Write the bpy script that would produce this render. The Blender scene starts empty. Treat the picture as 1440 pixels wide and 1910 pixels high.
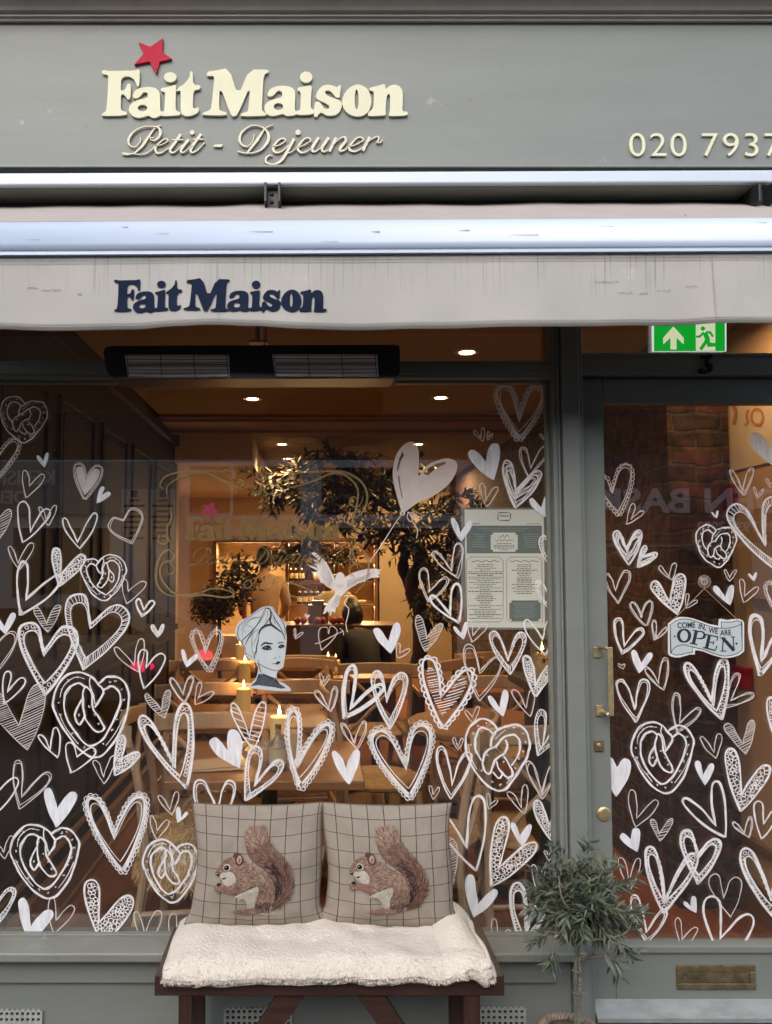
import bpy, math, random
from math import sin, cos, pi, radians, sqrt, atan2, exp
from mathutils import Vector
from mathutils.geometry import tessellate_polygon
SC = bpy.context.scene
COL = SC.collection
random.seed(7)

# ------------------------------------------------------------------ camera
FPX, PX0, PY0 = 1450.0, 590.0, 976.0        # focal length and principal point in photograph pixels (1440 x 1910)
TILT = radians(3.4)
EYE = Vector((0.0, 0.0, 1.55))
cd = bpy.data.cameras.new("camera")
cam = bpy.data.objects.new("camera", cd)
COL.objects.link(cam)
cam.location = EYE
cam.rotation_euler = (pi / 2 + TILT, 0, 0)
cd.sensor_fit = 'AUTO'
cd.sensor_width = 36.0
cd.lens = FPX / 1910.0 * 36.0
cd.shift_x = (720 - PX0) / 1910.0
cd.shift_y = (PY0 - 955) / 1910.0
cd.clip_start, cd.clip_end = 0.05, 400
SC.camera = cam

# ------------------------------------------------------------------ sky, sun, exposure
SUN_EL, SUN_AZ = radians(40), radians(-162)    # very soft hazy sun over the street, a little to the left
w = bpy.data.worlds.new("World")
SC.world = w
w.use_nodes = True
nt = w.node_tree
bg = nt.nodes["Background"]
sky = nt.nodes.new("ShaderNodeTexSky")
sky.sky_type = 'NISHITA'
sky.sun_disc = False
sky.sun_elevation = SUN_EL
sky.sun_rotation = SUN_AZ
sky.air_density, sky.dust_density, sky.ozone_density = 1.0, 3.0, 1.0
nt.links.new(sky.outputs[0], bg.inputs[0])
bg.inputs[1].default_value = 0.15
sl = bpy.data.lights.new("sun", 'SUN')
sl.energy, sl.angle, sl.color = 1.0, radians(95), (0.96, 0.98, 1.0)
so = bpy.data.objects.new("sun", sl)
COL.objects.link(so)
so.rotation_euler = (-(pi / 2 - SUN_EL), 0, -SUN_AZ)
SC.view_settings.view_transform = 'Standard'
SC.view_settings.look = 'None'
SC.view_settings.gamma = 1.0
SC.view_settings.exposure = 0.90
SC.cycles.max_bounces = 8
SC.cycles.transparent_max_bounces = 24
SC.cycles.use_denoising = True
try:
    SC.cycles.denoising_prefilter = 'ACCURATE'
except Exception:
    pass
SC.cycles.sample_clamp_indirect = 4.0
SC.cycles.caustics_reflective = False
SC.cycles.caustics_refractive = False

# ------------------------------------------------------------------ helpers
GLASS_Y = 2.43
CT, ST = cos(TILT), sin(TILT)
def at(px, py, Y):
    """the point at depth Y (metres from the eye, square to the shop) seen at photograph pixel px, py"""
    cx, cy = (px - PX0) / FPX, -(py - PY0) / FPX
    s = Y / (CT - cy * ST)
    return Vector((cx * s, Y, EYE.z + (ST + cy * CT) * s))
def mpp(Y):
    return Y / FPX

def origin(o):
    v = Vector((0, 0, 0))
    while o is not None:
        v = v + o.location
        o = o.parent
    return v
def tag(o, label=None, cat=None, group=None, kind=None):
    for k, v in (('label', label), ('category', cat), ('group', group), ('kind', kind)):
        if v:
            o[k] = v
    return o
def thing(name, label, cat, loc=(0, 0, 0), group=None):
    o = bpy.data.objects.new(name, None)
    o.empty_display_size = 0.1
    COL.objects.link(o)
    o.location = loc
    return tag(o, label, cat, group)

class MB:
    def __init__(s):
        s.v, s.f, s.c, s.m = [], [], [], []
    def add(s, vs, fs, col=None, mi=0):
        b = len(s.v)
        s.v.extend(vs)
        for f in fs:
            s.f.append(tuple(i + b for i in f))
            s.m.append(mi)
        s.c.extend([col] * len(vs))
        return s
    def box(s, x0, x1, y0, y1, z0, z1, mi=0):
        vs = [Vector((x, y, z)) for x in (x0, x1) for y in (y0, y1) for z in (z0, z1)]
        return s.add(vs, [(0, 1, 3, 2), (4, 6, 7, 5), (0, 4, 5, 1), (2, 3, 7, 6), (0, 2, 6, 4), (1, 5, 7, 3)], None, mi)
    def obox(s, c, ax, ay, az, hx, hy, hz):
        vs = [c + ax * (i * hx) + ay * (j * hy) + az * (k * hz) for i in (-1, 1) for j in (-1, 1) for k in (-1, 1)]
        return s.add(vs, [(0, 1, 3, 2), (4, 6, 7, 5), (0, 4, 5, 1), (2, 3, 7, 6), (0, 2, 6, 4), (1, 5, 7, 3)])
    def bar(s, a, b, hw, hd, up=Vector((0, 1, 0))):
        a, b = Vector(a), Vector(b)
        d = (b - a)
        L = d.length
        d = d / L
        r = d.cross(up)
        r = r.normalized() if r.length > 1e-5 else d.orthogonal().normalized()
        u = r.cross(d).normalized()
        return s.obox((a + b) / 2, r, u, d, hw, hd, L / 2)
    def tube(s, pts, r, n=8, closed=False, col=None):
        pts = [Vector(p) for p in pts]
        N = len(pts)
        rs = r if isinstance(r, (list, tuple)) else [r] * N
        rings, prev = [], None
        for i, p in enumerate(pts):
            a = pts[(i - 1) % N] if (closed or i > 0) else p
            b = pts[(i + 1) % N] if (closed or i < N - 1) else p
            d = (b - a).normalized()
            if prev is None:
                x = d.orthogonal().normalized()
            else:
                x = (prev - d * prev.dot(d))
                x = x.normalized() if x.length > 1e-6 else d.orthogonal().normalized()
            prev = x
            y = d.cross(x)
            rings.append([p + (x * cos(2 * pi * k / n) + y * sin(2 * pi * k / n)) * rs[i] for k in range(n)])
        vs = [q for rg in rings for q in rg]
        fs = []
        for i in range(N if closed else N - 1):
            j = (i + 1) % N
            for k in range(n):
                k2 = (k + 1) % n
                fs.append((i * n + k, i * n + k2, j * n + k2, j * n + k))
        if not closed:
            fs.append(tuple(range(n))[::-1])
            fs.append(tuple((N - 1) * n + k for k in range(n)))
        return s.add(vs, fs, col)
    def lathe(s, c, prof, n=24, ax=Vector((0, 0, 1))):
        c = Vector(c)
        x = ax.orthogonal().normalized()
        y = ax.cross(x)
        vs, fs = [], []
        for (r, h) in prof:
            for k in range(n):
                vs.append(c + ax * h + (x * cos(2 * pi * k / n) + y * sin(2 * pi * k / n)) * r)
        for i in range(len(prof) - 1):
            for k in range(n):
                k2 = (k + 1) % n
                fs.append((i * n + k, i * n + k2, (i + 1) * n + k2, (i + 1) * n + k))
        if prof[0][0] > 1e-4:
            fs.append(tuple(range(n))[::-1])
        if prof[-1][0] > 1e-4:
            fs.append(tuple((len(prof) - 1) * n + k for k in range(n)))
        return s.add(vs, fs)
    def ball(s, c, rx, ry, rz, n=12, m=8):
        c = Vector(c)
        vs, fs = [], []
        for i in range(m + 1):
            t = pi * i / m
            for k in range(n):
                p = 2 * pi * k / n
                vs.append(c + Vector((rx * sin(t) * cos(p), ry * sin(t) * sin(p), rz * cos(t))))
        for i in range(m):
            for k in range(n):
                k2 = (k + 1) % n
                fs.append((i * n + k, i * n + k2, (i + 1) * n + k2, (i + 1) * n + k))
        return s.add(vs, fs)
    def prism(s, loops, Y, th, col=None, fn=None):
        """pixel outlines (first solid, rest holes) at depth Y with thickness th behind the front"""
        fn = fn or (lambda x, y: at(x, y, Y))
        flat = [p for lp in loops for p in lp]
        tri = tessellate_polygon([[Vector((p[0], p[1], 0)) for p in lp] for lp in loops])
        fr = [fn(*p) for p in flat]
        n = len(flat)
        vs = list(fr)
        fs = [tuple(t) for t in tri]
        if th > 0:
            vs += [q + Vector((0, th, 0)) for q in fr]
            b = 0
            for lp in loops:
                m = len(lp)
                for i in range(m):
                    j = (i + 1) % m
                    fs.append((b + i, b + j, n + b + j, n + b + i))
                b += m
        return s.add(vs, fs, col)
    def ribbon(s, pts, wd, Y, th=0.0, closed=False, col=None, fn=None):
        """a stroke through pixel points, wd = full width(s) in pixels"""
        fn = fn or (lambda x, y: at(x, y, Y))
        P = [(float(a), float(b)) for a, b in pts]
        N = len(P)
        if N < 2:
            return s
        ws = wd if isinstance(wd, (list, tuple)) else [wd] * N
        Ls, Rs = [], []
        for i in range(N):
            a = P[(i - 1) % N] if (closed or i) else P[i]
            b = P[(i + 1) % N] if (closed or i < N - 1) else P[i]
            dx, dy = b[0] - a[0], b[1] - a[1]
            L = math.hypot(dx, dy) or 1.0
            nx, ny = -dy / L, dx / L
            # mitre
            k = 1.0
            if (closed or 0 < i < N - 1):
                ex, ey = P[i][0] - a[0], P[i][1] - a[1]
                e = math.hypot(ex, ey) or 1
                k = 1 / max(0.5, abs((-ey * nx + ex * ny) / e))
            h = ws[i] / 2 * k
            Ls.append((P[i][0] + nx * h, P[i][1] + ny * h))
            Rs.append((P[i][0] - nx * h, P[i][1] - ny * h))
        vs = [fn(*p) for p in Ls] + [fn(*p) for p in Rs]
        fs = []
        for i in range(N if closed else N - 1):
            j = (i + 1) % N
            fs.append((i, j, N + j, N + i))
        if th > 0:
            M = 2 * N
            vs += [q + Vector((0, th, 0)) for q in vs]
            for i in range(N if closed else N - 1):
                j = (i + 1) % N
                fs.append((i, j, M + j, M + i))
                fs.append((N + i, N + j, M + N + j, M + N + i))
            if not closed:
                fs.append((0, N, M + N, M))
                fs.append((N - 1, M - 1, M + M - 1, M + N - 1))
        return s.add(vs, fs, col)
    def build(s, name, mats, parent=None, smooth=False, fix=True):
        o0 = origin(parent)
        me = bpy.data.meshes.new(name)
        me.from_pydata([tuple(v - o0) for v in s.v], [], s.f)
        mats = mats if isinstance(mats, (list, tuple)) else [mats]
        for m in mats:
            me.materials.append(m)
        if len(mats) > 1:
            me.polygons.foreach_set('material_index', s.m)
        if any(c is not None for c in s.c):
            ca = me.color_attributes.new("tint", 'FLOAT_COLOR', 'POINT')
            flat = []
            for c in s.c:
                c = c or (1, 1, 1)
                flat += [c[0], c[1], c[2], 1.0]
            ca.data.foreach_set('color', flat)
        if smooth:
            me.polygons.foreach_set('use_smooth', [True] * len(me.polygons))
        me.update()
        o = bpy.data.objects.new(name, me)
        COL.objects.link(o)
        if parent:
            o.parent = parent
        return o

def bevel(o, wdt=0.003, seg=2):
    m = o.modifiers.new("bevel", 'BEVEL')
    m.width, m.segments, m.limit_method = wdt, seg, 'ANGLE'
    m.harden_normals = False
    return o
def crom(pts, n=5, closed=False):
    """Catmull-Rom through the points (tuples of any length)"""
    N = len(pts)
    out = []
    for i in range(N if closed else N - 1):
        p0 = pts[(i - 1) % N] if (closed or i > 0) else pts[i]
        p1, p2 = pts[i], pts[(i + 1) % N]
        p3 = pts[(i + 2) % N] if (closed or i + 2 < N) else p2
        for k in range(n):
            t = k / n
            out.append(tuple(0.5 * (2 * b + (c - a) * t + (2 * a - 5 * b + 4 * c - d) * t * t + (3 * b - a - 3 * c + d) * t ** 3)
                             for a, b, c, d in zip(p0, p1, p2, p3)))
    if not closed:
        out.append(tuple(pts[-1]))
    return out
def ell(cx, cy, rx, ry, n=20, rot=0.0):
    return [(cx + rx * cos(2 * pi * k / n) * cos(rot) - ry * sin(2 * pi * k / n) * sin(rot),
             cy + rx * cos(2 * pi * k / n) * sin(rot) + ry * sin(2 * pi * k / n) * cos(rot)) for k in range(n)]
def srgb(r, g, b):
    f = lambda c: (c / 255 / 12.92) if c <= 10 else ((c / 255 + 0.055) / 1.055) ** 2.4
    return (f(r), f(g), f(b))

# ------------------------------------------------------------------ materials
def mat(name, col, rough=0.6, metal=0.0, var=0.0, scale=8.0, stretch=(1, 1, 1), bump=0.0, bscale=60.0, spec=0.5, emit=None, estr=0.0,
        coat=0.0, tint=False, back=0.0, trans=0.0, wear=None, patchy=None):
    m = bpy.data.materials.new(name)
    m.use_nodes = True
    t = m.node_tree
    b = t.nodes["Principled BSDF"]
    b.inputs["Roughness"].default_value = rough
    b.inputs["Metallic"].default_value = metal
    b.inputs["Specular IOR Level"].default_value = spec
    b.inputs["Coat Weight"].default_value = coat
    b.inputs["Coat Roughness"].default_value = 0.03
    c4 = (col[0], col[1], col[2], 1)
    b.inputs["Base Color"].default_value = c4
    src = None
    if tint:
        a = t.nodes.new("ShaderNodeVertexColor")
        a.layer_name = "tint"
        src = a.outputs[0]
    if var > 0 or bump > 0:
        tc = t.nodes.new("ShaderNodeTexCoord")
        mp = t.nodes.new("ShaderNodeMapping")
        mp.inputs["Scale"].default_value = stretch
        t.links.new(tc.outputs["Object"], mp.inputs[0])
    if var > 0:
        nz = t.nodes.new("ShaderNodeTexNoise")
        nz.inputs["Scale"].default_value = scale
        nz.inputs["Detail"].default_value = 6
        nz.inputs["Roughness"].default_value = 0.65
        t.links.new(mp.outputs[0], nz.inputs["Vector"])
        r = t.nodes.new("ShaderNodeMapRange")
        r.inputs[1].default_value, r.inputs[2].default_value = 0.3, 0.7
        r.inputs[3].default_value, r.inputs[4].default_value = 1 - var, 1 + var
        t.links.new(nz.outputs[0], r.inputs[0])
        mx = t.nodes.new("ShaderNodeMix")
        mx.data_type, mx.blend_type = 'RGBA', 'MULTIPLY'
        mx.inputs[0].default_value = 1
        if src:
            t.links.new(src, mx.inputs[6])
        else:
            mx.inputs[6].default_value = c4
        t.links.new(r.outputs[0], mx.inputs[7])
        src = mx.outputs[2]
    if wear:                                  # small chips and dirty specks
        n3 = t.nodes.new("ShaderNodeTexNoise")
        n3.inputs["Scale"].default_value = wear[0]
        n3.inputs["Detail"].default_value = 9
        n3.inputs["Roughness"].default_value = 0.72
        t.links.new(tc.outputs["Object"], n3.inputs["Vector"])
        for lo, hi, c_ in ((0.655, 0.68, wear[1]), (0.345, 0.30, wear[2])):
            r3 = t.nodes.new("ShaderNodeMapRange")
            r3.inputs[1].default_value, r3.inputs[2].default_value = lo, hi
            r3.inputs[4].default_value = wear[3]
            t.links.new(n3.outputs[0], r3.inputs[0])
            m3 = t.nodes.new("ShaderNodeMix")
            m3.data_type = 'RGBA'
            t.links.new(r3.outputs[0], m3.inputs[0])
            t.links.new(src, m3.inputs[6])
            m3.inputs[7].default_value = (*c_, 1)
            src = m3.outputs[2]
    if src:
        t.links.new(src, b.inputs["Base Color"])
    if bump > 0:
        n2 = t.nodes.new("ShaderNodeTexNoise")
        n2.inputs["Scale"].default_value = bscale
        n2.inputs["Detail"].default_value = 5
        t.links.new(mp.outputs[0], n2.inputs["Vector"])
        bm = t.nodes.new("ShaderNodeBump")
        bm.inputs["Strength"].default_value = bump
        bm.inputs["Distance"].default_value = 0.01
        t.links.new(n2.outputs[0], bm.inputs["Height"])
        t.links.new(bm.outputs[0], b.inputs["Normal"])
    if emit:
        b.inputs["Emission Color"].default_value = (*emit, 1)
        b.inputs["Emission Strength"].default_value = estr
    if back > 0:                              # light from behind glows through thin paint or paper
        out = t.nodes["Material Output"]
        tl = t.nodes.new("ShaderNodeBsdfTranslucent")
        tl.inputs[0].default_value = c4
        mb_ = t.nodes.new("ShaderNodeMixShader")
        mb_.inputs[0].default_value = back
        t.links.new(b.outputs[0], mb_.inputs[1])
        t.links.new(tl.outputs[0], mb_.inputs[2])
        t.links.new(mb_.outputs[0], out.inputs[0])
    if trans > 0:
        out = t.nodes["Material Output"]
        tr = t.nodes.new("ShaderNodeBsdfTransparent")
        ms = t.nodes.new("ShaderNodeMixShader")
        ms.inputs[0].default_value = trans
        if patchy:                            # thin, streaky coverage
            tc2 = t.nodes.new("ShaderNodeTexCoord")
            mp2 = t.nodes.new("ShaderNodeMapping")
            mp2.inputs["Scale"].default_value = patchy[1]
            t.links.new(tc2.outputs["Object"], mp2.inputs[0])
            n4 = t.nodes.new("ShaderNodeTexNoise")
            n4.inputs["Scale"].default_value = patchy[0]
            n4.inputs["Detail"].default_value = 4
            t.links.new(mp2.outputs[0], n4.inputs["Vector"])
            r4 = t.nodes.new("ShaderNodeMapRange")
            r4.inputs[1].default_value, r4.inputs[2].default_value = 0.46, 0.74
            r4.inputs[3].default_value, r4.inputs[4].default_value = trans, patchy[2]
            t.links.new(n4.outputs[0], r4.inputs[0])
            t.links.new(r4.outputs[0], ms.inputs[0])
        t.links.new(mb_.outputs[0] if back > 0 else b.outputs[0], ms.inputs[1])
        t.links.new(tr.outputs[0], ms.inputs[2])
        t.links.new(ms.outputs[0], out.inputs[0])
    return m
def wood(name, c1, c2, axis='X', rough=0.45, scale=14.0, coat=0.0):
    m = mat(name, c1, rough, coat=coat)
    t = m.node_tree
    b = t.nodes["Principled BSDF"]
    tc = t.nodes.new("ShaderNodeTexCoord")
    mp = t.nodes.new("ShaderNodeMapping")
    s = {'X': (0.12, 1.6, 1.6), 'Y': (1.6, 0.12, 1.6), 'Z': (1.6, 1.6, 0.12)}[axis]
    mp.inputs["Scale"].default_value = s
    t.links.new(tc.outputs["Object"], mp.inputs[0])
    nz = t.nodes.new("ShaderNodeTexNoise")
    nz.inputs["Scale"].default_value = scale
    nz.inputs["Detail"].default_value = 7
    nz.inputs["Roughness"].default_value = 0.7
    nz.inputs["Distortion"].default_value = 1.5
    t.links.new(mp.outputs[0], nz.inputs["Vector"])
    r = t.nodes.new("ShaderNodeValToRGB")
    r.color_ramp.elements[0].position, r.color_ramp.elements[1].position = 0.32, 0.68
    r.color_ramp.elements[0].color, r.color_ramp.elements[1].color = (*c1, 1), (*c2, 1)
    t.links.new(nz.outputs[0], r.inputs[0])
    t.links.new(r.outputs[0], b.inputs["Base Color"])
    return m
def bricks(name, u, c1, c2, mortar, sc=1.0):
    """u: which world axis runs along the wall"""
    m = mat(name, c1, 0.85)
    t = m.node_tree
    b = t.nodes["Principled BSDF"]
    tc = t.nodes.new("ShaderNodeTexCoord")
    sp = t.nodes.new("ShaderNodeSeparateXYZ")
    t.links.new(tc.outputs["Object"], sp.inputs[0])
    nz = t.nodes.new("ShaderNodeTexNoise")
    nz.inputs["Scale"].default_value = 7
    nz.inputs["Detail"].default_value = 5
    t.links.new(tc.outputs["Object"], nz.inputs["Vector"])
    cb = t.nodes.new("ShaderNodeCombineXYZ")
    t.links.new(sp.outputs[u], cb.inputs[0])
    t.links.new(sp.outputs["Z"], cb.inputs[1])
    ad = t.nodes.new("ShaderNodeVectorMath")
    ad.operation = 'MULTIPLY_ADD'
    t.links.new(nz.outputs["Color"], ad.inputs[0])
    ad.inputs[1].default_value = (0.07, 0.07, 0)
    t.links.new(cb.outputs[0], ad.inputs[2])
    bt = t.nodes.new("ShaderNodeTexBrick")
    bt.inputs["Scale"].default_value = 1.0
    bt.inputs["Brick Width"].default_value = 0.215 * sc
    bt.inputs["Row Height"].default_value = 0.075 * sc
    bt.inputs["Mortar Size"].default_value = 0.009 * sc
    bt.inputs["Mortar Smooth"].default_value = 0.4
    bt.inputs["Color1"].default_value = (*c1, 1)
    bt.inputs["Color2"].default_value = (*c2, 1)
    bt.inputs["Mortar"].default_value = (*mortar, 1)
    t.links.new(ad.outputs[0], bt.inputs["Vector"])
    n3 = t.nodes.new("ShaderNodeTexNoise")
    n3.inputs["Scale"].default_value = 18
    n3.inputs["Detail"].default_value = 8
    t.links.new(tc.outputs["Object"], n3.inputs["Vector"])
    r = t.nodes.new("ShaderNodeMapRange")
    r.inputs[1].default_value, r.inputs[2].default_value = 0.3, 0.7
    r.inputs[3].default_value, r.inputs[4].default_value = 0.25, 1.7
    t.links.new(n3.outputs[0], r.inputs[0])
    mx = t.nodes.new("ShaderNodeMix")
    mx.data_type, mx.blend_type = 'RGBA', 'MULTIPLY'
    mx.inputs[0].default_value = 1
    t.links.new(bt.outputs["Color"], mx.inputs[6])
    t.links.new(r.outputs[0], mx.inputs[7])
    t.links.new(mx.outputs[2], b.inputs["Base Color"])
    bm = t.nodes.new("ShaderNodeBump")
    bm.inputs["Strength"].default_value = 0.9
    bm.inputs["Distance"].default_value = 0.012
    m2 = t.nodes.new("ShaderNodeMath")
    m2.operation = 'MULTIPLY_ADD'
    t.links.new(bt.outputs["Fac"], m2.inputs[0])
    m2.inputs[1].default_value = -1.0
    t.links.new(n3.outputs[0], m2.inputs[2])
    t.links.new(m2.outputs[0], bm.inputs["Height"])
    t.links.new(bm.outputs[0], b.inputs["Normal"])
    return m
def glass_mat(name, refl=1.0):
    m = bpy.data.materials.new(name)
    m.use_nodes = True
    t = m.node_tree
    t.nodes.remove(t.nodes["Principled BSDF"])
    out = t.nodes["Material Output"]
    ge = t.nodes.new("ShaderNodeNewGeometry")
    d = t.nodes.new("ShaderNodeVectorMath")
    d.operation = 'DOT_PRODUCT'
    t.links.new(ge.outputs["Normal"], d.inputs[0])
    t.links.new(ge.outputs["Incoming"], d.inputs[1])
    ab = t.nodes.new("ShaderNodeMath"); ab.operation = 'ABSOLUTE'
    t.links.new(d.outputs["Value"], ab.inputs[0])
    s1 = t.nodes.new("ShaderNodeMath"); s1.operation = 'SUBTRACT'
    s1.inputs[0].default_value = 1.0
    t.links.new(ab.outputs[0], s1.inputs[1])
    pw = t.nodes.new("ShaderNodeMath"); pw.operation = 'POWER'
    t.links.new(s1.outputs[0], pw.inputs[0])
    pw.inputs[1].default_value = 5.0
    ma = t.nodes.new("ShaderNodeMath"); ma.operation = 'MULTIPLY_ADD'
    t.links.new(pw.outputs[0], ma.inputs[0])
    ma.inputs[1].default_value, ma.inputs[2].default_value = 0.9, 0.045 * refl  # per face; raised to strengthen the mirrored street
    tr = t.nodes.new("ShaderNodeBsdfTransparent")
    tr.inputs[0].default_value = (0.96, 0.975, 0.97, 1)
    gl = t.nodes.new("ShaderNodeBsdfGlossy")
    gl.inputs["Roughness"].default_value = 0.0
    mx = t.nodes.new("ShaderNodeMixShader")
    t.links.new(ma.outputs[0], mx.inputs[0])
    t.links.new(tr.outputs[0], mx.inputs[1])
    t.links.new(gl.outputs[0], mx.inputs[2])
    t.links.new(mx.outputs[0], out.inputs[0])
    return m

SAGE = mat("sage_paint", (0.168, 0.184, 0.168), 0.5, var=0.07, scale=4, bump=0.05, bscale=70, stretch=(0.35, 1, 2.2), wear=(9, (0.30, 0.31, 0.27), (0.12, 0.12, 0.10), 0.55))
SAGE2 = mat("sage_paint_moulding", (0.178, 0.188, 0.163), 0.42, var=0.10, scale=9, bump=0.08, bscale=60, wear=(14, (0.34, 0.34, 0.30), (0.11, 0.11, 0.09), 0.6))
GLASS = glass_mat("window_glass", 2.2)
PAINT = mat("chalk_paint", (0.84, 0.84, 0.85), 0.75, var=0.06, scale=40, trans=0.03, back=0.22, patchy=(55, (1, 1, .6), .26))
PAINTF = mat("chalk_paint_fill", (0.82, 0.85, 0.90), 0.8, var=0.16, scale=26, stretch=(2.0, 1, 0.5), trans=0.04, back=0.2, patchy=(40, (2.2, 1, .35), .26))
THINP = mat("chalk_paint_thin", (0.82, 0.79, 0.78), 0.8, trans=0.10, back=0.35, patchy=(45, (1, 1, 1), .34))
CREAM = mat("cream_lettering", (0.62, 0.605, 0.43), 0.6, var=0.06, scale=9, bump=0.05, bscale=150, wear=(22, (0.66, 0.64, 0.48), (0.42, 0.39, 0.27), 0.5))
CREAM2 = mat("cream_script", (0.62, 0.57, 0.42), 0.5, var=0.12, scale=50)
BRASS = mat("aged_brass", (0.55, 0.45, 0.26), 0.36, metal=0.75, var=0.3, scale=40, bump=0.15, bscale=120)
BRASSD = mat("tarnished_brass", (0.19, 0.15, 0.085), 0.5, metal=0.7, var=0.5, scale=25, bump=0.3, bscale=90)
BLACK = mat("black_enamel", (0.008, 0.008, 0.009), 0.35)
DARK = mat("hole_shade_dark", (0.01, 0.01, 0.01), 0.9)
CHROME = mat("chrome", (0.7, 0.68, 0.65), 0.14, metal=1.0)

# ------------------------------------------------------------------ street (setting)
def struct(o):
    o['kind'] = 'structure'
    return o
PAVE = mat("paving_stone", (0.035, 0.033, 0.032), 0.85, var=0.2, scale=3, bump=0.3, bscale=40)
ROADM = mat("asphalt", (0.022, 0.022, 0.024), 0.75, var=0.25, scale=20, bump=0.5, bscale=150)
struct(MB().box(-60, 60, -1.2, 2.40, -0.3, 0.0).build("pavement", PAVE))
struct(MB().box(-60, 60, -7.3, -1.2, -0.4, -0.12).build("road", ROADM))
struct(MB().box(-60, 60, -9.25, -7.3, -0.3, 0.0).build("far_pavement", PAVE))
struct(MB().box(-150, 150, -150, -0.2, -0.9, -0.42).box(-150, 150, -0.2, 150, -0.9, -0.42).build("ground", ROADM))

# ------------------------------------------------------------------ the shopfront
FACE = 2.30
shop = thing("shopfront", "sage green timber shopfront of a cafe with cream raised lettering on its fascia", "shopfront", (0, 2.35, 0))
XL, XR = -2.70, 3.30
def zz(py, Y):
    return at(590, py, Y).z
def xx(px, Y, py=1060):
    return at(px, py, Y).x
# upper wall over the cornice, behind everything
MB().box(-9, 9, 2.42, 2.62, zz(-20, 2.36), 9.0).box(-9, -2.70, 2.42, 2.60, 0, zz(-20, 2.36)).box(3.30, 9, 2.42, 2.60, 0, zz(-20, 2.36)).build("upper_wall", mat("upper_stucco", (0.30, 0.26, 0.22), 0.85, var=0.1), shop)
# fascia board
fz0, fz1 = zz(318, FACE), zz(40, FACE)
MB().box(XL, XR, FACE, 2.50, fz0, fz1).build("fascia", SAGE, shop)
# cornice: stepped moulding profile over the fascia
cz = zz(44, FACE)
m = MB()
prof = [(FACE - 0.002, cz + 0.000), (FACE - 0.012, cz + 0.000), (FACE - 0.014, cz + 0.006), (FACE - 0.022, cz + 0.008), (FACE - 0.022, cz + 0.016), (FACE - 0.034, cz + 0.018),
        (FACE - 0.040, cz + 0.026), (FACE - 0.052, cz + 0.036), (FACE - 0.066, cz + 0.040), (FACE - 0.066, cz + 0.052),
        (FACE - 0.078, cz + 0.055), (FACE - 0.086, cz + 0.075), (FACE - 0.10, cz + 0.085), (FACE - 0.10, cz + 0.14), (2.42, cz + 0.17)]
vs, fs = [], []
for x in (XL, XR):
    for (y, z) in prof:
        vs.append(Vector((x, y, z)))
n = len(prof)
for i in range(n - 1):
    fs.append((i, i + 1, n + i + 1, n + i))
m.add(vs, fs)
CORN = mat("cornice_paint", (0.25, 0.225, 0.195), 0.45, var=0.12, scale=6)
m.build("cornice", CORN, shop)
# fascia bottom bead
m = MB()
m.box(XL, XR, FACE - 0.012, FACE - 0.0005, zz(316, FACE), zz(310, FACE))
bevel(m.build("fascia_bead", SAGE2, shop), 0.003)

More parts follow.
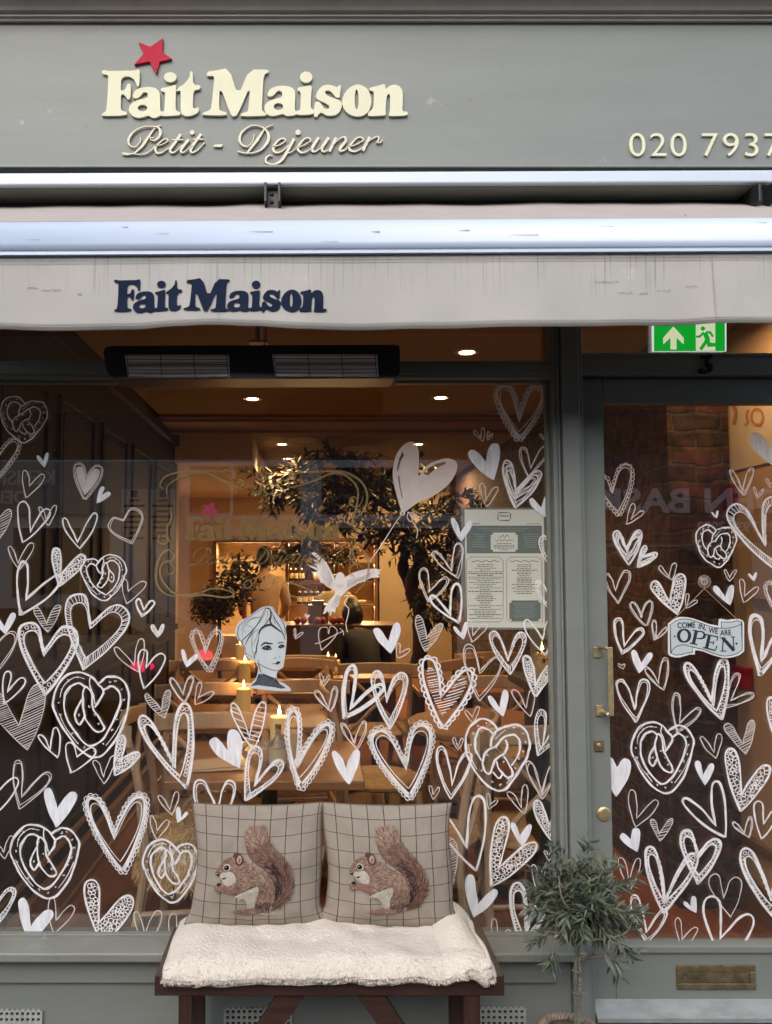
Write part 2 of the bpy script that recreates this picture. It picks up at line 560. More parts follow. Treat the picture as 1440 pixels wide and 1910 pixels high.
# ---- lettering outlines (unit: eighths of a photograph pixel grid, traced once and used on fascia, awning and glass)
def Bo(l):
    return [(x + 1392, y + 240) for x, y in l]
GL = [
 [[(48,350),(60,338),(85,340),(105,348),(215,345),(340,343),(385,328),(388,400),(380,485),(362,485),(350,450),(330,415),(290,395),(250,397),(225,415),(218,440),(216,525),(245,520),(265,500),(275,462),(305,460),(308,520),(300,603),(272,598),(262,575),(240,555),(218,558),(216,640),(218,690),(235,708),(270,712),(270,745),(48,750),(48,730),(80,712),(88,690),(100,560),(105,400),(98,380),(70,378),(50,370)]],
 [[(325,575),(325,560),(345,520),(400,495),(480,488),(530,500),(560,530),(568,570),(570,690),(578,712),(610,705),(612,730),(575,745),(520,768),(490,762),(465,742),(420,760),(370,768),(320,750),(290,710),(290,675),(310,640),(370,605),(440,590),(458,580),(458,550),(445,535),(415,540),(395,570),(360,592),(335,590)], ell(412,678,43,30)],
 [ell(660,402,57,45)],
 [[(575,520),(580,500),(620,495),(690,475),(712,470),(710,540),(706,690),(725,710),(750,712),(750,740),(720,745),(585,752),(575,735),(600,715),(608,690),(614,560),(612,535),(590,530)]],
 [[(712,525),(740,490),(790,460),(835,400),(838,350),(862,350),(865,470),(930,475),(928,510),(868,520),(862,640),(865,680),(890,685),(910,668),(918,700),(900,725),(850,748),(795,752),(760,730),(752,690),(755,540),(745,520),(720,530)]],
 [[(988,390),(988,370),(1000,350),(1060,345),(1185,320),(1268,572),(1368,333),(1540,335),(1537,360),(1497,380),(1487,540),(1480,700),(1502,715),(1522,730),(1517,748),(1290,752),(1292,728),(1350,712),(1360,690),(1376,475),(1265,735),(1225,758),(1200,735),(1103,475),(1096,690),(1120,705),(1165,718),(1162,745),(948,742),(948,722),(1010,700),(1028,680),(1055,410),(1045,390),(1000,392)]],
 [Bo([(140,330),(140,310),(160,270),(210,245),(290,238),(350,250),(385,280),(388,330),(382,460),(395,465),(400,500),(310,512),(280,490),(240,500),(180,512),(130,495),(110,450),(115,410),(150,375),(230,352),(268,340),(272,300),(250,282),(220,290),(200,320),(165,338)]), Bo(ell(237,425,43,32))],
 [Bo(ell(485,162,56,50))],
 [Bo([(408,282),(410,255),(450,250),(538,232),(532,300),(525,440),(555,455),(555,495),(400,502),(392,465),(425,460),(432,440),(438,300),(420,285)])],
 [Bo([(575,350),(570,330),(590,280),(630,240),(680,228),(735,240),(760,255),(780,232),(798,235),(790,300),(788,345),(750,345),(735,320),(700,285),(670,280),(650,290),(665,320),(700,340),(790,370),(808,400),(800,440),(780,480),(740,505),(670,508),(620,475),(600,490),(580,520),(555,512),(552,470),(560,420),(565,385),(600,380),(620,400),(645,440),(675,450),(695,435),(690,415),(650,390),(600,370)])],
 [Bo([(805,395),(815,330),(860,265),(920,230),(970,228),(1030,260),(1065,330),(1070,400),(1055,450),(1035,480),(990,510),(930,515),(870,495),(825,455)]), Bo(ell(937,362,18,90))],
 [Bo([(1050,280),(1055,255),(1130,240),(1192,220),(1195,275),(1230,240),(1275,228),(1320,240),(1350,285),(1350,400),(1345,470),(1395,470),(1392,505),(1230,512),(1225,490),(1235,470),(1238,330),(1225,308),(1205,330),(1195,470),(1200,495),(1190,505),(1040,512),(1040,480),(1080,450),(1090,400),(1092,300),(1080,285)])],
]
def round_loop(lp):
    """cut the corners a little so the letters look sawn by hand"""
    out = []
    N = len(lp)
    for i in range(N):
        a, b, c = lp[i - 1], lp[i], lp[(i + 1) % N]
        for p, t in ((a, 0.22), (c, 0.22)):
            out.append((b[0] + (p[0] - b[0]) * t, b[1] + (p[1] - b[1]) * t))
    return out
def logo(mb, Y, th, x0=180.0, y0=60.0, s=1.0, fn=None, step=0.0004):
    k = 0.20833 * s
    for gi, g in enumerate(GL):
        loops = [[(x0 + x * k, y0 + y * k) for x, y in round_loop(lp)] for lp in g]
        d = step * (gi % 3)
        if fn:
            mb.prism(loops, Y, th, fn=lambda x, y: fn(x, y) - Vector((0, d, 0)))
        else:
            mb.prism(loops, Y - d, th)
    return mb
E3 = [6, 8, 10, 14, 12, 16, 24, 20, 10, 6]
E4 = [6, 8, 10, 12, 12, 20, 22, 14, 9, 7]
SCR3 = [([(460,50),(400,75),(330,170),(260,270),(180,345)], [6,10,22,26,10]), ([(190,345),(100,362),(45,350)], [10,14,20]),
 ([(48,345),(160,355),(260,360),(340,330),(400,270)], [8,8,9,9,8]),
 ([(240,175),(240,220),(200,270),(150,280),(115,240),(120,180),(180,110),(270,65),(360,60),(430,70),(455,120),(440,175),(390,210),(350,200),(350,180),(380,185)], [5,7,8,9,20,24,14,9,10,16,28,22,10,7,7,7]),
 ([(400,270),(470,255),(530,220),(530,200),(490,200),(420,260),(400,300),(420,345),(470,340),(550,290)], E3),
 ([(675,145),(600,250),(560,310),(575,340),(620,330),(690,260)], [28,28,26,20,10,8]), ([(580,203),(700,203)], [10,10]),
 ([(760,200),(690,290),(675,330),(710,335),(800,260)], [26,26,22,10,8]),
 ([(895,140),(800,270),(780,320),(800,340),(860,310),(935,230)], [28,28,24,16,10,7]), ([(805,198),(920,198)], [10,10])]
SCR4 = [([(380,38),(310,70),(240,170),(150,285)], [6,10,24,14]),
 ([(65,272),(110,285),(190,288),(270,260),(330,190),(340,130),(310,75),(240,42),(170,50),(100,105),(80,170),(110,220),(160,225),(200,180),(210,120)], [12,10,9,14,24,24,14,9,10,16,22,14,8,7,5]),
 ([(375,235),(440,215),(490,180),(480,160),(440,165),(390,220),(385,265),(420,285),(470,265),(520,220)], E4),
 ([(570,160),(510,270),(450,360),(380,390),(320,370),(320,330),(350,310),(375,315)], [24,24,22,12,18,16,10,8]), ([(510,290),(560,270),(610,220)], [7,7,7]),
 ([(600,240),(660,215),(715,180),(705,155),(665,160),(615,215),(605,260),(640,285),(690,270),(730,240)], E4),
 ([(790,150),(735,235),(735,270),(770,270),(830,220)], [24,24,20,10,8]), ([(880,150),(820,240),(830,275),(870,265)], [24,24,16,8]),
 ([(945,150),(885,275)], [24,24]), ([(900,230),(970,165),(1020,145),(1030,180),(985,240),(985,270),(1030,255),(1060,220)], [6,8,14,22,24,18,9,7]),
 ([(1060,235),(1130,210),(1185,175),(1175,150),(1130,155),(1075,215),(1065,255),(1105,275),(1150,262),(1195,230)], E4),
 ([(1245,145),(1185,268)], [24,24]), ([(1200,220),(1260,165),(1320,140),(1325,170),(1310,190),(1340,195),(1362,170)], [6,8,10,14,10,8,8])]
def script(mb, Y, th, tx=lambda x, y: (x, y), s=1.0, step=0.0005):
    i = 0
    for (ox, k, strokes, dots) in ((220, 0.17361, SCR3, [(797, 125, 24)]), (430, 0.20833, SCR4, [(604, 104, 23)])):
        for pts, ws in strokes:
            q = crom([(x, y, w_) for (x, y), w_ in zip(pts, ws)], 5)
            mb.ribbon([tx(ox + p[0] * k, 225 + p[1] * k) for p in q], [max(1.5, p[2] * k * s) for p in q], Y - step * (i % 4), th)
            i += 1
        for (cx, cy, r) in dots:
            mb.prism([[tx(ox + x * k, 225 + y * k) for x, y in ell(cx, cy, r, r)]], Y, th)
    mb.prism([[tx(220 + x * 0.17361, 225 + y * 0.17361) for x, y in [(1025,280),(1040,255),(1128,255),(1112,282)]]], Y, th)
    return mb
STAR = [(595,52),(590,180),(675,238),(565,262),(535,372),(475,262),(338,288),(425,190),(376,88),(482,130)]
RED = mat("red_felt", (0.42, 0.008, 0.035), 0.8, bump=0.3, bscale=300)
logo(MB(), FACE - 0.0085, 0.0075).build("raised_lettering", CREAM, shop)
script(MB(), FACE - 0.0075, 0.0055).build("script_lettering", CREAM2, shop)
MB().prism([[(180 + x * 0.20833, 60 + y * 0.20833) for x, y in STAR]], FACE - 0.009, 0.0085).build("star", RED, shop)

def text(body, size_px, px, py, Y, th, mt, name, parent, align='LEFT', flip=False, sx=1.0, shear=0.0, rot=0.0, depth=None, bold=0.0):
    """built-in sans lettering at pixel px, py (baseline) standing on the plane at depth Y"""
    cu = bpy.data.curves.new(name, 'FONT')
    cu.body = body
    cu.align_x = align
    cu.size = size_px * mpp(Y)
    cu.extrude = th / 2
    cu.offset = bold
    cu.shear = shear
    tmp = bpy.data.objects.new(name, cu)
    COL.objects.link(tmp)
    me = bpy.data.meshes.new_from_object(tmp)
    bpy.data.objects.remove(tmp)
    p = at(px, py, Y)
    vs = []
    for v in me.vertices:
        x, y, z = v.co
        x *= sx
        x, y = x * cos(rot) - y * sin(rot), x * sin(rot) + y * cos(rot)
        vs.append(p + (Vector((-x, z, y)) if flip else Vector((x, -z + th / 2, y))))
    fs = [tuple(f.vertices) for f in me.polygons]
    bpy.data.meshes.remove(me)
    mb = MB()
    mb.add(vs, fs)
    if name is None:
        return mb
    return mb.build(name, mt, parent)
for ch, px_n in (("0", 1172), ("2", 1211), ("0", 1249), ("7", 1307), ("9", 1347), ("3", 1386), ("7", 1424)):
    text(ch, 67, px_n, 291, FACE - 0.007, 0.0065, CREAM, "phone_digit", shop, sx=1.08, bold=-0.0009)

# ---- window and door framing
FR = 2.37                                     # front of the flat frame members
PILY = 2.345
DOORF = 2.395                                 # front of the door leaf
def rect(mb, x0, x1, y0, y1, Y, back):
    """pixel rectangle seen on the plane Y, given depth back"""
    a, b = at(x0, y1, Y), at(x1, y0, Y)
    return mb.box(xx(x0, Y), xx(x1, Y), Y, back, zz(y1, Y), zz(y0, Y))
xm0, xm1 = xx(1033, FR), xx(1050, FR)
xp1 = xx(1097, PILY)                          # right side of the post
zt0, zt1 = zz(705, FR), zz(673, FR)           # window transom
zs = zz(1757, FR)                             # window sill top
ztop = zz(330, FR)
m = MB()
m.box(xm0 + 0.005, xm1, FR, 2.47, zs, ztop)
m.box(xm0 + 0.018, xm1 - 0.002, FR - 0.010, FR + 0.01, zs, ztop)
m.box(xm1, xp1 - 0.014, PILY, 2.50, 0, ztop)
m.box(xp1 - 0.014, xp1, PILY + 0.012, 2.50, 0, ztop)
bevel(m.build("post", SAGE, shop), 0.004)
m = MB()
m.box(XL, xm0 + 0.005, FR, 2.47, zt0, zt1)
m.box(XL, xm0 + 0.005, FR - 0.008, FR + 0.01, zt0 + 0.010, zt1 - 0.014)
bevel(m.build("window_transom", SAGE, shop), 0.003)
zd0, zd1 = zz(700, FR), zz(659, FR)
m = MB()
m.box(xp1, XR, FR - 0.003, 2.50, zd0, zd1)
m.box(xp1, XR, FR - 0.010, FR + 0.01, zd1 - 0.010, zd1 - 0.001)
bevel(m.build("door_transom", SAGE, shop), 0.003)
m = MB().box(XL, XR, 2.405, 2.50, zz(470, 2.405), fz0 + 0.01)
m.build("head_panel", SAGE, shop)
# sill and stall riser
m = MB()
m.box(XL, xm1 + 0.03, 2.30, 2.47, zz(1797, 2.30), zs)
o = bevel(m.build("window_sill", SAGE2, shop), 0.006, 3)
m = MB()
m.box(XL, xm1, 2.36, 2.47, 0, zz(1797, 2.30))
m.box(XL, xm1 - 0.05, 2.345, 2.36, zz(1835, 2.345), zz(1797, 2.30) - 0.002)
bevel(m.build("stall_riser", SAGE, shop), 0.004)
MB().box(-9, 9, 2.62, 9.9, 8.8, 9.0).box(-9, 9, 9.7, 9.9, 0, 8.8).box(-2.9, -2.7, 2.62, 9.7, 0, 8.8).box(3.3, 3.5, 2.62, 9.7, 0, 8.8).build("unseen_light_shell", mat("shell_render", (0.3, 0.27, 0.24), 0.9), shop)  # unseen shell, added to keep sun and sky out of the room
# posts at the far ends of the front, just outside the picture
m = MB()
m.box(-1.34, -1.12, FR - 0.002, 2.465, zs + 0.001, ztop)
m.box(XL, -1.34, PILY + 0.001, 2.50, 0.0, ztop - 0.001)
bevel(m.build("post", SAGE, shop), 0.004)
m = MB().box(1.72, XR, PILY + 0.001, 2.505, 0.0, ztop - 0.001)
bevel(m.build("post", SAGE, shop), 0.004)
# window > glass, painted drawings
win = MB().box(XL, xm0 + 0.008, GLASS_Y, GLASS_Y + 0.006, zs - 0.01, ztop - 0.1).build("window_glass", GLASS, shop)
# glazing beads round the pane
m = MB()
m.box(xm0 - 0.006, xm0 + 0.005, 2.405, 2.429, zs, zt0)
m.box(XL, xm0 - 0.006, 2.405, 2.429, zt0 - 0.008, zt0)
m.box(XL, xm0 - 0.006, 2.405, 2.429, zs - 0.002, zs + 0.006)
bevel(m.build("glazing_bead", SAGE2, shop), 0.002)
MB().box(xp1, XR, GLASS_Y, GLASS_Y + 0.006, zd1 - 0.02, ztop - 0.1).build("fanlight_glass", GLASS, shop)

# door leaf
DG = 2.425
xd0 = xp1 + 0.003
xg0 = xx(1132, DOORF)
zg0, zg1 = zz(1762, DOORF), zz(752, DOORF)
zb0 = zz(1905, DOORF)
m = MB()
m.box(xd0, xg0, DOORF, 2.44, zb0, zd0 - 0.003)
m.box(xg0, XR, DOORF, 2.44, zg1, zd0 - 0.003)
m.box(xg0, XR, DOORF, 2.44, zb0, zg0)
m.box(1.60, 1.719, DOORF - 0.001, 2.439, zg0, zg1)
m.box(xg0 - 0.002, XR, DOORF - 0.010, DOORF + 0.002, zg0 - 0.022, zg0 + 0.001)
door = bevel(m.build("door", SAGE, shop), 0.004)
MB().box(xg0 - 0.004, XR, DG, DG + 0.006, zg0 - 0.01, zg1 + 0.01).build("glass_pane", GLASS, door)
m = MB()
wz0, wz1 = zz(1897, 2.36), zz(1868, 2.38)
m.add([Vector(p) for p in ((xd0, 2.394, wz1), (XR, 2.394, wz1), (XR, 2.352, wz0), (xd0, 2.352, wz0), (XR, 2.352, wz0 - 0.012), (xd0, 2.352, wz0 - 0.012), (XR, 2.394, wz0 - 0.012), (xd0, 2.394, wz0 - 0.012))],
      [(0, 1, 2, 3), (3, 2, 4, 5), (5, 4, 6, 7), (0, 3, 5, 7), (1, 6, 4, 2)])
m.build("weather_bar", mat("worn_paint", (0.22, 0.24, 0.235), 0.4, var=0.25, scale=30, stretch=(0.4, 1, 1)), door)
MB().box(xd0 - 0.002, XR, 2.33, 2.50, 0.0, zz(1905, DOORF) - 0.004).build("threshold", mat("step_stone", (0.30, 0.29, 0.26), 0.8, var=0.2, scale=12), shop)
# door hardware
m = MB()
hx = xx(1128, 2.34)
for (py0, py1) in ((1205, 1226), (1315, 1337)):
    pass
m.box(xx(1107, DOORF, 1216), xx(1121, DOORF, 1216), DOORF - 0.006, DOORF - 0.0005, zz(1226, DOORF), zz(1207, DOORF))
m.box(xx(1111, DOORF, 1325), xx(1125, DOORF, 1325), DOORF - 0.006, DOORF - 0.0005, zz(1335, DOORF), zz(1315, DOORF))
ht, hb = zz(1209, 2.345), zz(1333, 2.345)
hx = xx(1138, 2.345, 1270)
m.tube([(xx(1114, DOORF), DOORF - 0.004, ht), (xx(1122, 2.36), 2.355, ht), (hx - 0.010, 2.345, ht), (hx, 2.345, ht - 0.006)], 0.006, 8)
m.tube([(xx(1118, DOORF), DOORF - 0.004, hb), (xx(1124, 2.36), 2.355, hb), (hx - 0.010, 2.345, hb), (hx, 2.345, hb + 0.006)], 0.006, 8)
m.box(hx - 0.008, hx + 0.008, 2.339, 2.351, hb - 0.003, ht + 0.003)
bevel(m.build("door_handle", BRASS, door), 0.002)
m = MB()
m.box(xx(1108, DOORF, 1390), xx(1125, DOORF, 1390), DOORF - 0.006, DOORF - 0.0005, zz(1401, DOORF), zz(1380, DOORF))
bevel(m.build("keyhole_plate", BRASSD, door), 0.0015)
p = at(1117, 1390, DOORF - 0.007)
MB().lathe(p, [(0.0065, 0), (0.0065, 0.004), (0.004, 0.005)], 16, Vector((0, -1, 0))).box(p.x - 0.001, p.x + 0.001, p.y - 0.0062, p.y - 0.004, p.z - 0.004, p.z + 0.004).build("keyhole", BRASS, door)
p = at(1126, 1518, DOORF - 0.0005)
m = MB().lathe(p, [(0.0215, 0), (0.021, 0.004), (0.017, 0.006), (0.015, 0.0055), (0.0145, 0.008), (0.006, 0.009), (0.001, 0.009)], 28, Vector((0, -1, 0)))
m.box(p.x - 0.0012, p.x + 0.0012, p.y - 0.0112, p.y - 0.0085, p.z - 0.007, p.z + 0.003)
m.build("cylinder_lock", BRASS, door, smooth=False)
m = MB()
lx0, lx1, lz0, lz1 = xx(1261, DOORF, 1820), xx(1408, DOORF, 1820), zz(1844, DOORF), zz(1799, DOORF)
b_ = 0.018
Yl = DOORF - 0.007
m.box(lx0, lx1, Yl, DOORF - 0.0005, lz1 - b_, lz1).box(lx0, lx1, Yl, DOORF - 0.0005, lz0, lz0 + b_)
m.box(lx0, lx0 + b_, Yl, DOORF - 0.0005, lz0 + b_, lz1 - b_).box(lx1 - b_, lx1, Yl, DOORF - 0.0005, lz0 + b_, lz1 - b_)
bevel(m.build("letter_plate", BRASSD, door), 0.002)
bevel(MB().box(lx0 + b_ + 0.001, lx1 - b_ - 0.001, DOORF - 0.0045, DOORF - 0.0006, lz0 + b_ + 0.001, lz1 - b_ - 0.001).build("letter_flap", BRASSD, door), 0.001)
# door number
m = MB()
q = crom([(1309,664),(1318,665),(1327,664),(1319,675),(1326,681),(1327,688),(1320,693),(1311,692),(1307,687)], 5)
m.ribbon(q, [4.2 + 1.4 * (i / len(q) > 0.45) for i in range(len(q))], FR - 0.014, 0.012)
m.build("door_number", mat("black_paint", (0.012, 0.012, 0.011), 0.5, spec=0.2), shop)
# air bricks in the riser
AIRM = mat("air_brick_paint", (0.30, 0.31, 0.29), 0.7, var=0.15, scale=30)
def air_brick(px0, px1, py0, py1, nx, nz):
    Y = 2.3585
    x0, x1, z0, z1 = xx(px0, Y, 1890), xx(px1, Y, 1890), zz(py1, Y), zz(py0, Y)
    m = MB()
    cw, ch = (x1 - x0) / nx, (z1 - z0) / nz
    for i in range(nx + 1):
        hw = cw * 0.22
        m.box(x0 + i * cw - hw, x0 + i * cw + hw, Y - 0.006, Y, z0, z1)
    for j in range(nz + 1):
        for i in range(nx):
            m.box(x0 + i * cw + cw * 0.22, x0 + (i + 1) * cw - cw * 0.22, Y - 0.0055, Y, z0 + j * ch - ch * 0.22, z0 + j * ch + ch * 0.22)
    g = m.build("air_brick", AIRM, shop)
    MB().box(x0, x1, Y, Y + 0.001, z0, z1).build("hole_backing", DARK, g)  # dark sheet painted in for the shade inside the holes
air_brick(-40, 78, 1884, 1960, 12, 7)
air_brick(420, 543, 1880, 1956, 12, 7)
air_brick(854, 978, 1880, 1956, 12, 7)

# ------------------------------------------------------------------ drawings in white paint on the panes
def bez(p0, p1, p2, p3, n):
    out = []
    for i in range(n):
        t = i / n
        a, b, c, d = (1 - t) ** 3, 3 * t * (1 - t) ** 2, 3 * t * t * (1 - t), t ** 3
        out.append((a * p0[0] + b * p1[0] + c * p2[0] + d * p3[0], a * p0[1] + b * p1[1] + c * p2[1] + d * p3[1]))
    return out
def lobe(L, N, T, k, sgn):
    """outline of one lobe from tip T round the top L to the notch N"""
    M = ((N[0] + T[0]) / 2, (N[1] + T[1]) / 2)
    ux, uy = L[0] - M[0], L[1] - M[1]
    l = math.hypot(ux, uy) or 1
    ux, uy = ux / l, uy / l
    px, py = -uy * sgn, ux * sgn            # towards the inner side
    d1 = math.hypot(L[0] - T[0], L[1] - T[1])
    kk = k * d1
    A = (L[0] - px * kk, L[1] - py * kk)
    B = (L[0] + px * kk, L[1] + py * kk)
    oT = (T[0] + 0.38 * (L[0] - T[0]) - px * d1 * 0.12, T[1] + 0.38 * (L[1] - T[1]) - py * d1 * 0.12)
    oN = (N[0] + 0.42 * (L[0] - N[0]) + px * d1 * 0.05, N[1] + 0.42 * (L[1] - N[1]) + py * d1 * 0.05)
    return bez(T, oT, A, L, 12) + bez(L, B, oN, N, 12)
def heart_outline(N, T, L, R, k=0.17):
    a = lobe(L, N, T, k, 1)
    b = lobe(R, N, T, k, -1)
    return a, b[::-1]                        # a: T..L..(N), b: ..N side .. R .. T reversed
def loop_of(N, T, L, R, k):
    a = lobe(L, N, T, k, 1)                  # T -> L -> N
    b = lobe(R, N, T, k, -1)                 # T -> R -> N
    return a + [N] + b[::-1]                 # closed; last point is T again
def resample(pts, step, closed=True):
    out, acc = [pts[0]], 0.0
    q = pts + ([pts[0]] if closed else [])
    for a, b in zip(q, q[1:]):
        L = math.hypot(b[0] - a[0], b[1] - a[1])
        while acc + L >= step and L > 1e-9:
            t = (step - acc) / L
            a = (a[0] + (b[0] - a[0]) * t, a[1] + (b[1] - a[1]) * t)
            out.append(a)
            L = math.hypot(b[0] - a[0], b[1] - a[1])
            acc = 0.0
        acc += L
    return out
def inside(p, poly):
    c = False
    x, y = p
    j = len(poly) - 1
    for i in range(len(poly)):
        xi, yi = poly[i]
        xj, yj = poly[j]
        if (yi > y) != (yj > y) and x < (xj - xi) * (y - yi) / (yj - yi) + xi:
            c = not c
        j = i
    return c
def shrink(hp, f):
    """the same heart drawn a little inside itself"""
    N, T, L, R = hp
    c = ((L[0] + R[0] + T[0] + N[0]) / 4, (L[1] + R[1] + T[1] + N[1]) / 4)
    d = (N[0] - T[0], N[1] - T[1])
    dl = math.hypot(*d) or 1
    sc = math.hypot(L[0] - T[0], L[1] - T[1])
    o = sc * f
    def mv(p, q, a):
        l = math.hypot(q[0] - p[0], q[1] - p[1]) or 1
        return (p[0] + (q[0] - p[0]) / l * a, p[1] + (q[1] - p[1]) / l * a)
    return (mv(N, T, o * 0.55), mv(T, N, o * 1.35), mv(L, ((N[0] + T[0]) / 2, (N[1] + T[1]) / 2), o), mv(R, ((N[0] + T[0]) / 2, (N[1] + T[1]) / 2), o))
LAYER = [0]
class Paint(MB):
    def __init__(s, Y):
        MB.__init__(s)
        LAYER[0] += 1
        s.Y0, s.n = Y - 0.0012 - 0.0011 * (LAYER[0] % 6), 0
    def yy(s):
        s.n += 1
        return s.Y0 - 0.0001 * (s.n % 9)
    def line(s, pts, wd, closed=False):
        return s.ribbon(pts, wd, s.yy(), 0, closed)
    def fill(s, loops):
        return s.prism(loops, s.yy(), 0)
def wob(pts, a, rs):
    """hand tremor along a stroke"""
    p1, p2 = rs.random() * 6, rs.random() * 6
    return [(x + a * (sin(i * 0.45 + p1) + 0.5 * sin(i * 1.13 + p2)), y + a * (cos(i * 0.52 + p2) + 0.5 * sin(i * 0.97 + p1))) for i, (x, y) in enumerate(pts)]
def stroke_w(n, w_, rs):
    p = rs.random() * 6
    return [w_ * (1 + 0.16 * sin(i * 0.5 + p) + 0.10 * sin(i * 1.7 + p)) for i in range(n)]
def scallops(pb, lp, r, w_, rs, out=True):
    q = resample(lp, r * 1.75)
    cx = sum(p[0] for p in lp) / len(lp)
    n = len(q)
    area = sum(a[0] * b[1] - b[0] * a[1] for a, b in zip(lp, lp[1:] + lp[:1]))
    sg = 1 if area > 0 else -1
    for i in range(n):
        a, b = q[i], q[(i + 1) % n]
        dx, dy = b[0] - a[0], b[1] - a[1]
        l = math.hypot(dx, dy)
        if l > r * 4 or l < r * 0.5:
            continue
        nx, ny = dy / l * sg, -dx / l * sg
        h = r * rs.uniform(0.95, 1.25)
        arc = [(a[0] + dx * (0.5 - 0.56 * cos(t)) + nx * h * sin(t), a[1] + dy * (0.5 - 0.56 * cos(t)) + ny * h * sin(t)) for t in [pi * k / 7 for k in range(8)]]
        pb.line(arc, w_)
def heart(parent, Y, h):
    N, T, L, R = (h[0], h[1]), (h[2], h[3]), (h[4], h[5]), (h[6], h[7])
    st = h[8]
    k = h[9] if len(h) > 9 else 0.17
    rs = random.Random(int(h[0] * 31 + h[1] * 17 + h[4]))
    hp = (N, T, L, R)
    size = math.hypot(L[0] - T[0], L[1] - T[1]) + math.hypot(R[0] - T[0], R[1] - T[1])
    pb = Paint(Y)
    lp = wob(loop_of(N, T, L, R, k), min(0.5, size * 0.003), rs)
    thin = 1.9 if size > 60 else 1.6
    mt, name = THINP, "painted_heart"
    def outline(w_, f=0.0, tremor=0.4):
        q = loop_of(*shrink(hp, f), k) if f else lp
        q = wob(q, tremor, rs)
        pb.line(q, stroke_w(len(q), w_, rs), True)
        return q
    def in_leaf(p):
        return inside(p, lp)
    if st == 'o':
        outline(thin)
    elif st == 'm':
        outline(2.8); mt = PAINT
    elif st == 'O':
        outline(4.2); mt = PAINT
    elif st == 'W':
        outline(6.0); outline(1.8, 0.07); mt = PAINT
    elif st == 'd':
        outline(thin); outline(1.5, 0.055, 0.8)
    elif st == 'D':
        outline(3.0); outline(1.6, 0.06, 0.8); mt = PAINT
    elif st == 'f':
        q = [p for i, p in enumerate(lp)]
        pb.fill([q]); mt = PAINTF
        if size > 110:
            outline(2.2, -0.0)
    elif st == 's':                          # loose strokes one inside the other
        outline(3.2)
        for f in (0.045, 0.085, 0.13, 0.17, 0.21):
            outline(rs.uniform(1.2, 2.2), f, 1.3)
        mt = PAINT
    elif st == 'F':
        q = loop_of(*shrink(hp, 0.07), k)
        pb.fill([q]); scallops(pb, lp, 3.0, 1.3, rs)
        outline(1.4)
    elif st in 'hHx':                         # hatched
        outline(1.7 if st == 'h' else 2.6)
        a = rs.uniform(-0.5, -0.15) + (0.5 if st == 'x' else 0)
        gap = 4.6 if st == 'h' else 5.0
        if st == 'H':
            outline(4.5)
            scallops(pb, lp, 7.0, 2.6, rs)
            gap = 5.2
        if st == 'x':
            gap = 10.0
        hq = lp if st != 'H' else loop_of(*shrink(hp, 0.12), k)
        xs = [p[0] for p in hq]; ys = [p[1] for p in hq]
        y = min(ys) - 80
        while y < max(ys) + 80:
            run = []
            for i in range(90):
                t = i / 89
                x = min(xs) + (max(xs) - min(xs)) * t
                p = (x, y + a * (x - min(xs)) + 2.5 * sin(t * 3))
                if inside(p, hq):
                    run.append(p)
                else:
                    if len(run) > 2:
                        pb.line(run[::3] + [run[-1]], rs.uniform(1.1, 1.9))
                    run = []
            if len(run) > 2:
                pb.line(run[::3] + [run[-1]], 1.4)
            y += gap * rs.uniform(0.75, 1.25)
        mt = PAINT if st != 'h' else THINP
    elif st == 'c':                           # filled with little rings
        outline(2.0 if size < 110 else 3.6)
        mt = PAINT
        xs = [p[0] for p in lp]; ys = [p[1] for p in lp]
        r0 = max(1.7, min(4.3, size * 0.022))
        got = []
        for _ in range(1500):
            p = (rs.uniform(min(xs), max(xs)), rs.uniform(min(ys), max(ys)))
            r = r0 * rs.uniform(0.75, 1.2)
            if all(inside((p[0] + r * 1.15 * cos(a), p[1] + r * 1.15 * sin(a)), lp) for a in (0, 1.05, 2.1, 3.15, 4.2, 5.25)) and all((p[0] - g[0]) ** 2 + (p[1] - g[1]) ** 2 > (0.66 * (r + g[2])) ** 2 for g in got):
                got.append((p[0], p[1], r))
        for (x, y, r) in got:
            pb.line(ell(x, y, r * rs.uniform(.85, 1.2), r * rs.uniform(0.75, 1.15), 9, rs.random() * 3), rs.uniform(1.1, 1.7), True)
    elif st in 'bB':                          # a band between two outlines, with dashes (b) or beads (B)
        f = 0.115 if size > 150 else 0.10
        big = size > 170
        outline((4.6 if st == 'B' else 3.4) if big else 2.2)
        inner = outline((3.0 if st == 'B' else 2.0) if big else 1.6, f)
        mt = PAINT
        a, b = loop_of(N, T, L, R, k), loop_of(*shrink(hp, f), k)
        step = 1 if st == 'b' else 1
        n = len(a)
        qa = []
        for i in range(n):
            j = (i + 1) % n
            la = math.hypot(a[j][0] - a[i][0], a[j][1] - a[i][1])
            parts = max(1, int(la / (4.2 if st == 'b' else 6.5)))
            for s_ in range(parts):
                t = s_ / parts
                pa = (a[i][0] + (a[j][0] - a[i][0]) * t, a[i][1] + (a[j][1] - a[i][1]) * t)
                pb_ = (b[i][0] + (b[j][0] - b[i][0]) * t, b[i][1] + (b[j][1] - b[i][1]) * t)
                if st == 'b':
                    qa.append((pa, pb_))
                else:
                    c = ((pa[0] + pb_[0]) / 2, (pa[1] + pb_[1]) / 2)
                    r = max(1.4, min(3.4, math.hypot(pa[0] - pb_[0], pa[1] - pb_[1]) * 0.30))
                    qa.append((c, r))
        last = None
        for u in qa:
            if st == 'b':
                pa, pc = u
                o_ = rs.uniform(-1.2, 1.2)
                pb.line([pa, (pc[0] + o_ + 1.5, pc[1] + o_ - 1.5)], rs.uniform(1.0, 1.7))
            else:
                if last and math.hypot(last[0] - u[0][0], last[1] - u[0][1]) < u[1] * 2.1:
                    continue
                last = u[0]
                pb.line(ell(u[0][0], u[0][1], u[1], u[1], 8), 1.4, True)
    elif st in 'lL':                          # lace edge
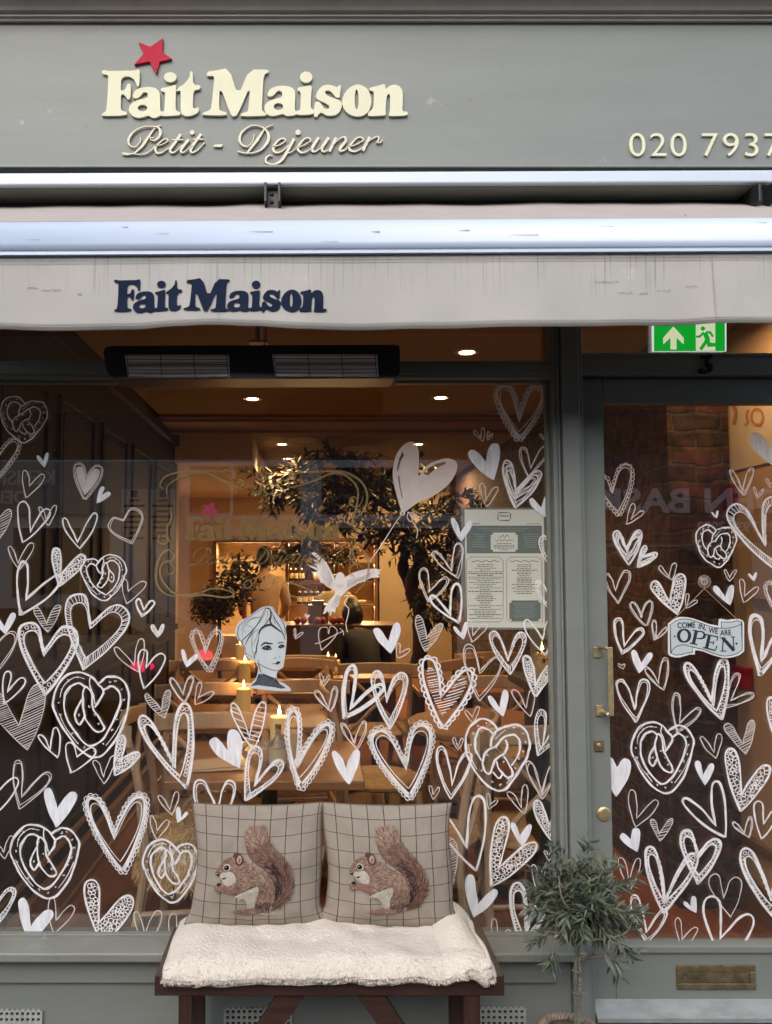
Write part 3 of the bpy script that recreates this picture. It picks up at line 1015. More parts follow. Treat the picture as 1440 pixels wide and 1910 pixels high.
        if st == 'L':
            outline(4.6); outline(1.6, 0.075)
            r = 5.2
        else:
            outline(1.6)
            if size > 100:
                outline(1.4, 0.06)
            r = max(2.6, min(4.5, size * 0.028))
        base = loop_of(N, T, L, R, k)
        g = []
        scallops(pb, base, r, 1.7 if st == 'L' else 1.3, rs)
        if st == 'L':
            bigger = loop_of(*shrink(hp, -0.035), k)
            pb.line(bigger, 1.3, True)
            scallops(pb, bigger, r * 1.05, 1.5, rs)
        mt = PAINT if st == 'L' else THINP
    return pb.build(name, mt, parent)

W_H = [(-10,862,-20,905,-60,830,33,821,'l'),(81,860,83,872,69,850,89,844,'f'),(55,907,49,928,46,878,82,886,'o'),(159,893,158,930,145,866,187,872,'F',.2),(190,923,180,939,192,907,206,919,'f',.2),
(57,992,42,1011,42,935,92,950,'m',.2),(86,969,90,980,74,946,104,943,'o'),(144,1011,149,1024,118,967,179,958,'m',.13),(229,969,247,1014,203,975,258,950,'d',.33),(-15,985,-3,1008,-30,960,19,951,'h'),
(33,1050,36,1062,17,1019,61,1013,'o'),(113,1072,111,1093,104,1023,157,1037,'c',.2),(49,1118,40,1147,43,1048,113,1076,'O',.15),(239,1102,236,1125,231,1080,272,1086,'o'),(268,1137,265,1150,256,1117,287,1121,'D',.22),
(295,1180,294,1189,283,1166,305,1165,'c'),(87,1164,89,1179,65,1133,110,1129,'h',.2),(8,1168,10,1183,-12,1148,27,1143,'f',.2),(169,1163,156,1249,138,1109,236,1137,'b',.25),(82,1214,84,1296,47,1163,138,1173,'B',.24),
(-20,1215,-12,1262,-60,1200,28,1180,'d'),(14,1290,8,1312,15,1252,46,1266,'m',.2),(36,1354,51,1399,-22,1290,75,1277,'H2',.2),(250,1241,259,1254,214,1209,264,1192,'o'),(272,1246,269,1285,266,1212,305,1221,'m',.2),
(341,1295,344,1312,318,1265,358,1261,'d'),(301,1325,307,1340,271,1296,314,1288,'h'),(94,1398,108,1412,73,1371,105,1357,'m',.16),(144,1411,133,1441,128,1385,178,1398,'m',.2),(322,1424,348,1469,262,1337,345,1312,'B',.13),
(224,1419,215,1446,228,1372,260,1405,'c',.17),(193,1449,194,1461,176,1418,214,1409,'o'),(40,1484,37,1509,33,1418,94,1443,'d'),(-15,1490,-10,1520,-40,1470,32,1452,'m'),(106,1510,106,1542,87,1471,140,1479,'f',.18),
(212,1560,228,1622,168,1490,264,1487,'L',.15),(6,1590,9,1602,-5,1575,22,1560,'o'),(-10,1690,-5,1725,-50,1665,26,1656,'B',.2),(56,1729,57,1756,40,1675,97,1699,'f',.18),(104,1716,101,1742,96,1675,137,1691,'o'),
(185,1721,190,1761,168,1641,246,1673,'c',.2),(269,1741,277,1765,252,1701,298,1700,'o'),(330,1735,322,1765,322,1704,362,1715,'o'),(317,1510,321,1519,296,1484,331,1477,'o'),(338,1525,331,1535,332,1505,350,1515,'f',.2),
(293,1549,293,1566,282,1522,314,1531,'o'),(405,1510,395,1560,368,1456,433,1458,'D',.18),(465,1376,473,1398,433,1313,491,1309,'x',.14),(478,1461,458,1493,478,1392,527,1421,'b',.2),(424,1401,447,1432,393,1380,437,1362,'f',.24),
(553,1427,560,1466,546,1325,614,1352,'L',.12),(660,1385,667,1398,638,1350,681,1346,'d'),(645,1435,651,1462,622,1402,668,1400,'f',.15),(654,1321,643,1340,657,1241,714,1279,'W',.15),(613,1320,618,1328,588,1288,626,1281,'d'),
(605,1273,604,1279,597,1257,615,1260,'o'),(369,1303,364,1314,373,1273,399,1291,'o'),(382,1218,391,1252,362,1177,408,1177,'l',.17),(349,1233,348,1245,340,1211,369,1221,'f',.18),(551,1188,551,1191,550,1172,565,1180,'o'),
(574,1149,573,1153,569,1145,578,1147,'f'),(802,1103,799,1124,788,1060,835,1078,'d',.22),(839,1146,856,1161,803,1113,852,1089,'O',.16),(841,1063,855,1078,807,1029,857,1012,'d',.18),(796,1192,793,1215,779,1149,824,1164,'h',.17),
(824,1300,826,1357,796,1229,878,1252,'H',.17),(724,1197,729,1218,699,1172,743,1163,'f',.17),(746,1218,741,1228,743,1200,765,1211,'o'),(860,1181,865,1193,846,1169,870,1160,'f',.15),(882,1185,881,1197,875,1156,908,1165,'o'),
(947,1228,952,1258,917,1178,976,1180,'b',.2),(895,1253,894,1308,871,1203,935,1225,'d',.17),(999,1280,999,1298,981,1224,1028,1243,'c',.2),(1012,1193,1018,1222,979,1158,1030,1154,'m',.18),(931,1319,939,1337,911,1298,944,1287,'f',.17),
(982,1321,989,1336,957,1287,993,1287,'o'),(881,1338,882,1348,868,1326,893,1318,'o'),(1013,1391,1004,1410,1010,1324,1048,1352,'b',.2),(720,1304,728,1360,699,1252,753,1255,'b',.17),(757,1430,764,1484,701,1366,792,1354,'L',.22),
(854,1393,854,1399,846,1376,863,1377,'o'),(843,1463,841,1491,820,1393,875,1404,'D',.17),(1011,1478,1012,1490,985,1420,1033,1425,'d',.16),(973,1507,978,1517,948,1477,980,1463,'o'),(914,1501,912,1509,910,1480,928,1493,'o'),
(808,1482,808,1491,802,1466,819,1469,'o'),(870,1581,888,1624,815,1515,894,1485,'O',.15),(931,1619,916,1653,940,1523,1001,1573,'c',.15),(970,1559,974,1579,955,1535,990,1538,'f',.18),(1024,1540,1029,1569,999,1494,1045,1511,'c',.18),
(815,1600,834,1682,790,1570,838,1562,'h',.25),(891,1688,884,1711,875,1632,926,1661,'f',.16),(982,1735,975,1768,963,1647,1012,1688,'B',.2),(928,1753,925,1765,921,1714,951,1735,'o'),(1023,1597,1024,1605,1016,1587,1032,1586,'o'),
(1003,1640,1000,1655,995,1613,1015,1625,'o'),(969,783,968,816,936,722,1007,722,'L2',.25),(897,817,901,823,884,803,901,798,'o'),(912,815,910,821,911,805,919,809,'o'),(1016,819,1019,823,1007,809,1020,808,'o'),
(907,864,920,894,876,843,925,828,'f',.22),(990,872,985,890,974,834,1020,833,'d',.2),(963,915,961,948,944,860,1008,880,'s',.17),(906,935,907,944,898,901,928,908,'o',.2),(1009,947,1022,968,988,931,1026,919,'f',.2),
(859,993,860,1010,843,966,880,972,'f',.17),(1034,1032,1032,1066,1009,1000,1052,1002,'b',.2),(1026,1119,1030,1144,1002,1084,1050,1090,'b',.2)]
D_H = [(1141,918,1155,961,1120,890,1171,868,'l',.2),(1177,969,1169,977,1182,939,1201,954,'o'),(1334,962,1337,967,1327,955,1339,952,'f'),(1168,1023,1173,1054,1147,991,1194,990,'s',.17),(1196,1040,1189,1058,1204,1018,1226,1033,'s',.17),
(1424,1010,1450,1065,1362,945,1445,925,'b',.24),(1437,838,1460,880,1402,812,1470,800,'f',.22),(1384,915,1388,924,1363,877,1403,873,'d'),(1412,925,1412,929,1407,909,1424,913,'o'),(1436,903,1436,909,1430,893,1446,898,'o'),
(1247,1075,1254,1082,1229,1056,1259,1050,'o'),(1249,1123,1264,1145,1216,1086,1271,1070,'c',.2),(1147,1100,1154,1125,1130,1070,1172,1065,'d',.2),(1361,1078,1361,1084,1352,1063,1373,1063,'o'),(1404,1076,1407,1084,1396,1070,1411,1067,'f'),
(1353,1113,1362,1129,1331,1094,1366,1091,'f',.2),(1389,1112,1387,1123,1383,1080,1415,1096,'o'),(1450,1120,1455,1150,1432,1087,1470,1085,'l',.2),(1196,1152,1205,1166,1178,1125,1213,1122,'l'),(1282,1129,1280,1134,1283,1107,1301,1120,'o'),
(1164,1203,1160,1220,1152,1152,1200,1173,'D',.2),(1224,1190,1221,1194,1220,1157,1245,1170,'d'),(1196,1236,1192,1256,1180,1212,1216,1218,'f',.18),(1160,1242,1162,1248,1154,1239,1165,1239,'o',.3),(1228,1274,1238,1288,1204,1245,1242,1227,'d'),
(1184,1322,1187,1346,1154,1268,1205,1268,'D',.22),(1328,1310,1346,1342,1279,1239,1350,1229,'B',.14),(1268,1348,1264,1367,1261,1293,1306,1322,'d',.18),(1363,1306,1353,1320,1377,1255,1406,1295,'d',.17),(1422,1232,1418,1259,1409,1148,1460,1175,'W',.18),
(1386,1388,1391,1406,1353,1350,1404,1343,'h',.17),(1331,1403,1336,1414,1307,1374,1343,1369,'o'),(1455,1350,1450,1385,1436,1301,1480,1310,'c'),(1151,1433,1149,1486,1130,1415,1172,1418,'f',.22),(1383,1482,1382,1512,1361,1396,1434,1428,'c',.18),
(1312,1445,1315,1465,1299,1419,1330,1424,'f',.2),(1334,1539,1352,1561,1275,1491,1336,1457,'O',.15),(1188,1527,1186,1543,1178,1474,1226,1494,'o',.18),(1230,1556,1231,1568,1216,1528,1254,1527,'h'),(1176,1565,1189,1589,1157,1557,1188,1544,'f',.24),
(1302,1595,1303,1648,1276,1550,1340,1567,'B',.2),(1240,1678,1238,1702,1211,1580,1297,1594,'B',.17),(1388,1554,1398,1562,1367,1534,1400,1524,'d'),(1425,1537,1420,1565,1413,1494,1448,1513,'m',.18),(1438,1672,1443,1712,1386,1584,1470,1600,'B',.17),
(1350,1675,1363,1711,1328,1632,1376,1637,'o',.24),(1288,1690,1299,1703,1275,1683,1294,1671,'f',.2),(1174,1646,1175,1659,1157,1600,1192,1601,'o'),(1206,1738,1207,1760,1181,1670,1241,1698,'D',.17),(1345,1751,1350,1800,1324,1673,1402,1708,'O',.22),
(1272,1753,1275,1770,1263,1712,1300,1730,'o')]
for h in W_H:
    st = {'H2': 'h', 'L2': 'L'}.get(h[8], h[8])
    hh = (h[0], h[1], h[2], h[3], h[4], h[5], h[6], h[7], st) + h[9:]
    heart(win, GLASS_Y, hh)
for h in D_H:
    heart(door, DG, h)

# ---- pretzels (unit box 0..1 traced from two of them)
PZ1 = [([(.05,.50),(.0,.36),(.06,.16),(.20,.03),(.36,.0),(.50,.05),(.60,.14),(.66,.22),(.62,.32),(.55,.41)], 3.6, False),
 ([(.05,.50),(.14,.66),(.30,.86),(.46,.97),(.56,1.0),(.68,.95),(.85,.75),(.95,.52),(1.0,.30),(.97,.18),(.88,.07),(.75,.05),(.66,.08),(.60,.13)], 3.6, False),
 ([(.42,.17),(.34,.13),(.24,.16),(.16,.26),(.15,.40),(.20,.56),(.33,.75),(.45,.85),(.53,.86),(.64,.79),(.78,.60),(.87,.40),(.88,.27),(.83,.19),(.75,.16),(.66,.21)], 3.4, False),
 ([(.42,.18),(.39,.28),(.40,.42),(.44,.56),(.52,.66),(.60,.70),(.66,.68),(.66,.62),(.58,.50),(.52,.40),(.51,.26),(.46,.18)], 3.2, True),
 ([(.39,.31),(.31,.44),(.29,.54),(.34,.61),(.38,.58),(.43,.50)], 3.2, False),
 ([(.50,.05),(.48,.14),(.53,.26),(.56,.38)], 2.2, False),
 ([(.10,.30),(.14,.16),(.28,.06),(.42,.08)], 1.4, False), ([(.93,.50),(.84,.68),(.70,.86)], 1.4, False), ([(.08,.48),(.18,.66),(.34,.84)], 1.4, False)]
PZ2 = [([(.51,.15),(.42,.05),(.28,.0),(.15,.04),(.04,.15),(.0,.32),(.04,.52),(.14,.72),(.28,.87),(.44,.98),(.54,1.0),(.66,.94),(.80,.78),(.94,.55),(1.0,.38),(.97,.22),(.88,.11),(.76,.08),(.63,.10),(.50,.16),(.42,.25),(.39,.39)], 3.6, False),
 ([(.44,.22),(.36,.15),(.27,.12),(.19,.17),(.15,.30),(.17,.45),(.25,.58)], 3.4, False),
 ([(.27,.60),(.29,.50),(.36,.43),(.48,.37),(.56,.28),(.66,.23),(.75,.22),(.83,.28),(.85,.38),(.82,.50),(.72,.65)], 3.3, False),
 ([(.62,.29),(.65,.37),(.61,.47),(.52,.53),(.45,.58),(.41,.70),(.37,.76),(.31,.73),(.27,.64),(.28,.53)], 3.2, False),
 ([(.48,.58),(.51,.67),(.58,.76),(.66,.81),(.73,.78),(.72,.70),(.64,.58),(.60,.52)], 3.2, False),
 ([(.43,.74),(.48,.80),(.54,.82),(.58,.77)], 3.0, False),
 ([(.05,.35),(.09,.55),(.18,.70)], 1.4, False), ([(.90,.60),(.78,.76),(.64,.90)], 1.4, False), ([(.47,.29),(.53,.22),(.62,.15)], 1.4, False)]
SALT = [(.12,.2),(.2,.1),(.75,.11),(.82,.1),(.9,.2),(.93,.32),(.9,.45),(.84,.55),(.78,.68),(.66,.84),(.55,.92),(.42,.88),(.26,.72),(.1,.5),(.08,.36),(.55,.5),(.48,.4),(.35,.5),(.6,.6),(.33,.06)]
def pretzel(parent, Y, x0, x1, y0, y1, tpl, rot=0.0, wk=1.0, flip=False):
    rs = random.Random(int(x0 * 7 + y0))
    pb = Paint(Y)
    cx, cy = (x0 + x1) / 2, (y0 + y1) / 2
    def tf(p):
        u = (1 - p[0] if flip else p[0]) - .5
        v = p[1] - .5
        x, y = u * (x1 - x0), v * (y1 - y0)
        return (cx + x * cos(rot) - y * sin(rot), cy + x * sin(rot) + y * cos(rot))
    for pts, w_, cl in tpl:
        q = wob([tf(p) for p in crom(pts, 5, cl)], 0.5, rs)
        pb.line(q, stroke_w(len(q), w_ * wk, rs), cl)
        if w_ > 3 and wk > 0.9:
            q2 = wob([(a + rs.uniform(1.2, 1.8), b + 1.0) for a, b in q[2:-2]], 0.8, rs)
            pb.line(q2, 1.2)
    for p in SALT:
        x, y = tf(p)
        r = rs.uniform(1.0, 2.2) * wk
        a = rs.random() * 6
        pb.line([(x + r * cos(a + t), y + r * sin(a + t)) for t in (0, .9, 1.8, 2.7, 3.6, 4.5)], 1.2)
    return pb.build("painted_pretzel", PAINT, parent)
pretzel(win, GLASS_Y, 98, 241, 1254, 1413, PZ1)
pretzel(win, GLASS_Y, 0, 88, 740, 825, PZ2, 0.05, 0.65)
pretzel(win, GLASS_Y, 153, 237, 1036, 1120, PZ1, -0.1, 0.75, True)
pretzel(win, GLASS_Y, 19, 147, 1538, 1676, PZ1, 0.0, 1.0)
pretzel(win, GLASS_Y, 265, 369, 1567, 1683, PZ1, 0.05, 1.0)
pretzel(win, GLASS_Y, 868, 988, 1341, 1475, PZ2)
pretzel(door, DG, 1177, 1293, 1347, 1480, PZ1, 0.0, 0.95)
pretzel(door, DG, 1299, 1374, 978, 1058, PZ2, -0.05, 0.75)

# ---- heart balloon, its string and the dove
pb = Paint(GLASS_Y)
z = lambda l: [(700 + x * .25, 690 + y * .25) for x, y in l]
out = crom(z([(200,1060),(150,900),(130,780),(150,650),(200,570),(260,535),(305,555),(325,620),(325,720),(325,790),(380,720),(450,680),(530,660),(590,675),(612,710),(600,770),(550,850),(450,930),(320,990),(235,1050)]), 4, True)
pb.fill([out, z([(205,605),(180,660),(163,720),(165,765),(180,720),(190,680),(212,640)]), z([(360,775),(395,735),(450,702),(525,683),(522,702),(450,735),(395,785)]), z([(170,790),(178,860),(200,960),(205,955),(186,860),(180,790)])])
pb.line(ell(751, 957, 3.6, 3.2, 10), 2.4, True)
for q in ([(760,955),(770,958),(784,965),(772,963),(762,957)], [(761,956),(760,966),(766,973),(769,968),(764,958)]):
    pb.line(crom(q, 4), 1.5)
pb.line(crom([(767,971),(774,979),(779,990),(777,1004)], 5), 1.3)
pb.line(crom([(748,961),(737,976),(722,1000),(705,1026),(690,1047)], 4), 1.5)
pb.build("painted_balloon", mat("chalk_paint_balloon", (0.95, 0.90, 0.88), 0.8, var=0.1, scale=25, trans=0.06, back=0.42), win)
pb = Paint(GLASS_Y)
z = lambda l: [(570 + x * .10417, 1010 + y * .10417) for x, y in l]
pb.fill([z([(105,200),(160,195),(240,240),(320,320),(390,410),(440,500),(500,620),(530,680),(540,610),(580,560),(640,550),(690,590),(700,640),(830,570),(960,520),(1100,490),(1250,485),(1365,510),(1310,530),(1345,580),(1290,590),(1335,640),(1200,650),(1130,670),(1050,720),(950,740),(880,790),(790,840),(720,900),(660,960),(620,1000),(610,1080),(580,1170),(545,1180),(530,1270),(500,1260),(470,1250),(450,1330),(430,1325),(440,1220),(410,1290),(395,1240),(340,1300),(310,1300),(340,1200),(420,1060),(500,970),(530,920),(520,860),(440,840),(340,780),(320,740),(270,740),(255,690),(230,660),(180,570),(100,560),(110,545),(250,540),(60,440),(60,425),(160,450),(230,490),(150,390),(230,400),(90,310),(85,295),(240,350),(110,215)])])
pb.line(crom(z([(690,985),(770,965),(720,1050),(695,1090),(720,1140),(768,1200),(765,1290),(740,1400),(722,1480),(735,1560),(750,1620)]), 4), 1.5)
dove = pb.build("painted_dove", mat("chalk_paint_dove", (0.98, 0.96, 0.95), 0.8, var=0.06, scale=70, trans=0.02, back=0.40), win)
pb = Paint(GLASS_Y)
pb.Y0 = GLASS_Y - 0.0095
for i in range(9):
    a = (480 - i * 6, 700 + i * 14); b = (300 - i * 5 + 40 * (i > 5), 330 + i * 52)
    pb.line(z([a, ((a[0] + b[0]) / 2 + 20, (a[1] + b[1]) / 2), b]), 0.7)
    a = (740, 700 + i * 14); b = (1230 - i * 60, 540 + i * 30)
    pb.line(z([a, ((a[0] + b[0]) / 2, (a[1] + b[1]) / 2 + 14), b]), 0.7)
for i in range(5):
    pb.line(z([(560 + i * 12, 960), (450 + i * 30, 1180)]), 0.7)
    pb.line(z([(560 + i * 28, 760), (556 + i * 26, 800 + i * 6)]), 0.7)
pb.build("feather_lines", mat("feather_grey", (0.40, 0.39, 0.41), 0.8), dove)
# heart with an arrow
pb = Paint(GLASS_Y)
pb.line(loop_of((613,1182),(600,1213),(602,1170),(625,1171),.33), 1.5, True)
pb.line([(587,1201),(596,1199),(640,1177)], 1.4)
pb.line([(634,1172),(640,1177),(641,1185)], 1.4)
pb.build("painted_heart", THINP, win)

# ---- gilded lettering and scrolls on the pane
GILT = mat("gilt", (0.19, 0.125, 0.040), 0.45, metal=0.25, var=0.2, scale=60, trans=0.22, back=0.15)
GILT2 = mat("gilt_scroll", (0.30, 0.225, 0.09), 0.45, metal=0.25, trans=0.35, back=0.15)
m = MB()
logo(m, GLASS_Y - 0.0104, 0, x0=343 - 10 * .515, y0=962 - 67 * .515, s=.515, step=0.0002)
m.build("gilt_lettering", GILT, win)
m = MB()
tx = lambda x, y: (355 + (x - 228) * .535, 1022 + (y - 235) * .60)
script(m, GLASS_Y - 0.0112, 0, tx, .55, step=0.0002)
m.build("gilt_script", GILT, win)
MB().prism([[(390 + (x - 505) * .106, 951 + (y - 200) * .106) for x, y in STAR]], GLASS_Y - 0.011, 0).build("pane_star", mat("pane_star_red", (0.30, 0.006, 0.05), 0.6, trans=0.1), win)
m = MB()
def scr(pts, w_=3.0):
    q = crom([(280 + x * .3056, 850 + y * .3056) for x, y in pts], 6)
    scr.n += 1
    n = len(q)
    m.ribbon(q, [w_ * (0.45 + 0.75 * sin(pi * min(1, max(0, (i + 1) / n)))) for i in range(n)], GLASS_Y - 0.0122 - 0.0001 * (scr.n % 7), 0)
scr.n = 0
for pts, w_ in (([(80,200),(60,180),(90,130),(160,105),(270,95),(360,110),(470,165),(540,190),(570,165),(545,145),(530,165)], 3.6), ([(100,240),(110,180),(190,130),(300,100),(420,92),(500,95),(520,125),(495,140),(475,115)], 3),
 ([(850,130),(870,100),(890,110),(880,140),(850,130),(860,105),(1000,100),(1100,95),(1200,105),(1290,160),(1325,240),(1310,320),(1270,370),(1230,380),(1225,350),(1260,345)], 3.6), ([(830,180),(800,175),(810,150),(850,165),(840,190),(900,185),(1010,150),(1100,110),(1180,115),(1240,160),(1270,220),(1255,330),(1235,400),(1250,450),(1290,470),(1315,450),(1295,420),(1270,435)], 3),
 ([(1300,250),(1280,300),(1240,310),(1218,280),(1240,250),(1270,270)], 2.6), ([(1260,470),(1250,520),(1290,540),(1320,515),(1300,485)], 2.6),
 ([(1235,540),(1240,600),(1260,660),(1270,700)], 2.4), ([(1230,620),(1220,590),(1250,565),(1300,580),(1330,640),(1330,720),(1300,790),(1250,840)], 3.4), ([(1300,690),(1270,660),(1230,670),(1218,710),(1250,740)], 2.6),
 ([(60,480),(50,520),(80,540),(110,520),(95,490),(70,500)], 2.6), ([(120,320),(130,380),(105,440),(110,500),(130,530)], 2.6), ([(140,600),(120,575),(80,590),(50,640),(35,720),(45,790),(90,840),(160,860)], 4), ([(95,640),(130,640),(150,610),(130,585)], 2.4), ([(150,690),(120,650),(75,660),(60,720),(95,790),(150,840),(230,855),(330,850),(450,865),(510,850),(500,815),(470,800)], 3.4), ([(150,690),(140,720),(105,715),(110,680)], 2.4),
 ([(200,855),(300,835),(390,810),(480,825),(510,850)], 2.6), ([(700,760),(725,730),(755,745),(745,780),(710,775),(720,810),(760,815)], 2.6), ([(560,790),(600,760),(620,790),(590,810),(570,780)], 2.4), ([(800,800),(830,770),(900,790),(1000,830),(1100,850)], 2.8), ([(830,840),(900,865),(1000,855),(1090,870)], 2.6),
 ([(690,130),(660,100),(650,130),(690,150),(725,125),(715,100),(690,130),(690,90)], 2.6), ([(640,150),(680,190),(660,235),(620,215)], 2.8), ([(770,145),(720,170),(695,205),(720,235),(750,215),(735,195)], 2.8)):
    scr(pts, w_)
m.build("gilt_scrolls", GILT2, win)

# ---- sticker of a drawn woman's head
z = lambda l: [(430 + x * .09427, 1120 + y * .09427) for x, y in l]
YS = GLASS_Y - 0.0142
oo = crom([(680,125),(830,140),(920,270),(1020,380),(1105,470),(1085,560),(1105,750),(1085,1010),(1060,1180),(1030,1320),(930,1390),(905,1530),(950,1600),(1080,1660),(1190,1770),(1100,1790),(760,1770),(370,1720),(365,1690),(480,1590),(550,1410),(525,1240),(380,1150),(290,1040),(270,930),(140,750),(95,640),(120,520),(170,430),(330,340),(560,180)], 3, True)
face = MB().prism([z(oo)], YS, 0.0008).build("head_sticker", mat("sticker_grey", (0.49, 0.535, 0.545), 0.55, var=0.05, scale=20), win)
m = MB()
rim = z(oo)
m.ribbon(rim, 1.4, YS - 0.0002, 0, True)
m.build("sticker_rim", mat("sticker_rim", (0.50, 0.50, 0.48), 0.6), face)
m = MB()
INK = mat("ink", (0.012, 0.014, 0.018), 0.6)
ni = [0]
def ink(pts, w_):
    ni[0] += 1
    q = crom(pts, 5)
    n = len(q)
    m.ribbon(z(q), [w_ * .09427 * (0.5 + 0.6 * sin(pi * (i + .5) / n)) for i in range(n)], YS - 0.0004 - 0.00008 * (ni[0] % 9), 0)
for pts, w_ in (([(560,670),(580,600),(630,540),(700,500),(790,480),(850,510),(930,570),(1010,630)], 44), ([(1010,630),(1050,690),(1080,780)], 18), ([(560,670),(545,800),(520,900),(510,990),(480,1060),(480,1150)], 20),
 ([(690,150),(580,390),(480,540),(350,680),(240,780),(235,850),(290,940)], 16), ([(790,190),(800,300),(780,400),(830,490)], 34), ([(800,200),(900,400),(980,520),(1050,660)], 16), ([(830,150),(1000,370),(1070,520),(1080,700)], 14),
 ([(690,150),(760,160),(800,200)], 24), ([(680,140),(480,250),(200,470),(150,600),(150,720),(230,850),(290,950),(300,1030),(480,1150)], 13), ([(600,330),(430,350),(280,450),(230,560),(240,700)], 8), ([(590,340),(400,380),(260,560),(300,640)], 7), ([(700,170),(640,330),(470,560),(330,780),(290,900)], 9), ([(780,330),(720,430),(660,500)], 14),
 ([(560,560),(450,640),(350,760),(290,900)], 9), ([(450,620),(420,800),(430,1000),(470,1120)], 7), ([(540,600),(500,760),(420,900)], 6), ([(850,300),(870,420),(900,470)], 9), ([(740,200),(720,330),(690,470)], 7), ([(300,480),(400,520),(470,560)], 6),
 ([(545,1170),(550,1230),(620,1290),(760,1350),(880,1385),(940,1380)], 12), ([(545,1200),(570,1320),(610,1440)], 16), ([(560,1300),(590,1400)], 9), ([(600,905),(650,855),(690,840),(760,850),(835,856)], 34), ([(930,850),(970,835),(1060,830)], 18),
 ([(870,1140),(895,1142)], 22), ([(975,1100),(972,1125)], 12), ([(810,1250),(850,1255),(890,1240)], 12), ([(520,1000),(500,1080)], 8), ([(890,1540),(910,1590),(960,1640)], 30), ([(640,1450),(760,1510),(890,1550)], 26)):
    ink(pts, w_)
for i, pg in enumerate(([(610,945),(660,905),(740,880),(790,900),(800,930),(818,965),(740,985),(660,975)], [(935,930),(970,885),(1020,862),(1065,890),(1072,920),(1000,952)], [(890,1240),(930,1203),(990,1210),(980,1240),(920,1272),(895,1262)], )):
    m.prism([z(pg)], YS - 0.0012 - i * 0.0001, 0)
m.build("ink_lines", INK, face)
m = MB()
m.prism([z([(555,1450),(640,1460),(760,1510),(880,1565),(960,1640),(1100,1730),(1000,1745),(860,1715),(540,1675),(400,1695),(500,1600)])], YS - 0.0003, 0)
m.build("collar", mat("collar_ink", (0.05, 0.058, 0.075), 0.7, var=0.7, scale=80, stretch=(3, 1, 1)), face)
m = MB()
for (x, y, r) in ((690, 935, 14), (770, 955, 14), (1000, 915, 10), (1035, 935, 9)):
    m.prism([z(ell(x, y, r, r * .7, 8))], YS - 0.0017, 0)
m.build("eye_glint", mat("eye_glint", (0.30, 0.33, 0.35), 0.6), face)

# ---- menu sheet
z = lambda x, y: (850 + x * .1361, 930 + y * .1361)
def zr(x0, y0, x1, y1):
    return [z(x0, y0), z(x1, y0), z(x1, y1), z(x0, y1)]
YM = GLASS_Y - 0.0012
p0 = at(942, 1172, YM)
menu = thing("menu_sheet", "laminated cafe menu with a dark green panel fixed to the window beside the post", "menu", p0)
MB().prism([[z(70,125), z(1215,125), z(1285,1795), z(165,1795), z(75,1300)]], YM + 0.0009, 0.0002).build("holder", mat("menu_holder", (0.20, 0.22, 0.20), 0.12, var=0.15, scale=30, coat=1.0, trans=0.3), menu)
PAPER = mat("menu_paper", (0.62, 0.62, 0.53), 0.5, coat=1.0, var=0.04, scale=12, back=0.2)
MGRN = mat("menu_green", (0.10, 0.125, 0.11), 0.5, coat=1.0)
MINK = mat("menu_ink", (0.05, 0.06, 0.055), 0.6, coat=1.0)
MB().prism([[z(120,150), z(1205,150), z(1225,1770), z(150,1765)]], YM, 0.0003).build("paper", PAPER, menu)
def notch(x0, y0, x1, y1, c):
    return [z(x0 + c, y0), z(x1 - c, y0), z(x1 - c, y0 + c), z(x1, y0 + c), z(x1, y1 - c), z(x1 - c, y1 - c), z(x1 - c, y1), z(x0 + c, y1), z(x0 + c, y1 - c), z(x0, y1 - c), z(x0, y0 + c), z(x0 + c, y0 + c)]
MB().prism([zr(150, 370, 1180, 750)], YM - 0.0002, 0).build("green_panel", MGRN, menu)
MB().prism([notch(735, 1395, 1165, 1680, 30)], YM - 0.0002, 0).build("green_panel", MGRN, menu)
MB().prism([notch(480, 465, 850, 730, 30)], YM - 0.0004, 0).build("paper_label", PAPER, menu)
m = MB()
rs = random.Random(5)
ln = [0]
def mline(xc, y, wd_, h):
    """a line of small print, broken into words"""
    x = xc - wd_ / 2
    while x < xc + wd_ / 2:
        L = rs.uniform(18, 60)
        e = min(x + L, xc + wd_ / 2)
        m.prism([zr(x, y - h / 2, e, y + h / 2)], YM - 0.0007, 0)
        x = e + 9
for i in range(31):
    y = 905 + i * 24.5
    mline(405, y, rs.choice((440, 470, 300, 150, 220)), rs.choice((8, 8, 11)))
for i in range(17):
    y = 908 + i * 24.5
    mline(940, y, rs.choice((350, 300, 150, 200)), rs.choice((8, 8, 11)))
for xc in (405, 940):
    m.ribbon(crom([z(xc - 190 + i * 38, 858 + 12 * sin(i * 2.1)) for i in range(11)], 4), 1.1, YM - 0.0007)
for i, y in enumerate((615, 640, 660, 680, 702)):
    mline(665, y, (200, 280, 290, 270, 110)[i], 8)
m.ribbon(crom([z(540 + i * 25, 572 + 10 * sin(i * 2.1)) for i in range(11)], 4), 1.0, YM - 0.0007)
m.ribbon(crom([z(600 + i * 16, 515 + 18 * sin(i * 1.7)) for i in range(9)], 4), 1.0, YM - 0.0007)
for q in ([z(150,1690), z(150,840), z(200,800), z(590,800), z(650,850), z(650,1640), z(600,1690)], [z(700,1640), z(700,850), z(750,800), z(1120,800), z(1180,850), z(1190,1690), z(750,1690)]):
    m.ribbon(q, 0.7, YM - 0.0006, 0, True)
m.ribbon(notch(578, 192, 752, 300, 16), 1.0, YM - 0.0006, 0, True)
mline(280, 342, 110, 9); mline(1070, 346, 190, 8)
m.build("small_print", MINK, menu)
m2 = m
m = MB()
for i in range(7):
    mline(330, 490 + i * 28, (160, 120, 90, 100, 200, 180, 210)[i], 7)
    mline(1030, 490 + i * 28, 220 - 12 * i, 7)
mline(665, 408, 700, 7); mline(665, 438, 560, 7)
for i in range(8):
    mline(950, 1440 + i * 26, 320 - (i % 3) * 40, 8)
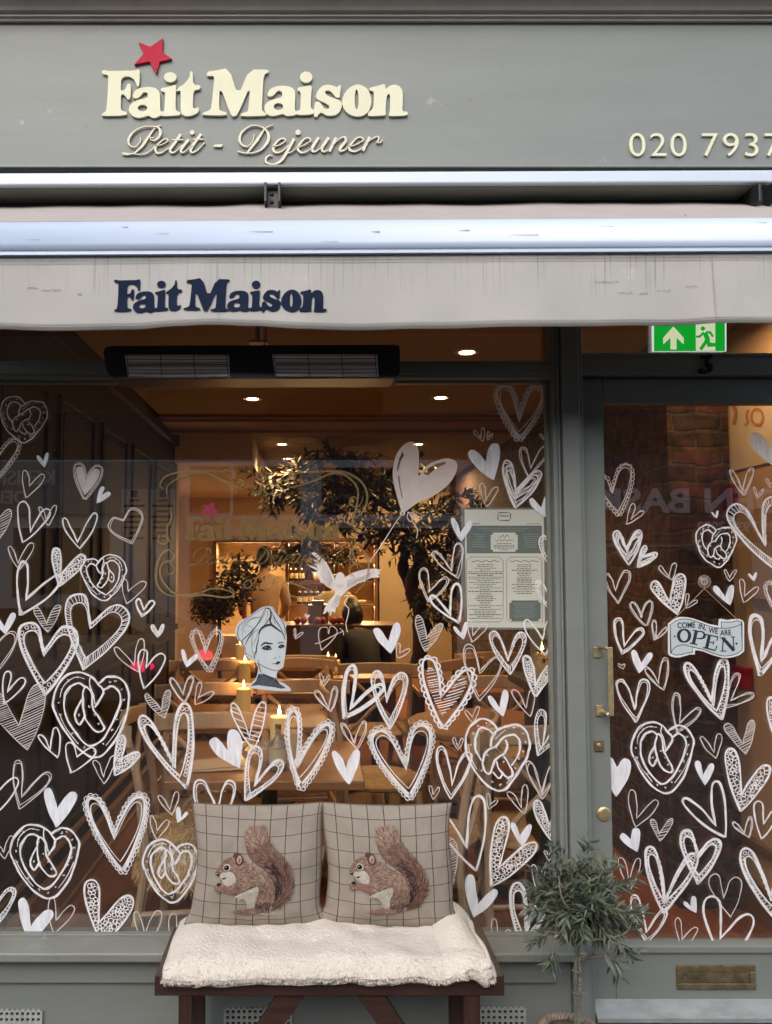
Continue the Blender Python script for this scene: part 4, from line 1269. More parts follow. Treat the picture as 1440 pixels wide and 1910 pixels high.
m.build("pale_print", mat("menu_pale_ink", (0.25, 0.27, 0.24), 0.6, coat=1.0), menu)
m = MB()
logo(m, YM - 0.0008, 0, x0=850 + 600 * .1361 - 10 * .031, y0=930 + 225 * .1361 - 67 * .031, s=.031, step=0.0001)
m.build("menu_logo", MINK, menu)

# ---- hanging open sign on a suction cup
z = lambda l: [(1240 + x * .11806, 1060 + y * .11806) for x, y in l]
YO = DG - 0.016
osign = thing("open_sign", "pale blue ribbon shaped door sign reading come in we are open", "door sign", at(1317, 1160, YO))
oo = z([(55,880),(150,800),(240,770),(340,772),(440,790),(560,830),(700,880),(850,910),(862,800),(900,798),(980,820),(1080,805),(1180,800),(1230,825),(1255,860),(1255,1310),(1180,1370),(1080,1405),(980,1418),(880,1408),(760,1370),(600,1310),(500,1295),(478,1300),(475,1362),(400,1362),(320,1385),(240,1408),(160,1410),(90,1390),(55,1350)])
MB().prism([oo], YO, 0.004).build("sign_border", mat("sign_white", (0.66, 0.68, 0.68), 0.5), osign)
SB = mat("sign_blue", (0.46, 0.53, 0.54), 0.5, var=0.05, scale=15)
ribs = z([(85,890),(180,825),(260,802),(340,802),(440,820),(560,860),(700,915),(800,938),(895,945),(895,845),(960,850),(1060,850),(1140,828),(1215,850),(1225,1290),(1150,1345),(1060,1375),(960,1388),(880,1378),(760,1340),(600,1280),(440,1245),(435,1330),(340,1340),(250,1365),(170,1372),(95,1340)])
MB().prism([ribs], YO - 0.0004, 0).build("ribbon", SB, osign)
m = MB()
m.ribbon(ribs, 1.3, YO - 0.0007, 0, True)
m.ribbon(crom(z([(895,945),(1000,945),(1120,920),(1222,875)]), 5), 1.3, YO - 0.0008)
m.ribbon(crom(z([(95,1340),(140,1270),(220,1220),(320,1212),(440,1245)]), 5), 1.3, YO - 0.0008)
# OPEN in upright slab strokes
def sp(pts, wd, i):
    m.ribbon(z(pts), [x_ * .11806 for x_ in wd] if isinstance(wd, list) else wd * .11806, YO - 0.0009 - 0.0001 * i)
oc = ell(305, 1065, 88, 98, 26)
m.ribbon(z(oc), [(22 + 30 * abs(cos(2 * pi * i / 26))) * .11806 for i in range(26)], YO - 0.0009, 0, True)
sp([(500,985),(450,1195)], 52, 1); sp([(440,975),(560,1000)], 18, 2); sp([(395,1180),(515,1205)], 20, 2)
sp(crom([(510,995),(580,1000),(625,1035),(620,1085),(570,1110),(480,1100)], 4), [18]*5 + [26]*4 + [42]*5 + [26]*3 + [18]*4, 3)
sp([(705,1060),(660,1265)], 52, 1); sp([(650,1045),(845,1085)], 20, 2); sp([(835,1080),(825,1145)], 18, 3); sp([(605,1250),(800,1298)], 22, 2); sp([(800,1295),(822,1225)], 18, 3); sp([(690,1160),(770,1178)], 16, 4); sp([(775,1145),(762,1210)], 14, 5)
sp([(925,1100),(910,1305)], 20, 1); sp([(915,1100),(1095,1300)], 54, 2); sp([(1080,1085),(1095,1300)], 18, 3); sp([(870,1098),(960,1102)], 16, 4); sp([(1045,1085),(1110,1085)], 16, 4); sp([(880,1308),(975,1306)], 16, 4)
for q in ([(140,1075),(158,1055),(178,1075),(158,1095)], [(1112,1190),(1132,1168),(1155,1190),(1132,1212)]):
    m.prism([z(q)], YO - 0.001, 0)
m.build("sign_lettering", mat("sign_ink", (0.015, 0.02, 0.03), 0.5), osign)
def small_word(s_, x, y, hgt, rot, sx):
    return text(s_, hgt * .11806 * 1.4, 1240 + x * .11806, 1060 + y * .11806, YO - 0.0012, 0.0004, bpy.data.materials["sign_ink"], "small_lettering", osign, rot=rot, sx=sx, bold=0.0005)
small_word("COME", 200, 945, 88, radians(2), 0.82)
small_word("IN,", 525, 950, 85, radians(-12), 0.85)
small_word("WE", 690, 1015, 85, radians(-8), 0.80)
small_word("ARE", 880, 1062, 85, radians(3), 0.82)
m = MB()
CORD = mat("jute_cord", (0.42, 0.28, 0.17), 0.9)
m.tube([at(1240 + 150 * .11806, 1060 + 800 * .11806, YO), at(1240 + 625 * .11806, 1060 + 320 * .11806, YO - 0.002), at(1240 + 1150 * .11806, 1060 + 815 * .11806, YO)], 0.0012, 6)
m.tube([at(1240 + 625 * .11806, 1060 + 320 * .11806, YO - 0.002), at(1240 + 625 * .11806, 1060 + 215 * .11806, YO - 0.003)], 0.001, 6)
m.build("cord", CORD, osign)
cup = thing("suction_cup", "clear round suction cup on the door pane holding up the open sign", "suction cup", at(1314, 1085, DG))
m = MB().lathe(at(1314, 1085, DG - 0.0105), [(0.001, 0.011), (0.006, 0.010), (0.010, 0.004), (0.0200, 0.001), (0.0215, 0.0)], 24, Vector((0, -1, 0)))
SUC = mat("clear_rubber", (0.5, 0.42, 0.38), 0.15, trans=0.72)
m.build("cup", SUC, cup, smooth=True)
m = MB().tube([at(1314 + 5.5 * cos(a), 1085 + 5.5 * sin(a), DG - 0.021) for a in [2 * pi * i / 14 for i in range(14)]], 0.0009, 6, True)
m.build("hook", mat("hook_plastic", (0.6, 0.5, 0.45), 0.3), cup)

# ---- exit sign in the fanlight
YE = GLASS_Y - 0.012
es = thing("exit_sign", "green and white fire exit sign with arrow and running figure over the door", "exit sign", at(1285, 655, YE))
EG = mat("exit_green", (0.002, 0.19, 0.012), 0.4, emit=(0.003, 0.30, 0.02), estr=0.55)
EW = mat("exit_white", (0.70, 0.72, 0.50), 0.4, emit=(0.70, 0.72, 0.48), estr=0.42)
EWH = mat("exit_edge", (0.8, 0.8, 0.8), 0.4, emit=(0.8, 0.85, 0.85), estr=0.4)
e = lambda l: [(1200 + x / 6.0, 590 + y / 6.0) for x, y in l]
MB().prism([e([(100,20),(930,20),(930,390),(104,390)])], YE, 0.006).build("edge_strip", EWH, es)
MB().prism([e([(118,20),(912,20),(914,390),(118,390)])], YE - 0.0006, 0).build("green_panel", EG, es)
m = MB()
m.prism([e([(336,113),(452,240),(452,315),(372,240),(372,370),(303,370),(303,240),(222,315),(222,240)])], YE - 0.001, 0)
m.prism([e([(586,40),(804,40),(806,385),(588,385)])], YE - 0.001, 0)
m.build("white_symbol", EW, es)
m = MB()
m.prism([e(ell(666,137,25,24,16))], YE - 0.0013, 0)
for i, (pts, wd) in enumerate((([(690,185),(708,230),(722,265)], 9.0), ([(700,178),(745,178),(780,228)], 4.2), ([(680,180),(630,226),(590,228)], 4.2), ([(722,240),(690,300),(640,372)], 6.4), ([(725,245),(730,318),(836,320)], 6.0), ([(815,315),(842,332)], 3.0))):
    m.ribbon(e(pts), wd, YE - 0.0014 - 0.0001 * i)
m.build("running_figure", EG, es)

# ------------------------------------------------------------------ awning
AB = 1.90                                      # depth of the awning's front bar
awn = thing("awning", "beige fabric awning with white front bar and navy lettering on its dirty valance", "awning", at(590, 475, AB))
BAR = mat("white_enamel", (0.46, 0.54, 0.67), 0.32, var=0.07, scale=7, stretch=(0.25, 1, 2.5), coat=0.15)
FABT = mat("awning_fabric", (0.33, 0.295, 0.27), 0.85, var=0.06, scale=10)
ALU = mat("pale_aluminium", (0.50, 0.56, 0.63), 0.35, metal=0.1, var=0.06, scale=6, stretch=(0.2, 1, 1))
GUN = mat("dark_metal", (0.035, 0.036, 0.04), 0.45)
AX0, AX1 = xx(-600, AB), xx(2000, AB)
# cassette under the fascia: pale top rail and a dark slot
YC = 2.16
SK = (345 - 340) / 1440.0                      # the awning hangs a touch out of level
def azz(px, py, Y):
    return at(px, py - SK * px * 1.15, Y).z
def skew_box(mb, Y0, Y1, pyt, pyb, x0=AX0 - 0.4, x1=AX1 + 0.4):
    k = -SK * 1.15
    pl, pr = PX0 + x0 / mpp(Y0), PX0 + x1 / mpp(Y0)
    zt0, zt1 = at(590, pyt + k * pl, Y0).z, at(590, pyt + k * pr, Y0).z
    zb0, zb1 = at(590, pyb + k * pl, Y0).z, at(590, pyb + k * pr, Y0).z
    vs = [Vector(p) for p in ((x0, Y0, zb0), (x1, Y0, zb1), (x1, Y0, zt1), (x0, Y0, zt0), (x0, Y1, zb0), (x1, Y1, zb1), (x1, Y1, zt1), (x0, Y1, zt0))]
    return mb.add(vs, [(0, 1, 2, 3), (5, 4, 7, 6), (3, 2, 6, 7), (1, 0, 4, 5), (0, 3, 7, 4), (1, 5, 6, 2)])
m = skew_box(MB(), YC, FACE - 0.003, 322, 346)
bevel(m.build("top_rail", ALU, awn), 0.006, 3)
m = skew_box(MB(), YC + 0.015, FACE - 0.003, 346.3, 352)
m.build("rail_lip", SAGE2, awn)
m = skew_box(MB(), 2.26, 2.40, 352.5, 470)
m.build("slot_back", GUN, awn)
# bracket(s)
def bracket(px0, px1):
    m = MB()
    x0, x1 = xx(px0, 2.18), xx(px1, 2.18)
    m.box(x0, x1, 2.185, 2.262, zz(386, 2.18), zz(349, 2.18))
    m.box(x0 - 0.004, x0 + 0.004, 2.14, 2.185, zz(388, 2.18), zz(352, 2.18))
    m.box(x1 - 0.004, x1 + 0.004, 2.14, 2.185, zz(388, 2.18), zz(352, 2.18))
    p = at((px0 + px1) / 2, 362, 2.184)
    m.lathe(p, [(0.006, 0), (0.006, 0.004), (0.001, 0.005)], 8, Vector((0, -1, 0)))
    p = at((px0 + px1) / 2, 377, 2.184)
    m.lathe(p, [(0.006, 0), (0.006, 0.004), (0.001, 0.005)], 8, Vector((0, -1, 0)))
    bevel(m.build("bracket", mat("bracket_grey", (0.022, 0.024, 0.026), 0.4, metal=0.3), awn), 0.002)
bracket(494, 520)
bracket(1427, 1453)
# canopy fabric from the slot down to the bar
nx = 180
m = MB()
vs, fs = [], []
for j in range(7):
    t = j / 6
    for i in range(nx + 1):
        px = -620 + 2640 * i / nx
        Y = 2.25 + (AB + 0.035 - 2.25) * t
        rip = (1 - t) * (0.0012 * sin(px * 0.011) + 0.0012 * sin(px * 0.031 + 1)) + 0.006 * exp(-((px - 455) / 45) ** 2) * (1 - t) + 0.006 * exp(-((px - 1110) / 60) ** 2) * (1 - t)
        zc = at(590, 384 - SK * px * 1.2, 2.25).z + rip
        zb = at(590, 412 - SK * px * 1.2, AB + 0.03).z
        vs.append(Vector((xx(px, AB), Y, zc * (1 - t) + zb * t)))
for j in range(6):
    for i in range(nx):
        a = j * (nx + 1) + i
        fs.append((a, a + 1, a + nx + 2, a + nx + 1))
m.add(vs, fs)
m.build("canopy", FABT, awn, smooth=True)
# front bar: a rounded extrusion
m = MB()
prof = [(0.060, 401), (0.046, 401.6), (0.033, 403.4), (0.023, 406.5), (0.0155, 411), (0.010, 417), (0.006, 424.5), (0.003, 433), (0.001, 443), (0.0, 454), (0.0, 466.5), (0.004, 468), (0.004, 470), (0.001, 471), (0.001, 475), (0.03, 476.5), (0.060, 474)]
vs, fs = [], []
for px in (-620, 2020):
    for (dy, py) in prof:
        vs.append(Vector((xx(px, AB), AB + dy, at(590, py - SK * px * 1.55, AB).z)))
n = len(prof)
for i in range(n):
    j = (i + 1) % n
    fs.append((i, j, n + j, n + i))
fs += [tuple(range(n)), tuple(range(n, 2 * n))[::-1]]
m.add(vs, fs)
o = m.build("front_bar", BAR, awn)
for k, p_ in enumerate(o.data.polygons):
    p_.use_smooth = k < 10
bpy.context.view_layer.update()
m = MB()
for (x, y, l, h_) in ((232, 424, 14, 1.4), (484, 433, 50, 1.0), (700, 434, 18, 1.5), (865, 432, 22, 1.2), (300, 436, 30, .7), (975, 441, 60, .8), (1278, 404, 3, 4), (610, 452, 40, .6), (1420, 420, 20, .7), (60, 447, 30, .6), (1130, 426, 30, .6)):
    yy_ = AB + max(0.0, 0.0155 * ((454 - y) / 43.0) ** 2.2) - 0.0012
    m.prism([[(x - l / 2, y - SK * x), (x + l / 2, y - h_ * .3 - SK * x), (x + l / 2, y + h_ - SK * x), (x - l / 4, y + h_ * .6 - SK * x)]], yy_ - 0.0012, 0)
m.build("scuff_marks", mat("scuff", (0.22, 0.23, 0.25), 0.6), awn)
# valance
def vbot(px):
    pts = [(-700, 611), (-350, 615), (-120, 612), (0, 613), (130, 616), (250, 614), (330, 610), (410, 606), (470, 608), (560, 613), (680, 614), (800, 613), (950, 611), (1100, 608), (1215, 606), (1355, 603), (1600, 604), (1850, 600), (2100, 603)]
    for (a, b), (c, d) in zip(pts, pts[1:]):
        if a <= px <= c:
            t = (px - a) / (c - a)
            t = t * t * (3 - 2 * t)
            return b + (d - b) * t
    return 605
YV = AB + 0.012
def vpos(px, t):
    """t 0 top .. 1 bottom"""
    top = 474 - SK * px * 1.55
    py = top + (vbot(px) - top) * t
    dy = t * (0.006 * sin(px * 0.011 + 0.6) + 0.003 * sin(px * 0.031) + 0.004 * exp(-((px - 410) / 40) ** 2) - 0.006 * exp(-((px - 1330) / 25) ** 2))
    q = at(px, py, YV)
    return Vector((q.x, YV + dy, q.z))
nx, nz = 300, 10
vs, fs = [], []
for j in range(nz + 1):
    for i in range(nx + 1):
        vs.append(vpos(-620 + 2640 * i / nx, j / nz))
for j in range(nz):
    for i in range(nx):
        a = j * (nx + 1) + i
        fs.append((a, a + 1, a + nx + 2, a + nx + 1))
VAL = mat("valance_cloth", (0.385, 0.376, 0.350), 0.92, var=0.08, scale=4, bump=0.04, bscale=500, wear=(7, (0.50, 0.475, 0.44), (0.34, 0.32, 0.295), 0.5))
# rain streaks running down from the bar, fading towards the hem, and a few blotches
t = VAL.node_tree
b = t.nodes["Principled BSDF"]
src = b.inputs["Base Color"].links[0].from_socket
tc = t.nodes.new("ShaderNodeTexCoord")
mp = t.nodes.new("ShaderNodeMapping")
mp.inputs["Scale"].default_value = (125, 1, 2.2)
t.links.new(tc.outputs["Object"], mp.inputs[0])
nz1 = t.nodes.new("ShaderNodeTexNoise")
nz1.inputs["Scale"].default_value = 1.0
nz1.inputs["Detail"].default_value = 3
t.links.new(mp.outputs[0], nz1.inputs["Vector"])
r1 = t.nodes.new("ShaderNodeMapRange")
r1.inputs[1].default_value, r1.inputs[2].default_value = 0.56, 0.68
t.links.new(nz1.outputs[0], r1.inputs[0])
se = t.nodes.new("ShaderNodeSeparateXYZ")
t.links.new(tc.outputs["Object"], se.inputs[0])
r2 = t.nodes.new("ShaderNodeMapRange")
r2.inputs[1].default_value, r2.inputs[2].default_value = -0.11, 0.0
r2.inputs[3].default_value, r2.inputs[4].default_value = 0.0, 1.0
t.links.new(se.outputs["Z"], r2.inputs[0])
nl = t.nodes.new("ShaderNodeTexNoise")
nl.inputs["Scale"].default_value = 2.2
nl.inputs["Detail"].default_value = 3
t.links.new(tc.outputs["Object"], nl.inputs["Vector"])
r3 = t.nodes.new("ShaderNodeMapRange")
r3.inputs[1].default_value, r3.inputs[2].default_value = 0.34, 0.58
t.links.new(nl.outputs[0], r3.inputs[0])
mu = t.nodes.new("ShaderNodeMath"); mu.operation = 'MULTIPLY'
t.links.new(r1.outputs[0], mu.inputs[0]); t.links.new(r2.outputs[0], mu.inputs[1])
mu2 = t.nodes.new("ShaderNodeMath"); mu2.operation = 'MULTIPLY'
t.links.new(mu.outputs[0], mu2.inputs[0]); t.links.new(r3.outputs[0], mu2.inputs[1])
mx = t.nodes.new("ShaderNodeMix"); mx.data_type = 'RGBA'
t.links.new(mu2.outputs[0], mx.inputs[0])
t.links.new(src, mx.inputs[6])
mx.inputs[7].default_value = (0.12, 0.12, 0.12, 1)
t.links.new(mx.outputs[2], b.inputs["Base Color"])
vm = MB()
vm.add(vs, fs)
val = vm.build("valance", VAL, awn, smooth=True)
sol = val.modifiers.new("thick", 'SOLIDIFY')
sol.thickness, sol.offset = 0.0015, 1
# lettering printed on the valance, following its folds
def vfn(x, y):
    top = 474 - SK * x * 1.55
    tt = (y - top) / (vbot(x) - top)
    return vpos(x, tt) - Vector((0, 0.0026, 0))
NAVY = mat("navy_print", (0.012, 0.019, 0.040), 0.9, var=0.25, scale=20, spec=0.08)
m = logo(MB(), YV, 0, x0=213 - 10 * .695, y0=520 - 67.5 * .695, s=.695, fn=vfn, step=0.0002)
m.build("valance_lettering", NAVY, val)
m = MB()
for off in (0.09, 0.125):
    m.ribbon([(px, 474 - SK * px * 1.55 + (vbot(px) - 474 + SK * px * 1.55) * off) for px in range(-610, 2010, 20)], 0.9, YV, fn=vfn)
for off in (0.92, 0.95):
    m.ribbon([(px, 474 - SK * px * 1.55 + (vbot(px) - 474 + SK * px * 1.55) * off) for px in range(-610, 2010, 20)], 0.8, YV, fn=vfn)
m.ribbon([(1330 + (k - 6) * .6, 474 - SK * 1330 * 1.55 + k * 10.5) for k in range(13)], 1.6, YV, fn=vfn)
m.ribbon([(404 + k * .3, 474 - SK * 404 * 1.55 + k * 10.5) for k in range(13)], 1.0, YV, fn=vfn)
m.build("hem_stitching", mat("stitching", (0.30, 0.29, 0.27), 0.9), val)
m = MB()
rs = random.Random(3)
SMU = mat("smudge", (0.21, 0.205, 0.20), 0.9, trans=0.45)
for (x, y, l) in ((95, 541, 42), (150, 549, 10), (60, 536, 20), (1165, 546, 34), (1200, 547, 20), (1240, 541, 30), (1290, 534, 25), (1130, 526, 50)):
    MB().ribbon([(x - l / 2 + l * k / 10, y + rs.uniform(-1.3, 1.3)) for k in range(11)], [0.3] + [rs.uniform(.6, 2.4) for _ in range(9)] + [0.3], YV, fn=vfn).build("smudge", SMU, val)

# ------------------------------------------------------------------ patio heater under the awning
YH = 2.12
heat = thing("patio_heater", "black double infrared heater hanging over the window on a short pole", "heater", at(482, 600, 2.2))
def hp_(x, y):
    return at(x, y, YH)
body = [(193,655),(197,648),(210,645),(470,644),(735,643),(744,645),(746,652),(746,695),(743,703),(735,706),(470,707),(215,707),(206,703),(198,690)]
m = MB().prism([body], YH, 0.10)
bevel(m.build("housing", BLACK, heat), 0.006, 3)
for (a, b_, c, d) in ((233,427,662,706),(508,704,661,705)):
    skew = 6
    lamp = MB().prism([[(a, c), (b_, c), (b_ + 2, d - 2), (a + skew, d - 2)]], YH - 0.0025, 0.001).build("reflector", mat("reflector", (0.92, 0.84, 0.78), 0.4, metal=0.2, var=0.3, scale=9, stretch=(0.3, 1, 14)), heat)
    m = MB()
    for k in range(7):
        y = c + 1.5 + (d - c - 5) * k / 6
        m.tube([at(a + 1 + skew * k / 6, y, YH - 0.006), at((a + b_) / 2, y + 0.6, YH - 0.008), at(b_, y, YH - 0.006)], 0.0009, 5)
    for k in range(4):
        x = a + 4 + (b_ - a - 8) * k / 3
        m.tube([at(x, c, YH - 0.004), at(x + 1, (c + d) / 2, YH - 0.010), at(x + 3, d - 2, YH - 0.004)], 0.0012, 5)
    m.build("grille", mat("grille_wire", (0.10, 0.10, 0.10), 0.3, metal=0.8), lamp)
    m = MB()
    m.tube([at(a + 6, (c + d) / 2 - 4, YH - 0.0045), at(b_ - 4, (c + d) / 2 - 4, YH - 0.0045)], 0.0022, 8)
    m.build("lamp_tube", mat("quartz", (0.30, 0.20, 0.17), 0.1, coat=0.5), lamp)
m = MB().tube([at(482, 585, 2.2), at(482, 645, 2.2)], 0.009, 12)
m.tube([at(495, 590, 2.19), at(496, 620, 2.185), at(493, 645, 2.18)], 0.003, 6)
m.box(xx(465, 2.2), xx(500, 2.2), 2.16, 2.24, zz(645, 2.2), zz(641, 2.2))
m.build("pole", mat("steel_pole", (0.25, 0.22, 0.20), 0.3, metal=0.8), heat)

# ------------------------------------------------------------------ bench
YB0, YB1 = 2.03, 2.297
WENGE = wood("dark_wood_x", (0.020, 0.009, 0.007), (0.055, 0.026, 0.019), 'X', 0.42, 18)
WENGEZ = wood("dark_wood_z", (0.018, 0.008, 0.006), (0.050, 0.023, 0.016), 'Z', 0.45, 18)
bx0, bx1 = xx(288, YB0, 1840), xx(941, YB0, 1840)
bz1, bz0 = zz(1819, YB0), zz(1858, YB0)
ben = thing("bench", "dark stained wooden bench with tray edge and slanted braces under the window", "bench", ((bx0 + bx1) / 2, 2.18, 0))
m = MB()
m.box(bx0, bx1, YB0, YB0 + 0.028, bz0, bz1)
m.box(bx0, bx1, YB1 - 0.028, YB1, bz0, bz1)
m.box(bx0, bx0 + 0.028, YB0 + 0.028, YB1 - 0.028, bz0, bz1)
m.box(bx1 - 0.028, bx1, YB0 + 0.028, YB1 - 0.028, bz0, bz1)
bevel(m.build("rim", WENGE, ben), 0.0025)
m = MB()
for i in range(4):
    y0 = YB0 + 0.030 + i * 0.0525
    m.box(bx0 + 0.029, bx1 - 0.029, y0, y0 + 0.048, bz0 + 0.012, bz1 - 0.014)
bevel(m.build("seat", WENGE, ben), 0.003)
for (a, b_) in ((332, 357), (868, 897)):
    for (y0, y1) in ((YB0 + 0.006, YB0 + 0.040), (YB1 - 0.040, YB1 - 0.006)):
        x0, x1 = xx(a, YB0, 1880), xx(b_, YB0, 1880)
        bevel(MB().box(x0, x1, y0, y1, 0, bz0 - 0.0005).build("leg", WENGEZ, ben), 0.002)
zc = bz0 - 0.001
for (xa, xb) in ((545, 338), (690, 892)):
    pa = Vector((xx(xa, YB0, 1860), YB0 + 0.024, zc)); pb_ = Vector((xx(xb, YB0, 1880), YB0 + 0.024, 0.06))
    sgn = 1 if xb > xa else -1
    w2 = 0.032
    vs = [Vector(p) for p in ((pa.x - w2 * 1.15, YB0 + 0.012, zc), (pa.x + w2 * 1.15, YB0 + 0.012, zc), (pb_.x + 0.0, YB0 + 0.012, 0.10), (pb_.x + 0.0, YB0 + 0.012, 0.04))]
    if sgn < 0:
        vs = [vs[1], vs[0], vs[2], vs[3]]
        q = [vs[1], vs[0], vs[3], vs[2]]
    q = [Vector((pa.x - sgn * 0.036, YB0 + 0.012, zc)), Vector((pa.x + sgn * 0.036, YB0 + 0.012, zc)), Vector((pb_.x - sgn * 0.015, YB0 + 0.012, 0.13)), Vector((pb_.x - sgn * 0.015, YB0 + 0.012, 0.075))]
    back = [v + Vector((0, 0.022, 0)) for v in q]
    m = MB().add(q + back, [(0, 1, 2, 3), (7, 6, 5, 4), (0, 4, 5, 1), (1, 5, 6, 2), (2, 6, 7, 3), (3, 7, 4, 0)])
    bevel(m.build("brace", WENGE, ben), 0.002)

# ------------------------------------------------------------------ fleece blanket folded on the bench
rs = random.Random(11)
from mathutils import noise
SEATZ = bz1 - 0.014
TOPZ = bz1 + 0.020
FL0, FL1 = xx(306, YB0 - 0.01, 1810), xx(914, YB0 - 0.01, 1810)
bl = thing("blanket", "thick cream fleece blanket folded over the bench seat under two cushions", "blanket", ((FL0 + FL1) / 2, 2.18, TOPZ))
def bl_pt(u, v):
    """u 0..1 left to right, v 0..1 from the back over the front edge"""
    x = FL0 + (FL1 - FL0) * u
    if v < 0.66:
        t = v / 0.66
        y = 2.292 - (2.292 - 2.055) * t
        z = TOPZ + 0.012 - 0.004 * t
    else:
        a = (v - 0.66) / 0.34
        ang = a * pi * 0.62
        y = 2.055 - 0.045 * sin(min(ang, pi / 2)) + (0.012 * (ang - pi / 2) if ang > pi / 2 else 0)
        z = TOPZ + 0.008 - 0.042 * (1 - cos(min(ang, pi / 2))) - (0.03 * (ang - pi / 2) if ang > pi / 2 else 0)
        z = max(z, bz1 + 0.0035 - 0.010 * (y < YB0 - 0.001) * (u < 0.93))
    nz_ = noise.noise(Vector((x * 5, y * 9, 1.3))) * 0.012 + noise.noise(Vector((x * 18, y * 14, 4.1))) * 0.006 + 0.006 * max(0, noise.noise(Vector((x * 2.2 + y * 9, y * 3, 7.7)))) ** 2 * 6
    # rolled right end and slack left end
    e_ = max(0.0, (u - 0.86) / 0.14)
    z += nz_ + 0.030 * sin(pi * min(1, e_ * 1.15)) * (1 - 0.5 * v)
    x -= 0.012 * e_ * sin(v * 7)
    el_ = max(0.0, (0.07 - u) / 0.07)
    z -= 0.020 * el_ * el_ * (1 if v < 0.8 else 0.3)
    z -= 0.03 * max(0, (u - 0.975) / 0.025) ** 2
    z = max(z, SEATZ + 0.004) if v < 0.66 else max(z, bz1 - 0.008)
    return Vector((x, y + 0.006 * noise.noise(Vector((x * 7, 3.3, v * 2))), z))
NU, NV = 150, 46
m = MB()
vs = [bl_pt(i / NU, j / NV) for j in range(NV + 1) for i in range(NU + 1)]
fs = [(j * (NU + 1) + i, j * (NU + 1) + i + 1, (j + 1) * (NU + 1) + i + 1, (j + 1) * (NU + 1) + i) for j in range(NV) for i in range(NU)]
m.add(vs, fs)
FLE = mat("fleece", (0.61, 0.555, 0.48), 0.95, var=0.05, scale=14, bump=0.6, bscale=110, spec=0.1)
fl = m.build("fleece_cloth", FLE, bl, smooth=True)
s_ = fl.modifiers.new("thick", 'SOLIDIFY')
s_.thickness, s_.offset = 0.012, -1
# pile tufts
m = MB()
for _ in range(34000):
    u, v = rs.random(), rs.random() ** 0.8
    p = bl_pt(u, v)
    q1, q2 = bl_pt(min(1, u + .004), v), bl_pt(u, min(1, v + .01))
    nn = (q2 - p).cross(q1 - p)
    if nn.length < 1e-9:
        continue
    nn.normalize()
    if nn.z < -0.2 or (v < 0.66 and nn.z < 0):
        nn = -nn
    fld = Vector((noise.noise(p * 14), -0.6 + noise.noise(p * 11 + Vector((5, 0, 0))), -0.25))
    d = (nn * 0.55 + fld * 0.9 + Vector((rs.uniform(-.4, .4), rs.uniform(-.4, .4), rs.uniform(-.2, .3)))).normalized()
    L = rs.uniform(0.007, 0.016) * (1.35 if v > 0.62 else 0.9)
    cj = rs.uniform(0.78, 1.12)
    sd = d.cross(nn)
    sd = (sd.normalized() if sd.length > 1e-6 else Vector((1, 0, 0))) * rs.uniform(0.0009, 0.0018)
    b0 = p - nn * 0.001
    mid = b0 + (d * 0.5 + nn * 0.25) * L
    m.add([b0 - sd, b0 + sd, mid + sd * 0.7, mid - sd * 0.7, b0 + d * L], [(0, 1, 2, 3), (3, 2, 4)], (0.65 * cj, 0.592 * cj, 0.51 * cj))
m.build("pile", mat("fleece_pile", (0.7, 0.65, 0.58), 0.95, spec=0.05, tint=True), bl)
# folded layers showing at the right end
m = MB()
for k in range(3):
    zl = bz1 + 0.004 + k * 0.012
    pts = []
    for i in range(24):
        t = i / 23
        y = 2.285 - 0.27 * t
        pts.append((FL1 - 0.004 + 0.006 * sin(k * 2 + t * 5) - 0.02 * (t > .96), y, zl + 0.003 * sin(t * 9 + k)))
    m.tube(pts, 0.0085, 8)
m.build("folded_edge", FLE, bl, smooth=True)

# ------------------------------------------------------------------ cushions
CUSH = mat("tattersall_cloth", (0.265, 0.23, 0.19), 0.92, var=0.05, scale=25, bump=0.25, bscale=420, spec=0.2)
t = CUSH.node_tree
b = t.nodes["Principled BSDF"]
base = b.inputs["Base Color"].links[0].from_socket
uv = t.nodes.new("ShaderNodeUVMap")
uv.uv_map = "weave"
se = t.nodes.new("ShaderNodeSeparateXYZ")
t.links.new(uv.outputs[0], se.inputs[0])
def line_mask(ax, n_, ph, wd):
    a = t.nodes.new("ShaderNodeMath"); a.operation = 'MULTIPLY_ADD'
    t.links.new(se.outputs[ax], a.inputs[0]); a.inputs[1].default_value = n_; a.inputs[2].default_value = ph
    f = t.nodes.new("ShaderNodeMath"); f.operation = 'FRACT'
    t.links.new(a.outputs[0], f.inputs[0])
    c = t.nodes.new("ShaderNodeMath"); c.operation = 'LESS_THAN'
    t.links.new(f.outputs[0], c.inputs[0]); c.inputs[1].default_value = wd
    return c
lv = line_mask("X", 8.0, 0.28, 0.05)
lh = line_mask("Y", 7.4, 0.30, 0.05)
wv = t.nodes.new("ShaderNodeTexWave")
wv.inputs["Scale"].default_value = 90
wv.inputs["Distortion"].default_value = 3
t.links.new(uv.outputs[0], wv.inputs["Vector"])
rr = t.nodes.new("ShaderNodeMapRange")
rr.inputs[3].default_value, rr.inputs[4].default_value = 0.82, 1.14
t.links.new(wv.outputs[0], rr.inputs[0])
m0 = t.nodes.new("ShaderNodeMix"); m0.data_type = 'RGBA'; m0.blend_type = 'MULTIPLY'; m0.inputs[0].default_value = 1
t.links.new(base, m0.inputs[6]); t.links.new(rr.outputs[0], m0.inputs[7])
m1 = t.nodes.new("ShaderNodeMix"); m1.data_type = 'RGBA'
t.links.new(lh.outputs[0], m1.inputs[0]); t.links.new(m0.outputs[2], m1.inputs[6]); m1.inputs[7].default_value = (0.125, 0.075, 0.058, 1)
m2 = t.nodes.new("ShaderNodeMix"); m2.data_type = 'RGBA'
t.links.new(lv.outputs[0], m2.inputs[0]); t.links.new(m1.outputs[2], m2.inputs[6]); m2.inputs[7].default_value = (0.045, 0.030, 0.024, 1)
